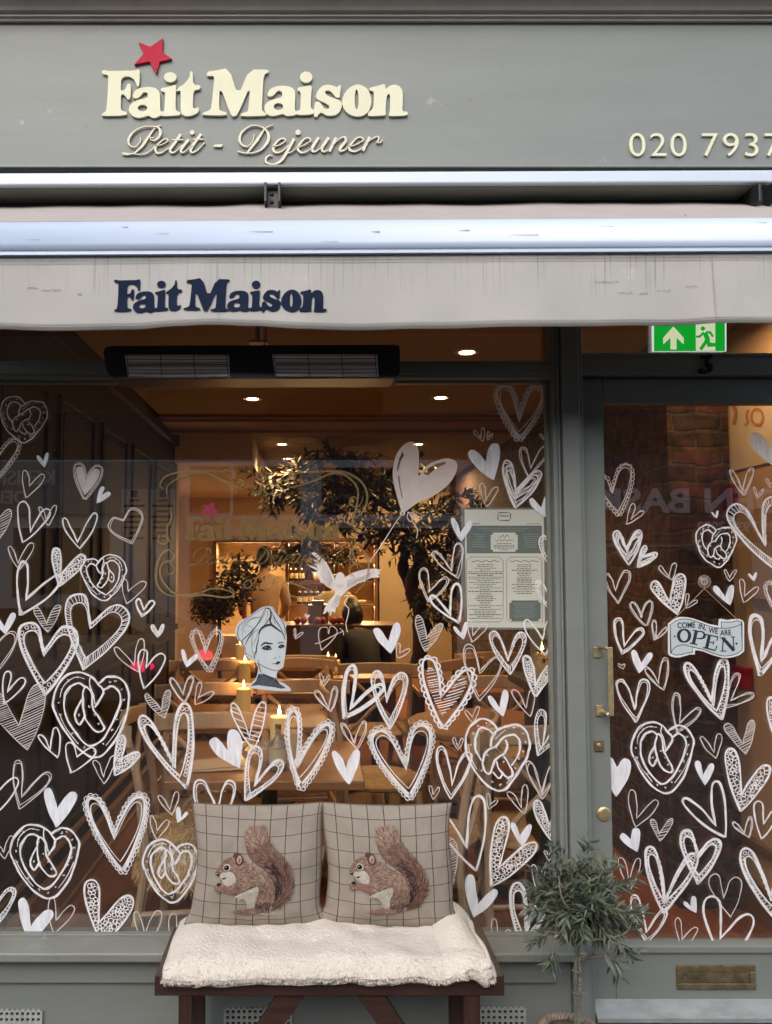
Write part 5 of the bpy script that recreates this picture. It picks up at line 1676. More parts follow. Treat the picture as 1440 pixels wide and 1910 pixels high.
t.links.new(m2.outputs[2], b.inputs["Base Color"])
FURM = mat("squirrel_print", (0.3, 0.2, 0.15), 0.92, tint=True, spec=0.1)
EDGE = mat("cushion_piping", (0.12, 0.095, 0.075), 0.9)

def cushion(x0, x1, pyt, pyb, seed, label, lean, roll=0.0):
    Yb, Yt = 2.236, 2.262
    rs = random.Random(seed)
    zt, zb = zz(pyt, Yt), TOPZ + 0.012
    cx = (xx(x0, 2.24, 1610) + xx(x1, 2.24, 1610)) / 2
    W, H = xx(x1, 2.24, 1610) - xx(x0, 2.24, 1610), zt - zb
    root = thing("cushion", label, "cushion", (cx, 2.17, zb), "squirrel cushions on the bench")
    ph = rs.random() * 5
    def P(u, v, side=1, lift=0.0):
        """u, v in -1..1 (v up)"""
        px = W / 2 * u * (1 - 0.060 * (1 - v * v) ** 0.8) + 0.004 * sin(v * 4 + ph) * abs(u)
        pz = H / 2 + H / 2 * v * (1 - 0.050 * (1 - u * u) * (v > 0) - 0.006 * (1 - u * u) * (v < 0))
        if v < -0.7 and abs(u) > 0.7:
            e_ = ((abs(u) - .7) / .3) ** 2 * ((-v - .7) / .3)
            px += 0.016 * e_ * (1 if u > 0 else -1)
            pz += 0.006 * e_
        th = 0.056 * (max(0, 1 - u * u) ** 0.42) * (max(0, 1 - v * v) ** 0.42) * (1.0 - 0.22 * v)
        wr = 0.0028 * sin(u * 9 + v * 5 + ph) * (1 - abs(v)) + 0.0035 * sin((u + v) * 13 + ph) * max(0, -v) + 0.009 * noise.noise(Vector((u * 2.2 + seed, v * 2.2, 0))) + 0.0035 * noise.noise(Vector((u * 7 + seed, v * 5, 3)))
        if v < -0.72:
            wr += 0.006 * sin(u * 17 + ph) * (-v - 0.72) / 0.28 * (abs(u) > 0.5)
        t_ = (v + 1) / 2
        y = Yb + (Yt - Yb) * t_ + lean * u
        edge = (max(0, 1 - u * u) * max(0, 1 - v * v)) ** 0.3
        px, pz = px * cos(roll) - (pz - H / 2) * sin(roll), H / 2 + px * sin(roll) + (pz - H / 2) * cos(roll)
        return Vector((cx + px, y - side * (th + wr * edge) - lift, zb + pz))
    n = 44
    vs, fs, uvs = [], [], []
    for side in (1, -1):
        for j in range(n + 1):
            for i in range(n + 1):
                u, v = -1 + 2 * i / n, -1 + 2 * j / n
                u, v = sin(u * pi / 2), sin(v * pi / 2)
                vs.append(P(u, v, side)); uvs.append(((u + 1) / 2 + 0.005 * sin(v * 4 + ph), (v + 1) / 2 + 0.006 * sin(u * 3.3 + ph)))
        b0 = (0 if side == 1 else (n + 1) ** 2)
        for j in range(n):
            for i in range(n):
                a = b0 + j * (n + 1) + i
                q = (a, a + 1, a + n + 2, a + n + 1)
                fs.append(q if side == 1 else q[::-1])
    m = MB()
    m.add(vs, fs)
    o = m.build("cover", CUSH, root, smooth=True)
    ul = o.data.uv_layers.new(name="weave")
    for l in o.data.loops:
        ul.data[l.index].uv = uvs[l.vertex_index]
    m = MB()
    loop = [(-1 + 2 * i / 30, -1) for i in range(30)] + [(1, -1 + 2 * i / 30) for i in range(30)] + [(1 - 2 * i / 30, 1) for i in range(30)] + [(-1, 1 - 2 * i / 30) for i in range(30)]
    m.tube([P(u, v) for u, v in loop], 0.0022, 6, True)
    m.build("piping", EDGE, root, smooth=True)
    # woven squirrel picture. Picture units: 0..1440 over 220 photograph pixels
    su, sv = 0, 0
    def M(x, y, lift):
        """picture point -> cushion surface"""
        u = ((x * 0.15278 + 380) - 481) / 122.0
        v = -((y * 0.15278 + 1510) - 1608) / 114.0
        return P(max(-.98, min(.98, u)), max(-.98, min(.98, v)), 1, lift)
    m = MB()
    cnt = [0]
    def hair(x, y, ang, L, wd, col, lift=None):
        cnt[0] += 1
        lf = lift if lift is not None else 0.0012 + 0.00018 * (cnt[0] % 13)
        dx, dy = cos(ang), sin(ang)
        nx_, ny_ = -dy, dx
        bend = rs.uniform(-.15, .15) * L
        mxp, myp = x + dx * L * .5 + nx_ * bend, y + dy * L * .5 + ny_ * bend
        m.add([M(x - nx_ * wd * .6, y - ny_ * wd * .6, lf), M(x + nx_ * wd * .6, y + ny_ * wd * .6, lf), M(mxp + nx_ * wd, myp + ny_ * wd, lf), M(mxp - nx_ * wd, myp - ny_ * wd, lf), M(x + dx * L, y + dy * L, lf)],
              [(0, 1, 2, 3), (3, 2, 4)], col)
    def patch(poly, col, lift):
        """a flat woven patch cut into small pieces so it follows the cushion"""
        q = crom([(float(a), float(b_)) for a, b_ in poly], 3, True)
        cxp = sum(p[0] for p in q) / len(q); cyp = sum(p[1] for p in q) / len(q)
        xs = [p[0] for p in q]; ys = [p[1] for p in q]
        s_ = 9
        g = {}
        vs_, fs_ = [], []
        def vid(i, j):
            if (i, j) not in g:
                g[(i, j)] = len(vs_)
                vs_.append(M(i * s_, j * s_, lift))
            return g[(i, j)]
        for i in range(int(min(xs) // s_), int(max(xs) // s_) + 1):
            for j in range(int(min(ys) // s_), int(max(ys) // s_) + 1):
                if inside(((i + .5) * s_, (j + .5) * s_), q):
                    fs_.append((vid(i, j), vid(i + 1, j), vid(i + 1, j + 1), vid(i, j + 1)))
        m.add(vs_, fs_, col)
        return q
    def jit(c, a):
        f = 1 + rs.uniform(-a, a)
        g_ = rs.uniform(-a, a) * 0.25
        return tuple(max(0, min(1, c[0] * f + g_ * .03)) if i == 0 else max(0, c[i] * f) for i in range(3))
    B1, B2, B3, B4 = (0.155, 0.085, 0.062), (0.215, 0.140, 0.105), (0.085, 0.043, 0.035), (0.34, 0.245, 0.185)
    WH, DK = (0.43, 0.395, 0.33), (0.030, 0.020, 0.022)
    # tail
    tail = crom([(860, 1080, 70), (960, 960, 110), (1000, 820, 118), (965, 680, 112), (880, 560, 108), (770, 450, 112), (690, 350, 128), (645, 240, 128), (630, 165, 90)], 8)
    patch([(840,1130),(905,1060),(930,980),(905,860),(860,760),(760,640),(640,560),(560,480),(520,380),(510,260),(560,170),(640,140),(740,190),(800,300),(830,400),(950,520),(1050,640),(1085,760),(1090,880),(1050,970),(970,1050),(900,1130)], B1, 0.0009)
    for _ in range(4200):
        i = rs.randrange(len(tail) - 1)
        (x, y, wd), (x2, y2, _w) = tail[i], tail[i + 1]
        ta = atan2(y2 - y, x2 - x)
        s = rs.uniform(-1, 1)
        nx_, ny_ = -sin(ta), cos(ta)
        px, py = x + nx_ * s * wd * .88, y + ny_ * s * wd * .88
        # s > 0 : left of travel (the side towards the body)
        tt = i / len(tail)
        inner = s < -0.1 and tt < 0.55
        c = DK if (inner and rs.random() < 0.55) else (B3 if (rs.random() < 0.25 + 0.3 * (tt < .5)) else (B2 if rs.random() < .55 else B1))
        if tt > 0.72 and rs.random() < 0.5:
            c = B4
        if abs(s) > .8 and rs.random() < .5:
            c = B2
        hair(px, py, ta + s * 0.75 + rs.uniform(-.25, .25), rs.uniform(40, 95), rs.uniform(1.6, 3.8), jit(c, .3))
    patch([(800,690),(860,760),(905,860),(925,960),(900,1040),(860,1090),(880,1000),(895,900),(870,800),(820,720)], DK, 0.0030)
    # body
    body = patch([(135,665),(165,600),(220,530),(290,490),(360,470),(430,480),(500,520),(560,550),(640,600),(740,650),(820,710),(872,800),(892,900),(886,1000),(850,1060),(800,1110),(720,1120),(660,1070),(650,970),(695,870),(680,815),(620,810),(540,845),(480,885),(420,918),(340,895),(270,862),(225,800),(360,790),(390,740),(380,690),(330,650),(240,650),(190,690),(150,700)], B2, 0.0036)
    xs = [p[0] for p in body]; ys = [p[1] for p in body]
    k = 0
    while k < 4200:
        x, y = rs.uniform(min(xs), max(xs)), rs.uniform(min(ys), max(ys))
        if not inside((x, y), body):
            continue
        k += 1
        a = atan2(y - 900, x - 560) + pi / 2
        if x < 420 and y < 720:
            a = rs.uniform(0.1, .7)
        if y > 760 and x < 560:
            a = atan2(30, -180) + pi + rs.uniform(-.3, .3)
        d_ = min(1, max(0, (y - 520) / 600))
        c = B2
        r_ = rs.random()
        if r_ < .30: c = B4
        elif r_ < .34: c = (0.46, 0.36, 0.27)
        elif r_ < .55: c = B1
        elif r_ < .64: c = B3
        if x > 640 and y > 1010 and rs.random() < .6: c = DK if rs.random() < .5 else B3
        if y < 640 and x < 330 and rs.random() < .5: c = (0.15, 0.10, 0.08)
        hair(x, y, a + rs.uniform(-.3, .3), rs.uniform(22, 52), rs.uniform(1.4, 3.2), jit(c, .3), 0.0040 + 0.00015 * (k % 9))
    # belly, cheek
    for poly, ang in (([(410,935),(480,893),(560,855),(640,825),(688,832),(685,900),(652,980),(640,1082),(600,1092),(560,1072),(545,1010),(500,962),(430,955)], 2.2), ([(190,690),(230,662),(330,652),(372,690),(382,742),(350,790),(262,796),(240,762),(200,724)], 0.9)):
        q = patch(poly, WH, 0.0056)
        xs = [p[0] for p in q]; ys = [p[1] for p in q]
        for _ in range(420):
            x, y = rs.uniform(min(xs), max(xs)), rs.uniform(min(ys), max(ys))
            if inside((x, y), q):
                hair(x, y, ang + rs.uniform(-.4, .4), rs.uniform(18, 46), rs.uniform(1.6, 3.4), jit(rs.choice((WH, WH, (0.30, 0.27, 0.22), (0.55, 0.51, 0.43))), .12), 0.0062 + 0.0001 * (_ % 8))
    PK = (0.20, 0.11, 0.088)
    def blob(poly, col, lift, cl=True):
        q = crom([(float(a), float(b_)) for a, b_ in poly], 4, True)
        tri = tessellate_polygon([[Vector((p[0], p[1], 0)) for p in q]])
        m.add([M(p[0], p[1], lift) for p in q], [tuple(t_) for t_ in tri], col)
    # fore paw with the nut, hind foot
    for poly in ([(232,796),(330,800),(420,830),(440,890),(400,910),(320,890),(250,862)], [(130,830),(150,806),(232,798),(246,838),(204,884),(150,872)], [(395,1140),(420,1105),(520,1095),(600,1092),(600,1150),(500,1155)], [(590,1092),(660,1090),(702,1130),(690,1152),(590,1152)]):
        q = patch(poly, PK, 0.0066)
        blob(poly, PK, 0.0068)
        xs = [p[0] for p in q]; ys = [p[1] for p in q]
        for _ in range(110):
            x, y = rs.uniform(min(xs), max(xs)), rs.uniform(min(ys), max(ys))
            if inside((x, y), q):
                hair(x, y, rs.uniform(-.3, .4), rs.uniform(15, 36), rs.uniform(1.5, 3), jit(rs.choice((PK, B4, B1)), .2), 0.0076)
    for i in range(4):
        hair(150 + i * 14, 850 + i * 8, 2.3, 26, 2, (0.06, 0.03, 0.025), 0.0084)
        hair(404 + i * 24, 1142, -.5, 24, 2, (0.07, 0.03, 0.025), 0.0084)
    blob([(165,780),(200,775),(215,795),(190,812),(160,806)], DK, 0.0086)
    # ears, eye, nose, mouth
    blob([(350,470),(368,428),(400,420),(410,450),(390,490)], B3, 0.0064)
    blob([(375,505),(395,440),(440,425),(478,470),(482,530),(440,566),(395,556)], B3, 0.0070)
    blob([(400,510),(420,460),(445,450),(462,485),(458,525),(428,545)], B4, 0.0076)
    blob([(420,520),(432,485),(446,480),(448,510),(434,530)], B1, 0.0081)
    blob(ell(275, 598, 46, 40, 10), (0.46, 0.42, 0.35), 0.0070)
    blob(ell(271, 600, 34, 30, 10), (0.012, 0.008, 0.008), 0.0076)
    blob(ell(262, 592, 7, 6, 6), (0.4, 0.35, 0.3), 0.0082)
    blob([(132,662),(150,650),(172,668),(180,700),(158,700),(138,686)], DK, 0.0070)
    blob([(142,664),(152,660),(160,674),(150,680)], (0.5, 0.42, 0.36), 0.0076)
    blob([(215,722),(245,716),(270,706),(266,722),(240,736)], DK, 0.0074)
    blob([(330,1165),(450,1150),(700,1155),(860,1150),(900,1170),(760,1180),(520,1185),(400,1180)], (0.36, 0.30, 0.205), 0.0010)
    m.build("squirrel_picture", FURM, root)
    return root
cushion(359, 604, 1497, 1722, 4, "left squirrel cushion in checked cloth nearer the fur chair", 0.010, -0.010)
cushion(603, 846, 1497, 1712, 9, "right squirrel cushion in checked cloth nearer the olive tree", -0.012, 0.014)

# ------------------------------------------------------------------ potted olive tree
OY = 2.10
ol = thing("olive_tree", "potted standard olive tree with grey green leaves tied to a cane by the door", "olive tree", (xx(1076, OY), OY, 0))
rs = random.Random(21)
BARK = mat("olive_bark", (0.16, 0.14, 0.11), 0.9, var=0.35, scale=40, bump=0.5, bscale=120)
CANE = mat("green_cane", (0.10, 0.12, 0.085), 0.6, var=0.3, scale=30)
def op(px, py, dy=0.0):
    p = at(px, py, OY)
    return Vector((p.x, OY + dy, p.z))
m = MB()
m.tube(crom([tuple(op(1078, 1930)), tuple(op(1078, 1870, .004)), tuple(op(1082, 1830)), tuple(op(1079, 1790)), tuple(op(1076, 1740)), tuple(op(1080, 1690))], 5), [0.0095 - 0.0002 * i for i in range(26)], 8)
def limb(pts, r):
    q = crom([tuple(op(*p)) for p in pts], 5)
    m.tube(q, [r * (1 - 0.7 * i / len(q)) for i in range(len(q))], 6)
limb([(1079,1790), (1100,1782,-.01), (1125,1776,-.02), (1140,1768,-.03), (1143,1740,-.04)], 0.0055)
limb([(1080,1788), (1092,1776,-.02), (1094,1762,-.05), (1084,1745,-.08)], 0.004)
limb([(1078,1770), (1060,1750), (1040,1720,.03), (1020,1690,.05)], 0.005)
limb([(1078,1740), (1100,1700,.04), (1130,1670,.05), (1150,1640,.06)], 0.005)
limb([(1079,1730), (1078,1680), (1082,1640,.02), (1090,1600)], 0.005)
limb([(1078,1750), (1110,1735,-.05), (1150,1720,-.06), (1170,1700,-.04)], 0.0045)
limb([(1079,1720), (1050,1680,-.06), (1030,1650,-.08), (1028,1610,-.06)], 0.0045)
m.build("trunk", BARK, ol, smooth=True)
m = MB()
m.tube([op(1071, 1940, -.012), op(1071, 1760, -.012)], 0.0038, 7)
for py in (1808, 1848):
    c = op(1074, py, -.006)
    m.tube([c + Vector((0.013 * cos(a), 0.012 * sin(a), 0.002 * sin(2 * a))) for a in [2 * pi * i / 14 for i in range(14)]], 0.0016, 5, True)
m.tube([op(1083, 1848, -.012), op(1090, 1845, -.016)], 0.0016, 5)
m.build("stake", CANE, ol)
# crown: sprays of narrow leaves
m = MB()
tw = MB()
C = op(1082, 1690)
greens = [(0.050, 0.066, 0.042), (0.070, 0.088, 0.056), (0.088, 0.105, 0.070), (0.040, 0.054, 0.036), (0.125, 0.145, 0.100), (0.085, 0.108, 0.088), (0.14, 0.15, 0.085)]
def leaf(m, b0, d, L, wd, col, nrm):
    d = d.normalized()
    s = d.cross(nrm)
    s = (s.normalized() if s.length > 1e-5 else d.orthogonal().normalized())
    n2 = s.cross(d)
    sag = -0.10 * L
    p = [b0, b0 + d * L * .3 + s * wd + n2 * L * .03, b0 + d * L * .3 - s * wd + n2 * L * .03, b0 + d * L * .68 + s * wd * .8 + Vector((0, 0, sag * .4)), b0 + d * L * .68 - s * wd * .8 + Vector((0, 0, sag * .4)), b0 + d * L + Vector((0, 0, sag)),
         b0 + d * L * .3, b0 + d * L * .68 + Vector((0, 0, sag * .4 - wd * .2))]
    m.add(p, [(0, 1, 6), (0, 6, 2), (1, 3, 7, 6), (6, 7, 4, 2), (3, 5, 7), (7, 5, 4)], col)
def spray(base, d, L, nl, m=None, tw=None, ll=(0.024, 0.045), lw=(0.0026, 0.0040), greens=None, tr=1.0):
    m, tw, greens = m or M0, tw or TW0, greens or GREENS
    d = d.normalized()
    pts = [base]
    cur = Vector(base)
    dd = Vector(d)
    for k in range(5):
        dd = (dd + Vector((rs.uniform(-.16, .16), rs.uniform(-.16, .16), rs.uniform(-.13, .10)))).normalized()
        cur = cur + dd * (L / 5)
        pts.append(Vector(cur))
    tw.tube(pts, [(0.0018 - 0.0002 * i) * tr for i in range(6)], 5)
    hue = rs.choice(greens)
    for k in range(nl):
        t = (k + rs.random()) / nl
        i = min(4, int(t * 5))
        p = pts[i] + (pts[i + 1] - pts[i]) * (t * 5 - i)
        ax = (pts[i + 1] - pts[i]).normalized()
        r = Vector((rs.uniform(-1, 1), rs.uniform(-1, 1), rs.uniform(-1, 1)))
        r = (r - ax * r.dot(ax)).normalized()
        ld = ax * rs.uniform(0.45, 1.0) + r * rs.uniform(0.5, 1.0)
        c = rs.choice((hue, hue, rs.choice(greens)))
        f = rs.uniform(.66, 1.05)
        leaf(m, p, ld, rs.uniform(*ll) * (1 - .2 * (t > .85)), rs.uniform(*lw), (c[0] * f, c[1] * f, c[2] * f), Vector((rs.uniform(-.5, .5), -0.5, 1)))
M0, TW0, GREENS = m, tw, greens
def dirv():
    while True:
        v = Vector((rs.uniform(-1, 1), rs.uniform(-1, 1), rs.uniform(-1, 1)))
        if .1 < v.length < 1:
            return v.normalized()
for i in range(200):
    d = dirv()
    R = Vector((0.090, 0.092, 0.092))
    k = rs.uniform(0.15, 0.70)
    base = C + Vector((d.x * R.x * k, d.y * R.y * k, d.z * R.z * k + 0.004))
    if d.z < -.75 and rs.random() < .5:
        continue
    spray(base, d + Vector((0, 0, 0.20)), rs.uniform(0.040, 0.075), rs.randint(10, 15))
for (px, py, dy, dx_, dz_) in ((1028,1620,-.06,-.15,1), (1085,1615,-.02,.05,1), (1120,1630,0,.45,1), (1015,1640,-.03,-.6,.8), (1140,1690,-.05,1,.3), (1145,1715,-.03,1,-.15), (1140,1750,-.03,.8,-.5), (1025,1700,0,-1,.1), (1020,1740,0,-.8,-.4), (1120,1770,-.03,.7,-.7), (1035,1775,0,-.4,-1), (1145,1655,0,1,.4), (1045,1610,0,.0,1), (1100,1605,.03,.1,1),
                             (1020,1665,0,-1,.4), (1150,1700,0,1,.1)):
    for k in range(2):
        spray(op(px + rs.uniform(-8, 8), py + rs.uniform(-6, 6), dy), Vector((dx_, rs.uniform(-.3, .2), dz_)), rs.uniform(0.035, 0.07), 12)
cr = m.build("crown", mat("olive_leaf", (0.08, 0.11, 0.08), 0.5, tint=True, spec=0.35), ol)
tw.build("twigs", mat("olive_twig", (0.17, 0.17, 0.12), 0.8), ol)
# basket pot
BASK = mat("willow_basket", (0.17, 0.14, 0.11), 0.8, var=0.4, scale=50, bump=0.4, bscale=100)
m = MB()
RB = 0.074
pc = op(1064, 1900)
zr_ = zz(1896, OY + RB)
cx, cy = pc.x, OY
for s in range(3):
    pts = []
    for i in range(120):
        a = 2 * pi * i / 120
        tw_ = a * 14 + s * 2 * pi / 3
        pts.append((cx + (RB + 0.0065 * cos(tw_)) * cos(a), cy + (RB + 0.0065 * cos(tw_)) * sin(a), zr_ + 0.0075 * sin(tw_)))
    m.tube(pts, 0.0058, 6, True)
m.build("basket_rim", BASK, ol, smooth=True)
m = MB()
for j in range(30):
    zrow = zr_ - 0.018 - j * 0.0135
    if zrow < 0.012:
        break
    rr_ = RB * (0.99 - 0.008 * j)
    pts = [(cx + (rr_ + 0.004 * cos(i * pi + j * pi)) * cos(2 * pi * i / 48), cy + (rr_ + 0.004 * cos(i * pi + j * pi)) * sin(2 * pi * i / 48), zrow) for i in range(48)]
    m.tube(pts, 0.0062, 5, True)
zlow = zr_ - 0.018 - 14 * 0.0135
m.lathe((cx, cy, 0.002), [(RB * .70, 0), (RB * .96, zr_ - 0.004)], 32)
m.build("basket", BASK, ol, smooth=True)
m = MB().lathe((cx, cy, zr_ - 0.020), [(RB * .93, 0), (RB * .6, 0.006), (0.001, 0.008)], 24)
m.build("soil", mat("potting_soil", (0.03, 0.024, 0.018), 0.95, bump=0.9, bscale=80), ol)

# ------------------------------------------------------------------ the room behind the glass
FZ, CZ = 0.10, 2.60
LX, RX = -1.10, 1.83
room = thing("cafe_room", "warm lit cafe interior with dark panelled wall and wooden floor behind the glass", "interior", (0, 6, FZ))
FLOORM = wood("oak_floor", (0.13, 0.036, 0.011), (0.27, 0.085, 0.028), 'Y', 0.38, 9)
t = FLOORM.node_tree
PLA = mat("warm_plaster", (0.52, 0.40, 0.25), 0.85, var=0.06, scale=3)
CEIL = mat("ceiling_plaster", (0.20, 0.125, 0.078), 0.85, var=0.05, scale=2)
PANEL = wood("dark_panelling", (0.020, 0.011, 0.006), (0.040, 0.022, 0.012), 'Z', 0.6, 7)
PANEL.node_tree.nodes["Principled BSDF"].inputs["Specular IOR Level"].default_value = 0.15
SKIRT = wood("skirting_wood", (0.16, 0.085, 0.040), (0.24, 0.14, 0.07), 'Y', 0.4, 9)
MB().box(-2.6, 3.2, 2.47, 9.6, FZ - 0.1, FZ).build("floor", FLOORM, room)
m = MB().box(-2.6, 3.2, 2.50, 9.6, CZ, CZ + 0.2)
m.build("ceiling", CEIL, room)
m = MB()
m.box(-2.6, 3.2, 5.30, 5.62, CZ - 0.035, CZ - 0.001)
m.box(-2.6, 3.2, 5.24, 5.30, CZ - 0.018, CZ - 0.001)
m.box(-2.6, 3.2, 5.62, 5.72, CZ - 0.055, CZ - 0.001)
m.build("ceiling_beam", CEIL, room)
m = MB().box(-1.8, -0.50, 6.0, 8.98, 2.38, CZ - 0.001)
m.build("bulkhead", PLA, room)
# left wall with raised mouldings
m = MB().box(LX - 0.2, LX, 2.47, 6.1, FZ, CZ)
m.build("panelled_wall", PANEL, room)
m = MB()
y = 2.62
while y < 5.9:
    for (z0, z1) in ((0.42, 1.05), (1.17, 2.30)):
        w_ = 0.50
        for (a, b_, c, d) in ((y, y + 0.028, z0, z1), (y + w_, y + w_ + 0.028, z0, z1), (y + 0.028, y + w_, z0, z0 + 0.028), (y + 0.028, y + w_, z1 - 0.028, z1)):
            m.box(LX - 0.001, LX + 0.014, a, b_, c, d)
        m.box(LX - 0.001, LX + 0.007, y + 0.06, y + w_ - 0.03, z0 + 0.06, z1 - 0.06)
    y += 0.66
m.box(LX - 0.001, LX + 0.020, 2.48, 6.1, 1.09, 1.13)
m.box(LX - 0.001, LX + 0.035, 2.48, 6.1, CZ - 0.10, CZ - 0.002)
bevel(m.build("wall_moulding", PANEL, room), 0.004)
m = MB().box(LX - 0.001, LX + 0.022, 2.48, 6.1, FZ, FZ + 0.17).box(LX - 0.001, LX + 0.030, 2.48, 6.1, FZ + 0.17, FZ + 0.195).box(LX - 0.001, LX + 0.036, 2.48, 6.1, FZ + 0.001, FZ + 0.03).box(LX - 0.001, LX + 0.020, 2.48, 6.1, FZ + 0.27, FZ + 0.295)
bevel(m.build("skirting", SKIRT, room), 0.004)
MB().box(-2.6, LX, 6.1, 6.2, FZ, CZ).box(-2.65, -2.6, 6.1, 9.6, FZ, CZ).build("side_wall", PLA, room)
# right side: brick wall and pier, pale lobby wall
BRF = bricks("brick_front", "X", (0.085, 0.030, 0.020), (0.035, 0.018, 0.015), (0.065, 0.045, 0.033))
BRS = bricks("brick_side", "Y", (0.085, 0.030, 0.020), (0.035, 0.018, 0.015), (0.065, 0.045, 0.033))
px_ = 1.557
m = MB()
m.add([Vector(p) for p in ((px_, 3.42, FZ), (RX + .02, 3.42, FZ), (RX + .02, 3.42, CZ), (px_, 3.42, CZ))], [(0, 1, 2, 3)], None, 0)
m.add([Vector(p) for p in ((px_, 9.4, FZ), (px_, 3.42, FZ), (px_, 3.42, CZ), (px_, 9.4, CZ))], [(0, 1, 2, 3)], None, 1)
m.add([Vector(p) for p in ((px_ + .3, 9.4, FZ), (px_ + .3, 3.42, FZ), (px_ + .3, 3.42, CZ), (px_ + .3, 9.4, CZ))], [(0, 1, 2, 3)], None, 1)
m.build("brick_wall", [BRF, BRS], room)
LOB = mat("lobby_plaster", (0.50, 0.33, 0.20), 0.8, var=0.06, scale=4)
MB().box(RX, RX + 0.2, 2.50, 3.42, FZ, CZ).build("lobby_wall", LOB, room)
m = MB().box(RX - 0.02, RX + 0.001, 2.50, 3.418, FZ, FZ + 0.16).box(RX - 0.026, RX, 2.50, 3.418, FZ + 0.30, FZ + 0.33)
m.build("lobby_skirting", SKIRT, room)
m = MB().box(RX - 0.05, RX - 0.001, 2.93, 3.28, 1.43, 1.80)
bevel(m.build("meter_cupboard", mat("cupboard_paint", (0.36, 0.24, 0.15), 0.6), room), 0.004)
# back wall with lit shelving niche
BY = 9.0
def wx(px, Y=BY):
    return (px - PX0) / FPX * Y
def wz(py, Y=BY):
    return at(PX0, py, Y).z
nx0, nx1, nz0, nz1 = wx(404), wx(708), wz(1186), wz(1012)
m = MB()
m.box(-2.6, nx0, BY, BY + .1, FZ, CZ).box(nx1, 3.2, BY, BY + .1, FZ, CZ).box(nx0, nx1, BY, BY + .1, nz1, CZ).box(nx0, nx1, BY, BY + .1, FZ, nz0)
m.build("back_wall", PLA, room)
m = MB()
m.box(nx0 - .06, nx1 + .06, BY + 0.38, BY + 0.42, nz0 - .05, nz1 + .05)
m.build("niche_back", mat("niche_paint", (0.74, 0.56, 0.32), 0.8), room)
MB().box(nx0 - .05, nx0, BY + .1, BY + .38, nz0, nz1).box(nx1, nx1 + .05, BY + .1, BY + .38, nz0, nz1).box(nx0, nx1, BY + .1, BY + .38, nz1, nz1 + .05).box(nx0, nx1, BY + .1, BY + .38, nz0 - .05, nz0).build("niche_lining", PLA, room)
SHELF = wood("shelf_wood", (0.15, 0.075, 0.03), (0.22, 0.12, 0.055), 'X', 0.5, 12)
m = MB()
for py in (1050, 1085, 1129):
    m.box(wx(535), nx1, BY + .06, BY + .37, wz(py + 2), wz(py - 1))
for px in (535, 627, 702):
    m.box(wx(px - 3), wx(px + 3), BY + .04, BY + .37, nz0, nz1)
m.box(nx0 - .02, nx1 + .02, BY - .02, BY, nz1, nz1 + .05)
m.box(nx0 - .04, nx0, BY - .02, BY, nz0, nz1 + .05)
m.build("shelves", SHELF, room)
# bottles and crockery on the shelves
BOT = mat("wine_bottle", (0.02, 0.008, 0.004), 0.1, coat=0.4)
LAB = mat("bottle_label", (0.55, 0.45, 0.30), 0.7)
def bottle(px, py, hpx, i):
    Y = BY + .14
    x, z0 = wx(px, Y), wz(py - 0.5, Y)
    h = hpx / FPX * Y
    r = h * 0.135
    o = MB().lathe((x, Y, z0), [(r, 0), (r, h * .55), (r * .85, h * .64), (r * .36, h * .74), (r * .34, h * .97), (r * .40, h * .975), (r * .40, h)], 12).build("wine_bottle", BOT, smooth=False)
    tag(o, None, "bottle", "wine bottles on the lit back shelves")
    o['label'] = "dark wine bottle with pale label standing in a row on the lit shelf"
    MB().lathe((x, Y, z0), [(r * 1.03, h * .14), (r * 1.03, h * .42)], 12).build("label", LAB, o)
for i, px in enumerate((559, 570, 581, 592, 604, 616)):
    bottle(px, 1128, 36, i)
for i, px in enumerate((543, 552, 563)):
    bottle(px, 1084, 34, i + 6)
bottle(640, 1128, 24, 9)
CER = mat("glazed_ceramic", (0.55, 0.42, 0.26), 0.3)
m = MB().lathe((wx(598), BY + .18, wz(1084.5)), [(.06, 0), (.085, .03), (.09, .07), (.08, .10), (.04, .115), (.012, .12), (.015, .14), (.001, .145)], 16)
tag(m.build("lidded_pot", CER, smooth=True), "round cream lidded pot on the middle lit shelf", "pot")
m = MB()
for k in range(4):
    m.lathe((wx(648 + k * 0), BY + .18, wz(1128.5) + .012 * k), [(.05, 0), (.075, .01), (.001, .008)], 14)
tag(m.build("plate_pile", CER, smooth=True), "low pile of plates on the lower lit shelf", "plates")
m = MB().lathe((wx(676), BY + .18, wz(1128.5)), [(.035, 0), (.06, .045), (.055, .05), (.001, .02)], 14)
tag(m.build("bowl", CER, smooth=True), "small bowl at the right end of the lower lit shelf", "bowl")
# leafy garland over the shelves, olive boughs under the ceiling, topiary
LEAFD = mat("dark_leaf", (0.05, 0.055, 0.03), 0.55, tint=True)
rs = random.Random(33)
def leaf_mass(name, pts, n, spread, L, label, cat, parent=None, wdt=0.2, stems=None):
    m = MB()
    for _ in range(n):
        c = rs.choice(pts)
        p = Vector(c) + Vector((rs.gauss(0, spread[0]), rs.gauss(0, spread[1]), rs.gauss(0, spread[2])))
        d = Vector((rs.uniform(-1, 1), rs.uniform(-1, 1), rs.uniform(-.9, .6))).normalized()
        s = d.cross(Vector((rs.uniform(-1, 1), rs.uniform(-1, 1), rs.uniform(-1, 1))))
        if s.length < 1e-4:
            continue
        l = L * rs.uniform(.6, 1.3)
        s = s.normalized() * l * wdt
        f = rs.uniform(.5, 1.5)
        c_ = (0.055 * f, 0.050 * f, 0.026 * f) if rs.random() < .88 else (0.20 * f, 0.14 * f, 0.06 * f)
        m.add([p, p + d * l * .45 + s, p + d * l, p + d * l * .45 - s], [(0, 1, 2, 3)], c_)
    o = m.build(name, LEAFD, parent)
    if parent is None:
        tag(o, label, cat)
    return o
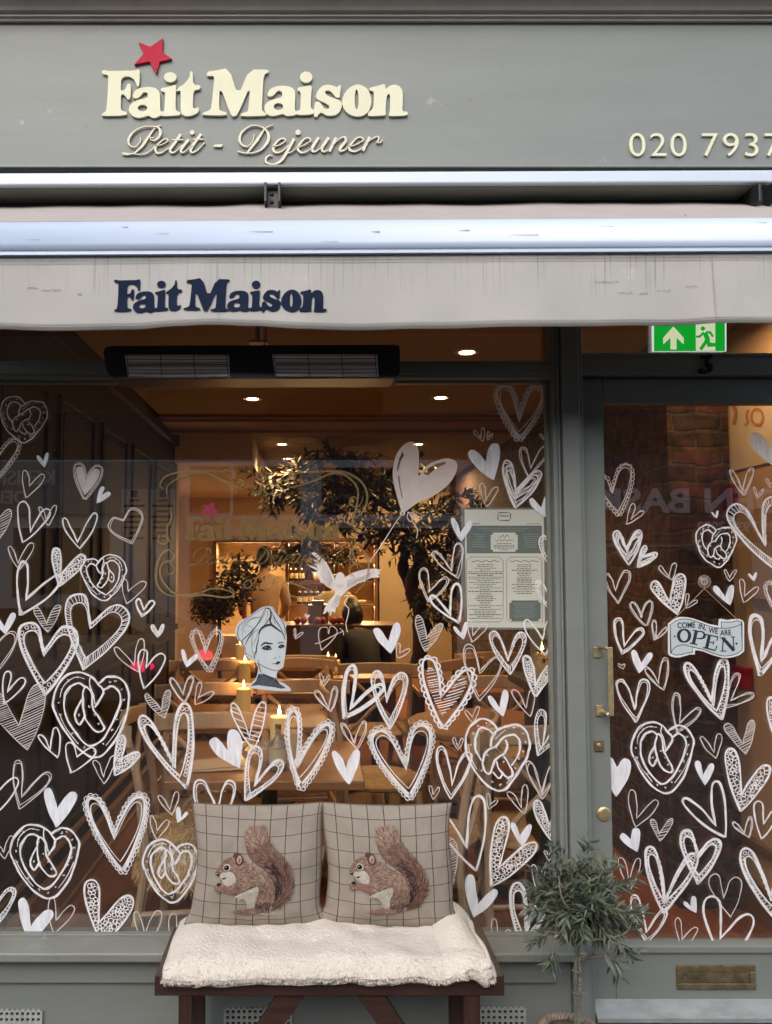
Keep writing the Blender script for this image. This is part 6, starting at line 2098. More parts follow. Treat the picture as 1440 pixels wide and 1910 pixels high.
def A3(px, py, Y):
    p = at(px, py, Y)
    return (p.x, p.y, p.z)
tag(leaf_mass("garland", [A3(495 + k * 9, 1036 + 5 * sin(k), BY - .06) for k in range(19)], 1300, (.05, .04, .05), .07, "green garland along the top of the lit shelves", "garland"))
bo = thing("olive_tree", "indoor olive tree with a twisted trunk and dark boughs reaching along the cafe ceiling", "tree", A3(778, 1300, 6.6))
TRK = mat("olive_trunk", (0.060, 0.034, 0.020), 0.95, var=0.6, scale=14, bump=0.8, bscale=25, stretch=(1, 1, .3))
m = MB()
YT = 6.6
def tl(pts, r0, r1, n=9):
    q = crom([A3(x, y, YT + d_) for x, y, d_ in pts], 6)
    N = len(q)
    m.tube(q, [(r0 + (r1 - r0) * i / N) * (1 + .14 * sin(i * 1.3) + .08 * sin(i * 3.1)) for i in range(N)], n)
tl([(776,1395,0),(780,1260,0),(786,1150,.05),(768,1095,0),(784,1045,.05),(770,1000,0),(752,962,0)], .078, .05)
tl([(770,1100,.06),(752,1060,.1),(764,1015,.1),(800,985,.1),(845,955,.1)], .055, .025)
tl([(758,975,0),(720,940,0),(660,915,-.1),(600,905,-.2),(540,905,-.2),(505,905,-.2)], .05, .010)
tl([(752,965,0),(745,920,0),(760,880,.1),(790,870,.1)], .045, .012)
tl([(700,930,0),(670,890,0),(640,868,.1),(600,855,.1)], .03, .008)
tl([(690,930,0),(650,950,-.2),(600,965,-.2),(565,970,-.3)], .026, .007)
tl([(770,1000,0),(740,985,-.2),(700,1000,-.3),(660,1010,-.3)], .026, .007)
m.build("trunk", TRK, bo, smooth=True)
bp = [(500,905),(520,925),(545,890),(560,880),(575,945),(600,960),(600,925),(630,900),(640,950),(660,920),(680,910),(700,960),(700,890),(725,900),(745,870),(760,930),(790,960),(800,990),(820,1030),(805,900),(850,930),(880,960),(740,1010),(715,1000),(665,865),(640,862),(605,852),(690,990),(860,1000),(830,960),(740,960),(640,985),(575,1010),(545,925),(800,1060),(832,1075),(792,1105),(842,1040),(822,1120),(850,1090),(812,1145),(790,1030)]
m, twm = MB(), MB()
DG_ = [(0.030, 0.030, 0.016), (0.045, 0.042, 0.022), (0.060, 0.052, 0.028), (0.036, 0.040, 0.022), (0.11, 0.085, 0.045)]
rs_keep = rs
for (x, y) in bp:
    for k in range(11):
        b0 = Vector(A3(x + rs.uniform(-14, 14), y + rs.uniform(-10, 10), YT - .1 + rs.uniform(-.35, .3)))
        d = Vector((rs.uniform(-1, 1) - (.4 if x < 640 else -.2), rs.uniform(-1, .6), rs.uniform(-.7, .6)))
        spray(b0, d, rs.uniform(.10, .26), rs.randint(9, 15), m, twm, (.055, .11), (.009, .015), DG_, 2.2)
m.build("leaves", mat("indoor_leaf", (0.05, 0.045, 0.025), 0.45, tint=True), bo)
twm.build("twigs", mat("dark_bough", (0.06, 0.035, 0.02), 0.8), bo)
tp = thing("topiary", "ball shaped clipped tree in a pot beside the bright doorway at the back", "potted tree", A3(402, 1240, 7.0))
m_ = [A3(402 + 30 * cos(a) * b_, 1128 + 26 * sin(a) * b_, 7.0) for a, b_ in [(rs.random() * 6.3, sqrt(rs.random())) for _ in range(60)]]
leaf_mass("crown", m_, 2600, (.045, .09, .04), .05, None, None, tp, .2)
leaf_mass("upper_shoots", [A3(x, y, 7.05) for x, y in ((440,1060),(445,1085),(460,1050),(430,1100),(470,1080),(455,1110),(425,1075))], 500, (.05, .06, .05), .07, None, None, tp, .2)
m = MB().tube([(wx(412, 7.0), 7.0, FZ + .3), (wx(410, 7.0), 7.0, wz(1140, 7.0))], .018, 8)
m.build("trunk", mat("dark_bough_2", (0.05, 0.03, 0.02), 0.8), tp)
MB().lathe((wx(412, 7.0), 7.0, FZ), [(.12, 0), (.17, .34), (.185, .34), (.185, .37), (.15, .37)], 20).build("pot", mat("terracotta", (0.30, 0.14, 0.07), 0.8), tp)

# counter at the back
CNT = wood("counter_wood", (0.11, 0.055, 0.028), (0.17, 0.09, 0.05), 'X', 0.45, 10)
cn = thing("counter", "wooden service counter with fruit in front of the lit shelves", "counter", (wx(600, 7.6), 7.6, FZ))
bevel(MB().box(wx(455, 7.6), wx(735, 7.6), 7.5, 8.0, FZ, 0.98).build("cabinet", mat("counter_front", (0.30, 0.19, 0.12), 0.6), cn), .005)
bevel(MB().box(wx(450, 7.6), wx(740, 7.6), 7.45, 8.05, 0.98, 1.02).build("worktop", CNT, cn), .004)
APP = mat("red_apple", (0.36, 0.05, 0.03), 0.35)
for i, px in enumerate((556, 566, 592, 601, 622, 632, 643)):
    o = MB().ball((wx(px, 7.6), 7.58 + .03 * (i % 2), 1.02 + .036), .038, .038, .036, 10, 7).build("apple", APP, smooth=True)
    tag(o, "shiny red apple in the row along the back counter", "fruit", "red apples on the back counter")
m = MB().box(wx(575, 7.6), wx(612, 7.6), 7.7, 7.95, 1.021, 1.20).box(wx(578, 7.6), wx(609, 7.6), 7.66, 7.70, 1.03, 1.09)
m.box(wx(582, 7.6), wx(604, 7.6), 7.72, 7.93, 1.20, 1.24)
tag(bevel(m.build("coffee_machine", mat("steel_dark", (0.12, 0.10, 0.09), 0.3, metal=0.6)), .006), "dark squat coffee machine on the back counter", "coffee machine")

# ceiling lights
LAMPW = [5.0]
EMW = mat("lamp_glow", (1, .9, .7), 0.5, emit=(1.0, 0.80, 0.50), estr=14)
TRIM = mat("lamp_trim", (0.5, 0.4, 0.3), 0.4)
names = {0: "recessed ceiling light above the window's left half", 1: "recessed ceiling light right of the room's centre near the beam", 2: "recessed ceiling light nearest the glass above the transom",
         3: "nearer of two recessed lights beside the bulkhead", 4: "farther of two recessed lights beside the bulkhead", 5: "recessed ceiling light half hidden behind the painted balloon"}
def downlight(X, Y, idx, E):
    d = thing("downlight", names[idx], "ceiling light", (X, Y, CZ), "recessed ceiling lights")
    MB().lathe((X, Y, CZ - .004), [(.036, .002), (.036, 0), (.001, 0)], 20).build("bulb", EMW, d)
    m = MB().lathe((X, Y, CZ - .006), [(.060, .005), (.056, 0), (.040, 0), (.036, .0045)], 20)
    m.build("trim", TRIM, d)
    l = bpy.data.lights.new("downlight_beam", 'SPOT')
    l.energy, l.color, l.shadow_soft_size, l.spot_size, l.spot_blend = E, (1.0, 0.60, 0.26), 0.04, radians(130), 0.8
    lo = bpy.data.objects.new("downlight_beam", l)
    COL.objects.link(lo)
    lo.location = (0, 0, -.02)
    lo.parent = d
for i, (px, py) in enumerate(((471,743),(822,741),(871,656),(526,828),(536,855),(780,828))):
    t_ = (PY0 - py) / FPX
    Y = (CZ - EYE.z) / ((at(px, py, 1.0).z - EYE.z))
    downlight(at(px, py, Y).x, Y, i, (36, 33, 23, 40, 40, 22)[i])
def lamp(name, loc, rot, size, E, col=(1.0, 0.62, 0.28)):
    l = bpy.data.lights.new(name, 'AREA')
    l.shape, l.size, l.size_y, l.energy, l.color = 'RECTANGLE', size[0], size[1], E, col
    o = bpy.data.objects.new(name, l)
    COL.objects.link(o)
    o.location, o.rotation_euler = loc, rot
    return o
# lamps inside the shelving niche and the lit passage at the back left
lamp("niche_strip_light", ((nx0 + nx1) / 2, BY + .12, nz1 - .02), (radians(-25), 0, 0), (1.7, .06), 16)
for py_s in (1052, 1087, 1131):
    lamp("shelf_fill_light", ((wx(535) + nx1) / 2, BY + .10, wz(py_s) - .012), (radians(-35), 0, 0), (1.0, .02), 7.5)  # added under the shelves so the niche is lit evenly
lamp("niche_left_strip", (wx(470), BY + .10, wz(1110)), (radians(-60), 0, 0), (.6, .02), 10)
lamp("passage_light", (-1.6, 7.9, CZ - .05), (0, 0, 0), (.5, .5), 130)
lamp("back_room_light", (1.1, 8.0, CZ - .05), (0, 0, 0), (.6, .3), 30)
lamp("lobby_light", (1.55, 2.95, CZ - .05), (0, 0, 0), (.15, .15), 3.4)
tag(MB().lathe((wx(565, 6.2), 6.2, CZ - .012), [(.13, .011), (.12, 0), (.001, 0)], 24).build("ceiling_speaker", mat("speaker_cream", (0.34, 0.26, 0.18), 0.7)), "round flush speaker in the ceiling behind the beam", "speaker")
cm = thing("security_camera", "small dome camera hanging from the ceiling by the olive boughs", "camera", (wx(568, 7.4), 7.4, CZ))
MB().lathe((wx(568, 7.4), 7.4, CZ - .10), [(.03, .0), (.055, .04), (.06, .07), (.05, .099)], 16).build("dome", mat("camera_cream", (0.5, 0.4, 0.28), 0.4), cm)

# tables
TTOP = wood("table_top", (0.24, 0.105, 0.042), (0.36, 0.17, 0.075), 'X', 0.32, 10)
TLEG = mat("table_iron", (0.02, 0.018, 0.016), 0.5)
def table(X, Y, hx, hy, label, round_=False):
    tb = thing("cafe_table", label, "table", (X, Y, FZ), "cafe tables")
    if round_:
        MB().lathe((X, Y, FZ + .725), [(hx - .004, 0), (hx, .006), (hx, .024), (hx - .006, .03), (.001, .03)], 40).build("tabletop", TTOP, tb)
    else:
        bevel(MB().box(X - hx, X + hx, Y - hy, Y + hy, FZ + .725, FZ + .755).build("tabletop", TTOP, tb), .004)
    MB().tube([(X, Y, FZ + .02), (X, Y, FZ + .725)], .028, 10).build("pedestal", TLEG, tb)
    m = MB()
    for a in range(4):
        c, s = cos(a * pi / 2 + .78), sin(a * pi / 2 + .78)
        m.bar((X, Y, FZ + .03), (X + c * .27, Y + s * .27, FZ + .012), .022, .011, Vector((0, 0, 1)))
    m.build("foot", TLEG, tb)
    return tb
table(-.17, 2.90, .33, .30, "nearest cafe table with a thick candle, just behind the window")
table(-.30, 3.78, .36, .30, "second cafe table behind the drawn woman's head")
table(-.34, 4.72, .36, .30, "third cafe table with a candle in the middle of the room")
table(-.36, 5.90, .36, .30, "farthest cafe table in the row of candles")
table(.78, 3.60, .36, .36, "round cafe table on the right behind the big pretzel", True)
table(.92, 4.78, .34, .32, "square cafe table near the brick wall")
table(.40, 5.35, .36, .32, "cafe table under the dove between crossed chair backs")
# candles
WAX = mat("candle_wax", (0.72, 0.52, 0.24), 0.5, emit=(0.9, 0.45, 0.10), estr=0.10)
FLAME = mat("flame", (1, .8, .4), 0.5, emit=(1.0, 0.62, 0.22), estr=16)
WICK = mat("wick", (0.01, 0.01, 0.01), 0.9)
SAUC = mat("candle_dish", (0.45, 0.34, 0.22), 0.5)
def candle(X, Y, z, r, h, label):
    c = thing("candle", label, "candle", (X, Y, z), "lit candles on the tables")
    MB().lathe((X, Y, z), [(r * 1.5, 0), (r * 1.55, .008), (r * 1.2, .012), (.001, .012)], 18).build("dish", SAUC, c)
    MB().lathe((X, Y, z + .0125), [(r, 0), (r, h), (r * .9, h + .004), (r * .7, h - .004), (.001, h - .006)], 20).build("wax", WAX, c, smooth=False)
    MB().tube([(X, Y, z + h + .004), (X, Y, z + h + .022)], .0013, 5).build("wick", WICK, c)
    MB().lathe((X, Y, z + h + .018), [(.001, 0), (.0055, .008), (.0062, .014), (.004, .025), (.0008, .038)], 10).build("flame", FLAME, c)
    l = bpy.data.lights.new("candle_light", 'POINT')
    l.energy, l.color, l.shadow_soft_size = 0.6, (1.0, 0.52, 0.18), .01
    o = bpy.data.objects.new("candle_light", l)
    COL.objects.link(o)
    o.parent = c
    o.location = (0, 0, h + .06)
TZ = FZ + .756
candle(wx(522, 2.86), 2.86, TZ, .034, .145, "tall cream candle on the nearest table beside the drawn head")
candle(wx(456, 3.75), 3.75, TZ, .034, .11, "cream candle lit on the second table, left of the drawn head's collar")
candle(wx(458, 4.70), 4.70, TZ, .034, .12, "cream candle lit on the third table, behind the drawn head's chin")
candle(wx(449, 5.85), 5.85, TZ, .034, .12, "farthest cream candle in the row behind the drawn head")
candle(wx(612, 5.2), 5.2, TZ, .03, .09, "low candle in the dark under the painted dove")
candle(wx(626, 5.25), 5.25, TZ, .03, .07, "short candle glowing on the table under the dove")
candle(wx(1008, 2.86), 2.86, FZ + 1.06, .03, .07, "candle glowing behind the please wait card by the post")
# bottle, glass and menus on the near table
o = thing("oil_bottle", "small clear bottle with a label on the nearest table by the candle", "bottle", (wx(520, 2.74), 2.74, TZ))
MB().lathe((wx(520, 2.74), 2.74, TZ), [(.030, 0), (.032, .01), (.032, .09), (.012, .115), (.011, .14), (.013, .142)], 18).build("glass", mat("bottle_glass", (0.35, 0.26, 0.18), 0.05, coat=1.0, trans=0.5), o, smooth=True)
MB().lathe((wx(520, 2.74), 2.74, TZ), [(.0325, .025), (.0325, .075)], 18).build("label", LAB, o)
MB().lathe((wx(520, 2.74), 2.74, TZ + .141), [(.010, 0), (.011, .016), (.001, .018)], 12).build("stopper", mat("cork", (0.18, 0.10, 0.05), 0.8), o)
m = MB().lathe((wx(495, 2.78), 2.78, TZ), [(.028, 0), (.034, .09), (.032, .09), (.027, .005)], 18)
tag(m.build("water_tumbler", mat("tumbler_glass", (0.6, 0.45, 0.35), 0.03, coat=1.0, trans=0.75), smooth=True), "clear drinking glass on the nearest table beside the oil bottle", "glass")
m = MB().lathe((wx(540, 2.8), 2.8, TZ), [(.04, 0), (.045, .12), (.043, .12), (.037, .004)], 18)
tag(m.build("cream_holder", mat("cream_card", (0.62, 0.42, 0.24), 0.7)), "pale round pot behind the oil bottle on the nearest table", "pot")
m = MB()
for k in range(2):
    m.obox(Vector((wx(400, 2.8), 2.78 + k * .02, TZ + .004 + k * .004)), Vector((cos(.2 + k * .2), sin(.2 + k * .2), 0)), Vector((-sin(.2 + k * .2), cos(.2 + k * .2), 0)), Vector((0, 0, 1)), .10, .07, .0015)
tag(m.build("folded_menu", mat("menu_card", (0.50, 0.36, 0.24), 0.6)), "two pale menu cards lying on the nearest table", "menu card")

# cross back chairs
CHW = wood("beech_chair", (0.42, 0.27, 0.16), (0.56, 0.38, 0.24), 'Z', 0.42, 11)
def make_chair():
    r = thing("cafe_chair", "x", "chair", (0, 0, 0), "cross back chairs in the cafe")
    m = MB().lathe((0, 0, .445), [(.001, 0), (.19, 0), (.205, .010), (.205, .022), (.19, .030), (.001, .028)], 28)
    m.build("seat", mat("rush_seat", (0.36, 0.23, 0.12), 0.8, var=0.25, scale=30), r, smooth=False)
    for sx in (-1, 1):
        MB().tube([(sx * .17, .16, .445), (sx * .19, .20, 0.0)], [.017, .014], 8).build("leg", CHW, r)
        MB().tube(crom([(sx * .205, -.24, 0.0), (sx * .19, -.19, .25), (sx * .185, -.17, .46), (sx * .195, -.20, .70), (sx * .185, -.245, .86)], 4), .0155, 8).build("leg", CHW, r)
    m = MB()
    tp_ = [(-.235, -.235, .860), (-.12, -.268, .872), (0, -.278, .876), (.12, -.268, .872), (.235, -.235, .860)]
    q = crom(tp_, 6)
    vs, fs = [], []
    for (x, y, z_) in q:
        vs += [Vector((x, y - .009, z_ - .032)), Vector((x, y + .011, z_ - .032)), Vector((x, y + .011, z_ + .032)), Vector((x, y - .009, z_ + .032))]
    n = len(q)
    for i in range(n - 1):
        for k in range(4):
            k2 = (k + 1) % 4
            fs.append((i * 4 + k, i * 4 + k2, i * 4 + 4 + k2, i * 4 + 4 + k))
    fs += [(0, 1, 2, 3), tuple(4 * (n - 1) + k for k in (3, 2, 1, 0))]
    m.add(vs, fs)
    bevel(m.build("top_rail", CHW, r), .006)
    m = MB()
    for s in (-1, 1):
        m.tube(crom([(s * .185, -.235, .835), (s * .08, -.235, .74), (-s * .04, -.215, .62), (-s * .165, -.185, .48)], 5), .011, 7)
    m.build("cross_back", CHW, r)
    m = MB()
    for z_ in (.20, .26):
        m.tube([(-.18, .17 - .36 * (z_ > .22), z_), (.18, .17 - .36 * (z_ > .22), z_)], .009, 6)
    for s in (-1, 1):
        m.tube([(s * .185, .18, .23), (s * .195, -.19, .23)], .009, 6)
    m.build("stretcher", CHW, r)
    return r
ch0 = make_chair()
first = [True]
def chair(X, Y, rz, label):
    if first[0]:
        r = ch0
        first[0] = False
    else:
        r = ch0.copy()
        COL.objects.link(r)
        for c in list(ch0.children):
            d = c.copy()
            COL.objects.link(d)
            d.parent = r
    r.location = (X, Y, FZ + .001)
    r.rotation_euler = (0, 0, rz)
    r['label'] = label
    return r
for (X, Y, rz, lb) in ((-.46, 3.04, radians(-84), "pale wooden chair draped with a fur throw, left of the nearest table"), (.40, 2.98, radians(70), "pale wooden chair seen edge on, right of the nearest table"),
    (-.40, 3.28, 0.05, "wooden chair with its broad back to the window behind the nearest table"), (-.09, 4.15, .1, "wooden chair right of the drawn head's neck"), (-.10, 4.55, pi + .1, "wooden chair facing the window, right of the drawn head's cheek"),
    (-.10, 5.25, 0, "wooden chair farthest back behind the drawn head"), (-.58, 5.00, -.1, "wooden chair left of the drawn head beside the third table"), (-.66, 4.55, pi, "wooden chair facing the window at the left end of the third table"),
    (-.58, 4.05, .15, "wooden chair behind the red light reflection at the second table"), (1.10, 5.45, .2, "wooden chair in the right corner before the brick wall"), (.98, 4.30, -.1, "wooden chair at the square table by the brick wall"),
    (.78, 3.02, 0.1, "dark looking chair pushed under the round table"), (.36, 4.85, 0, "wooden chair with crossed back under the painted dove"), (.72, 5.0, radians(40), "wooden chair turned aside behind the lace heart"), (.30, 3.75, radians(-90), "wooden chair side on at the left of the round table")):
    chair(X, Y, rz, lb)
# fur throw over the near chair
rs = random.Random(8)
FUR = mat("fur_throw", (0.45, 0.28, 0.14), 0.95, tint=True, spec=0.05)
m = MB()
fc = Vector((-.48, 3.02, FZ + .48))
for _ in range(12000):
    a, k = rs.random() * 2 * pi, sqrt(rs.random())
    x, y = .20 * k * cos(a), .21 * k * sin(a)
    z_ = .035 * (1 - k * k) - (.16 * max(0, k - .80) / .2)
    p = fc + Vector((x, y, z_ + .008 * sin(x * 50) * cos(y * 40)))
    d = Vector((x * 3 + rs.uniform(-.6, .6), y * 3 + rs.uniform(-.6, .6), .6 - k)).normalized()
    s = d.cross(Vector((rs.uniform(-1, 1), rs.uniform(-1, 1), 1))).normalized() * .0016
    l = rs.uniform(.016, .032)
    c = rs.choice(((0.72, 0.38, 0.12), (0.78, 0.52, 0.25), (0.80, 0.66, 0.44), (0.62, 0.32, 0.11)))
    m.add([p - s, p + s, p + d * l * .6 + s * .7 + Vector((0, 0, -.004)), p + d * l * .6 - s * .7 + Vector((0, 0, -.004)), p + d * l + Vector((0, 0, -.014))], [(0, 1, 2, 3), (3, 2, 4)], c)
m.lathe(fc + Vector((0, 0, -.02)), [(.19, -.10), (.18, 0), (.13, .03), (.001, .045)], 20)
tag(m.build("fur_throw", FUR), "shaggy golden fur throw on the seat of the near left chair", "throw")

# people at the back of the room
SKIN = mat("skin", (0.42, 0.24, 0.15), 0.6)
HAIR = mat("dark_hair", (0.012, 0.008, 0.006), 0.5)
TAN = mat("tan_jacket", (0.44, 0.29, 0.18), 0.85, var=0.1, scale=8, bump=0.3, bscale=30)
OLV = mat("olive_jumper", (0.30, 0.21, 0.10), 0.85, var=0.15, scale=8)
TRO = mat("dark_trousers", (0.03, 0.025, 0.025), 0.8)
BLK = mat("black_top", (0.018, 0.014, 0.016), 0.8)
def skin(name, V, E, R, mt, parent, root_i=0):
    me = bpy.data.meshes.new(name)
    o0 = origin(parent)
    me.from_pydata([tuple(Vector(v) - o0) for v in V], E, [])
    me.materials.append(mt)
    o = bpy.data.objects.new(name, me)
    COL.objects.link(o)
    o.parent = parent
    s = o.modifiers.new("skin", 'SKIN')
    s.use_smooth_shade = True
    lay = me.skin_vertices[0] if me.skin_vertices else None
    if lay is None:
        bm_ = None
        o.select_set(True)
        bpy.context.view_layer.objects.active = o
        lay = me.skin_vertices[0]
    for i, r in enumerate(R):
        lay.data[i].radius = r if isinstance(r, tuple) else (r, r)
    lay.data[root_i].use_root = True
    u = o.modifiers.new("sub", 'SUBSURF')
    u.levels = u.render_levels = 1
    return o
def person(X, Y, rz, label, bend, top, hairbun=False, z0=FZ, seated=False):
    """standing or bent figure with its back to the window; bend = forward lean of the trunk in radians"""
    p = thing("person", label, "person", (X, Y, z0))
    ca, sa = cos(rz), sin(rz)
    def W(x, y, z_):
        return (X + x * ca - y * sa, Y + x * sa + y * ca, z0 + z_)
    hz = .46 if seated else .86
    def T(x, up, fw=0.0):
        """trunk point: up along the leaning spine"""
        return W(x, fw * cos(bend) + up * sin(bend), hz + up * cos(bend) - fw * sin(bend))
    kn = (lambda s: W(s * .11, .40, .45)) if seated else (lambda s: W(s * .10, .02, .46))
    an = (lambda s: W(s * .11, .40, .06)) if seated else (lambda s: W(s * .10, -.02, .07))
    toe = (lambda s: W(s * .11, .55, .03)) if seated else (lambda s: W(s * .11, .13, .03))
    V = [T(0, 0), T(0, .22), T(0, .42), T(0, .54), T(0, .60), T(0, .72, .02), T(0, .80, .02)]
    E = [(0, 1), (1, 2), (2, 3), (3, 4), (4, 5), (5, 6)]
    R = [(.13, .10), (.12, .09), (.14, .10), (.055, .055), (.05, .05), (.078, .09), (.05, .06)]
    for s in (-1, 1):
        b0 = len(V)
        V += [T(s * .17, .46), T(s * .235, .24, .03), T(s * .20, .10, .20), T(s * .16, .08, .33), T(s * .15, .08, .41)]
        E += [(2, b0), (b0, b0 + 1), (b0 + 1, b0 + 2), (b0 + 2, b0 + 3), (b0 + 3, b0 + 4)]
        R += [.062, .045, .034, .03, .022]
        b0 = len(V)
        V += [W(s * .09, .02 if not seated else .06, hz - .06), kn(s), an(s), toe(s)]
        E += [(0, b0), (b0, b0 + 1), (b0 + 1, b0 + 2), (b0 + 2, b0 + 3)]
        R += [.088, .058, .042, .032]
    skin("body", V, E, R, SKIN, p)
    V2 = [T(0, -.06), T(0, .20), T(0, .42), T(0, .515)]
    E2 = [(0, 1), (1, 2), (2, 3)]
    R2 = [(.165, .135), (.155, .125), (.175, .13), (.075, .07)]
    for s in (-1, 1):
        b0 = len(V2)
        V2 += [T(s * .175, .455), T(s * .24, .24, .03), T(s * .21, .11, .18)]
        E2 += [(2, b0), (b0, b0 + 1), (b0 + 1, b0 + 2)]
        R2 += [.078, .060, .048]
    skin("jacket", V2, E2, R2, top, p)
    V3, E3_, R3 = [W(0, .02, hz)], [], [(.155, .125)]
    for s in (-1, 1):
        b0 = len(V3)
        V3 += [W(s * .09, .02 if not seated else .06, hz - .06), kn(s), an(s)]
        E3_ += [(0, b0), (b0, b0 + 1), (b0 + 1, b0 + 2)]
        R3 += [.105, .074, .055]
    skin("trousers", V3, E3_, R3, TRO, p)
    hV = [T(0, .64, -.035), T(0, .73, -.02), T(0, .79, .0), T(0, .80, .05)]
    hE = [(0, 1), (1, 2), (2, 3)]
    hR = [.062, .086, .080, .05]
    hc = [Vector(T(0, .735, -.012)), Vector(T(0, .69, -.035))]
    g_ = 1.22 if hairbun else 1.0
    MB().ball(hc[0], .086 * g_, .105 * g_, .108 * g_, 16, 12).ball(hc[1], .074 * g_, .075 * g_, .085 * g_, 14, 10).build("hair", HAIR, p, smooth=True)
    if hairbun:
        h_ = Vector(T(0, .855, -.055))
        MB().ball(h_, .040, .040, .038).build("hair_bun", HAIR, p, smooth=True)
person(wx(494, 8.25), 8.25, .15, "person with short dark hair and tan jacket, back to the window, near the shelves", .10, TAN)
person(wx(622, 8.3), 8.3, -.1, "person in an olive jumper bending forward under the painted dove", .95, OLV)
person(wx(690, 7.15), 7.15, .3, "seated person in black with dark hair in a bun, right of the dove", .72, BLK, True, seated=True)
# please wait card
YW = 2.80
card = thing("notice_card", "orange lit card asking guests to please wait to be seated, beside the post", "notice", A3(1030, 1262, YW))
MB().prism([[(988,1172),(1108,1168),(1108,1268),(992,1268)]], YW, .004).build("card", mat("notice_paper", (0.80, 0.55, 0.30), 0.7, trans=0.25), card)
NI = mat("notice_ink", (0.06, 0.04, 0.03), 0.7)
text("Please", 15, 1011, 1203, YW - .003, .001, NI, "notice_lettering", card, bold=.0008)
text("wait to be", 15, 1004, 1219, YW - .003, .001, NI, "notice_lettering", card, bold=.0008)
text("seated", 15, 1012, 1236, YW - .003, .001, NI, "notice_lettering", card, bold=.0008)
bevel(MB().box(wx(975, YW), wx(1130, YW), YW - .03, YW + .25, FZ + 1.02, FZ + 1.055).box(wx(1000, YW), wx(1110, YW), YW, YW + .2, FZ, FZ + 1.02).build("stand", TLEG, card), .003)
# things on the lobby wall
def wallbox(name, pxa, pxb, pya, pyb, mt, label, cat):
    Ya, Yb = RX * FPX / (pxb - PX0), RX * FPX / (pxa - PX0)
    Ym = (Ya + Yb) / 2
    o = MB().box(RX - .035, RX - .001, Ya, Yb, wz(pyb, Ym), wz(pya, Ym)).build(name, mt)
    tag(bevel(o, .004), label, cat)
wallbox("alarm_box", 1356, 1381, 905, 950, mat("maroon_plastic", (0.14, 0.006, 0.02), 0.35), "maroon alarm box high on the pale lobby wall", "alarm box")
wallbox("call_point", 1371, 1398, 1243, 1284, mat("red_plastic", (0.30, 0.008, 0.012), 0.3), "red fire call point lower on the pale lobby wall", "call point")
ps = thing("poster", "pale poster with orange lettering high on the lobby wall", "poster", (RX, 3.1, 2.1))
Ya, Yb = 3.10, RX * FPX / (1372 - PX0)
MB().box(RX - .006, RX - .001, 2.6, Yb, wz(868, 3.2), wz(740, 3.2)).build("sheet", mat("poster_paper", (0.62, 0.52, 0.42), 0.7), ps)
def pw(x, y):
    Y = RX * FPX / (x - PX0)
    return Vector((RX - .0075, Y, wz(y, Y)))
m = MB()
m.ribbon(crom([(1408,764),(1404,776),(1406,788),(1400,794)], 5), 5, 0, fn=pw)
m.ribbon(ell(1424, 778, 11, 15, 20), 5, 0, closed=True, fn=pw)
m.ribbon(crom([(1380,755),(1384,772),(1379,792)], 5), 7, 0, fn=pw)
m.build("poster_lettering", mat("orange_ink", (0.50, 0.19, 0.07), 0.7), ps)

# ------------------------------------------------------------------ the other side of the street (seen only as reflections in the panes)
G2 = 2 * GLASS_Y
def mir(px, py, Yp):
    p = at(px, py, Yp)
    return Vector((p.x, G2 - Yp, p.z))
YP = 13.9
FY = G2 - YP
opp = thing("terrace_building", "grey stone terrace with shop signs across the street, mirrored in the panes", "building", (0, FY - 2, 0))
STO = mat("pale_stone", (0.80, 0.78, 0.74), 0.85, var=0.12, scale=2)
BRK = bricks("far_brick", "X", (0.10, 0.055, 0.04), (0.07, 0.04, 0.03), (0.12, 0.10, 0.08))
WHT = mat("white_joinery", (0.88, 0.88, 0.88), 0.5)
DGL = mat("dark_window", (0.03, 0.035, 0.045), 0.1)
z1_ = mir(590, 858, YP).z
MB().box(-18, 22, FY - 4, FY, 0, z1_).build("wall", STO, opp)
MB().box(-18, 22, FY - 4, FY - .05, z1_, 5.6).build("brick_storey", BRK, opp)
m = MB()
def mrect(mb, x0, x1, y0, y1, d0, d1):
    a, b_ = mir(x0, y1, YP), mir(x1, y0, YP)
    return mb.box(a.x, b_.x, FY + d0, FY + d1, a.z, b_.z)
mrect(m, 355, 560, 870, 960, -.1, .02); mrect(m, 355, 560, 1000, 1220, -.1, .02); mrect(m, 600, 850, 985, 1230, -.1, .02); mrect(m, 20, 150, 985, 1230, -.1, .02); mrect(m, 880, 1400, 1020, 1240, -.1, .02); mrect(m, 600, 850, 872, 960, -.1, .02); mrect(m, 150, 205, 985, 1230, -.1, .02)
m.build("window", DGL, opp)
m = MB()
mrect(m, 343, 355, 858, 1240, 0, .06); mrect(m, 355, 432, 958, 974, 0, .07); mrect(m, 430, 436, 862, 958, 0, .05); mrect(m, 355, 860, 964, 972, .021, .06)
m.build("window_frame", WHT, opp)
m = MB()
mrect(m, -420, 330, 862, 960, 0, .10)
m.build("shop_sign", mat("grey_sign", (0.40, 0.38, 0.34), 0.7), opp)
m = MB()
mrect(m, 890, 2100, 850, 1012, 0, .10)
m.build("shop_sign", mat("navy_sign", (0.025, 0.025, 0.06), 0.4), opp)
def far_text(body, size_px, px, py, mt, bold=.02, sx=1.0):
    cu = bpy.data.curves.new("sign_lettering", 'FONT')
    cu.body, cu.size, cu.extrude, cu.offset = body, size_px * YP / FPX, .015, bold * .3
    tmp = bpy.data.objects.new("sign_lettering", cu)
    COL.objects.link(tmp)
    me = bpy.data.meshes.new_from_object(tmp)
    bpy.data.objects.remove(tmp)
    p = mir(px, py, YP)
    vs = [Vector((p.x - v.co.x * sx, FY + .116 + v.co.z, p.z + v.co.y)) for v in me.vertices]
    fs = [tuple(f.vertices) for f in me.polygons]
    bpy.data.meshes.remove(me)
    return MB().add(vs, fs).build("sign_lettering", mt, opp)
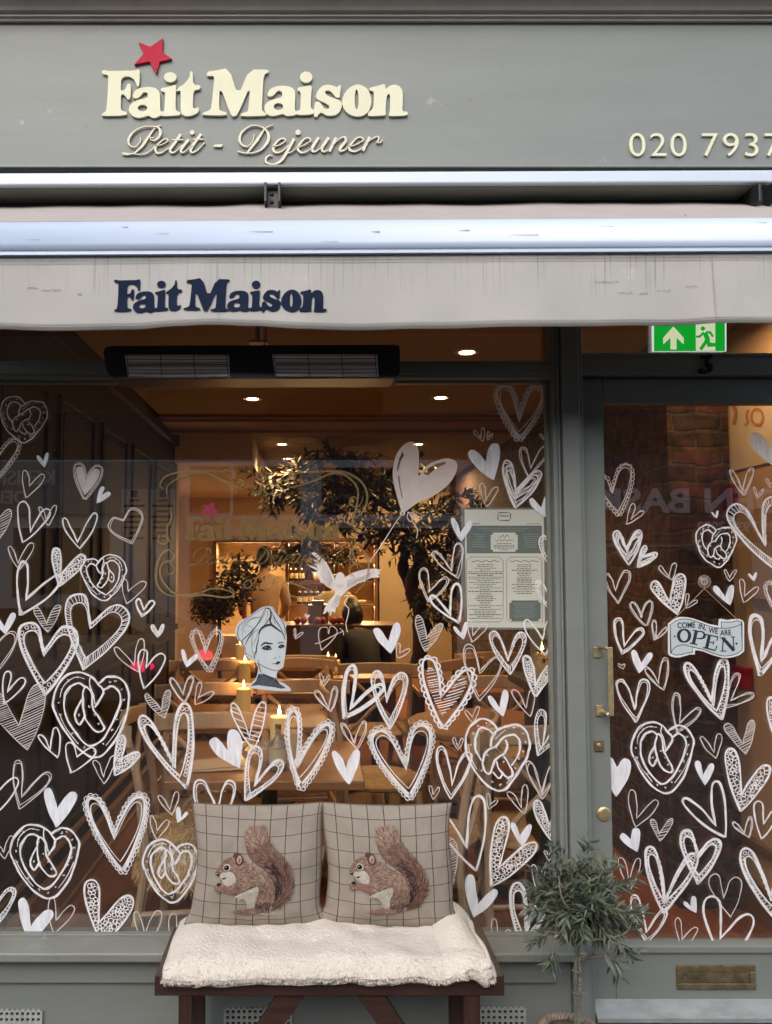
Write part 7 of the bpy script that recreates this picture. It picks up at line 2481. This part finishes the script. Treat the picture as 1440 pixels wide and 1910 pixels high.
GREYL = mat("grey_letters", (0.85, 0.85, 0.85), 0.6)
far_text("KENSINGTON", 38, 108, 905, mat("bronze_letters", (0.90, 0.82, 0.68), 0.5))
far_text("DELI", 34, 55, 940, bpy.data.materials["bronze_letters"])
far_text("GARDEN BASKET", 62, 1610, 956, GREYL, .05, 1.22)
far_text("020 7937 3959", 26, 1452, 992, GREYL)
# parking signs on a post
Ys = 7.9
pk = thing("parking_sign", "pair of white parking plates with blue squares on a kerbside post, mirrored in the window", "parking sign", (mir(277, 1000, Ys).x, G2 - Ys, -.12))
MB().tube([(mir(277, 1000, Ys).x, G2 - Ys - .03, -.12), (mir(277, 1000, Ys).x, G2 - Ys - .03, mir(277, 870, Ys).z)], .03, 10).build("post", mat("grey_post", (0.25, 0.26, 0.27), 0.5), pk)
PWH = mat("sign_plate", (0.75, 0.75, 0.78), 0.4)
PBL = mat("sign_blue_square", (0.02, 0.04, 0.22), 0.4)
PIN = mat("sign_print", (0.05, 0.05, 0.08), 0.6)
for (x0, x1) in ((225, 275), (279, 327)):
    a, b_ = mir(x0, 1022, Ys), mir(x1, 912, Ys)
    y_ = G2 - Ys
    pl = MB().box(a.x, b_.x, y_, y_ + .004, a.z, b_.z).build("plate", PWH, pk)
    c = (a.x + b_.x) / 2
    MB().box(c - .035, c + .035, y_ + .004, y_ + .006, b_.z - .085, b_.z - .012).build("blue_square", PBL, pl)
    m = MB()
    for k in range(8):
        hw = (.05, .11, .06, .11, .09, .10, .05, .10)[k]
        zt = b_.z - .13 - k * .055
        m.box(c - hw, c + hw, y_ + .004, y_ + .0055, zt, zt + .024)
    m.build("small_print", PIN, pl)
# parked car
car = thing("parked_car", "silver parked car with red tail lamps across the road, mirrored in the window", "car", (-3.1, -4.4, -.12))
PNT = mat("silver_paint", (0.45, 0.46, 0.48), 0.25, metal=0.6, coat=0.8)
prof = [(-2.1, .32), (-2.12, .62), (-1.95, .80), (-1.35, .88), (-.75, 1.30), (.55, 1.34), (1.25, .96), (1.95, .88), (2.12, .70), (2.1, .32)]
cx0, cy0, cz0 = -2.9, -4.4, -.12
m = MB()
vs = []
for (dy, k) in ((-.82, .96), (-.60, 1.0), (.60, 1.0), (.82, .96)):
    for (x, z_) in prof:
        top_in = .17 if (z_ > 1.0) else 0.0
        vs.append(Vector((cx0 + x * k, cy0 + dy * (1 - top_in), cz0 + z_)))
n = len(prof)
fs = []
for j in range(3):
    for i in range(n):
        k2 = (i + 1) % n
        fs.append((j * n + i, j * n + k2, (j + 1) * n + k2, (j + 1) * n + i))
fs += [tuple(range(n)), tuple(range(3 * n, 4 * n))[::-1]]
m.add(vs, fs)
bevel(m.build("car_body", PNT, car, smooth=False), .05, 3)
m = MB()
m.add([Vector((cx0 + x, cy0 + .705, cz0 + z_)) for x, z_ in ((-1.15, .93), (-.68, 1.24), (.50, 1.27), (1.05, .97))], [(0, 1, 2, 3)])
m.add([Vector((cx0 + x, cy0 + .80, cz0 + z_)) for x, z_ in ((-1.2, .92), (-.70, 1.235), (.50, 1.265), (1.08, .96))], [(0, 1, 2, 3)])
m.build("side_window", DGL, car)
for x in (-1.3, 1.35):
    wv = MB().lathe((cx0 + x, cy0 + .66, cz0 + .31), [(.31, 0), (.315, .18), (.20, .20)], 24, Vector((0, 1, 0))).build("tyre", mat("tyre_rubber", (0.02, 0.02, 0.02), 0.8), car)
    MB().lathe((cx0 + x, cy0 + .66, cz0 + .31), [(.20, .19), (.18, .195), (.001, .18)], 16, Vector((0, 1, 0))).build("wheel_rim", CHROME, wv)
TL = mat("tail_lamp", (0.5, 0.01, 0.05), 0.3, emit=(1.0, 0.03, 0.12), estr=3)
for (px, py) in ((265, 1243), (380, 1222)):
    p = mir(px, py, G2 - (cy0 + .83))
    MB().ball((p.x, cy0 + .83, p.z), .10 if px > 300 else .13, .03, .06).build("tail_lamp", TL, car, smooth=True)
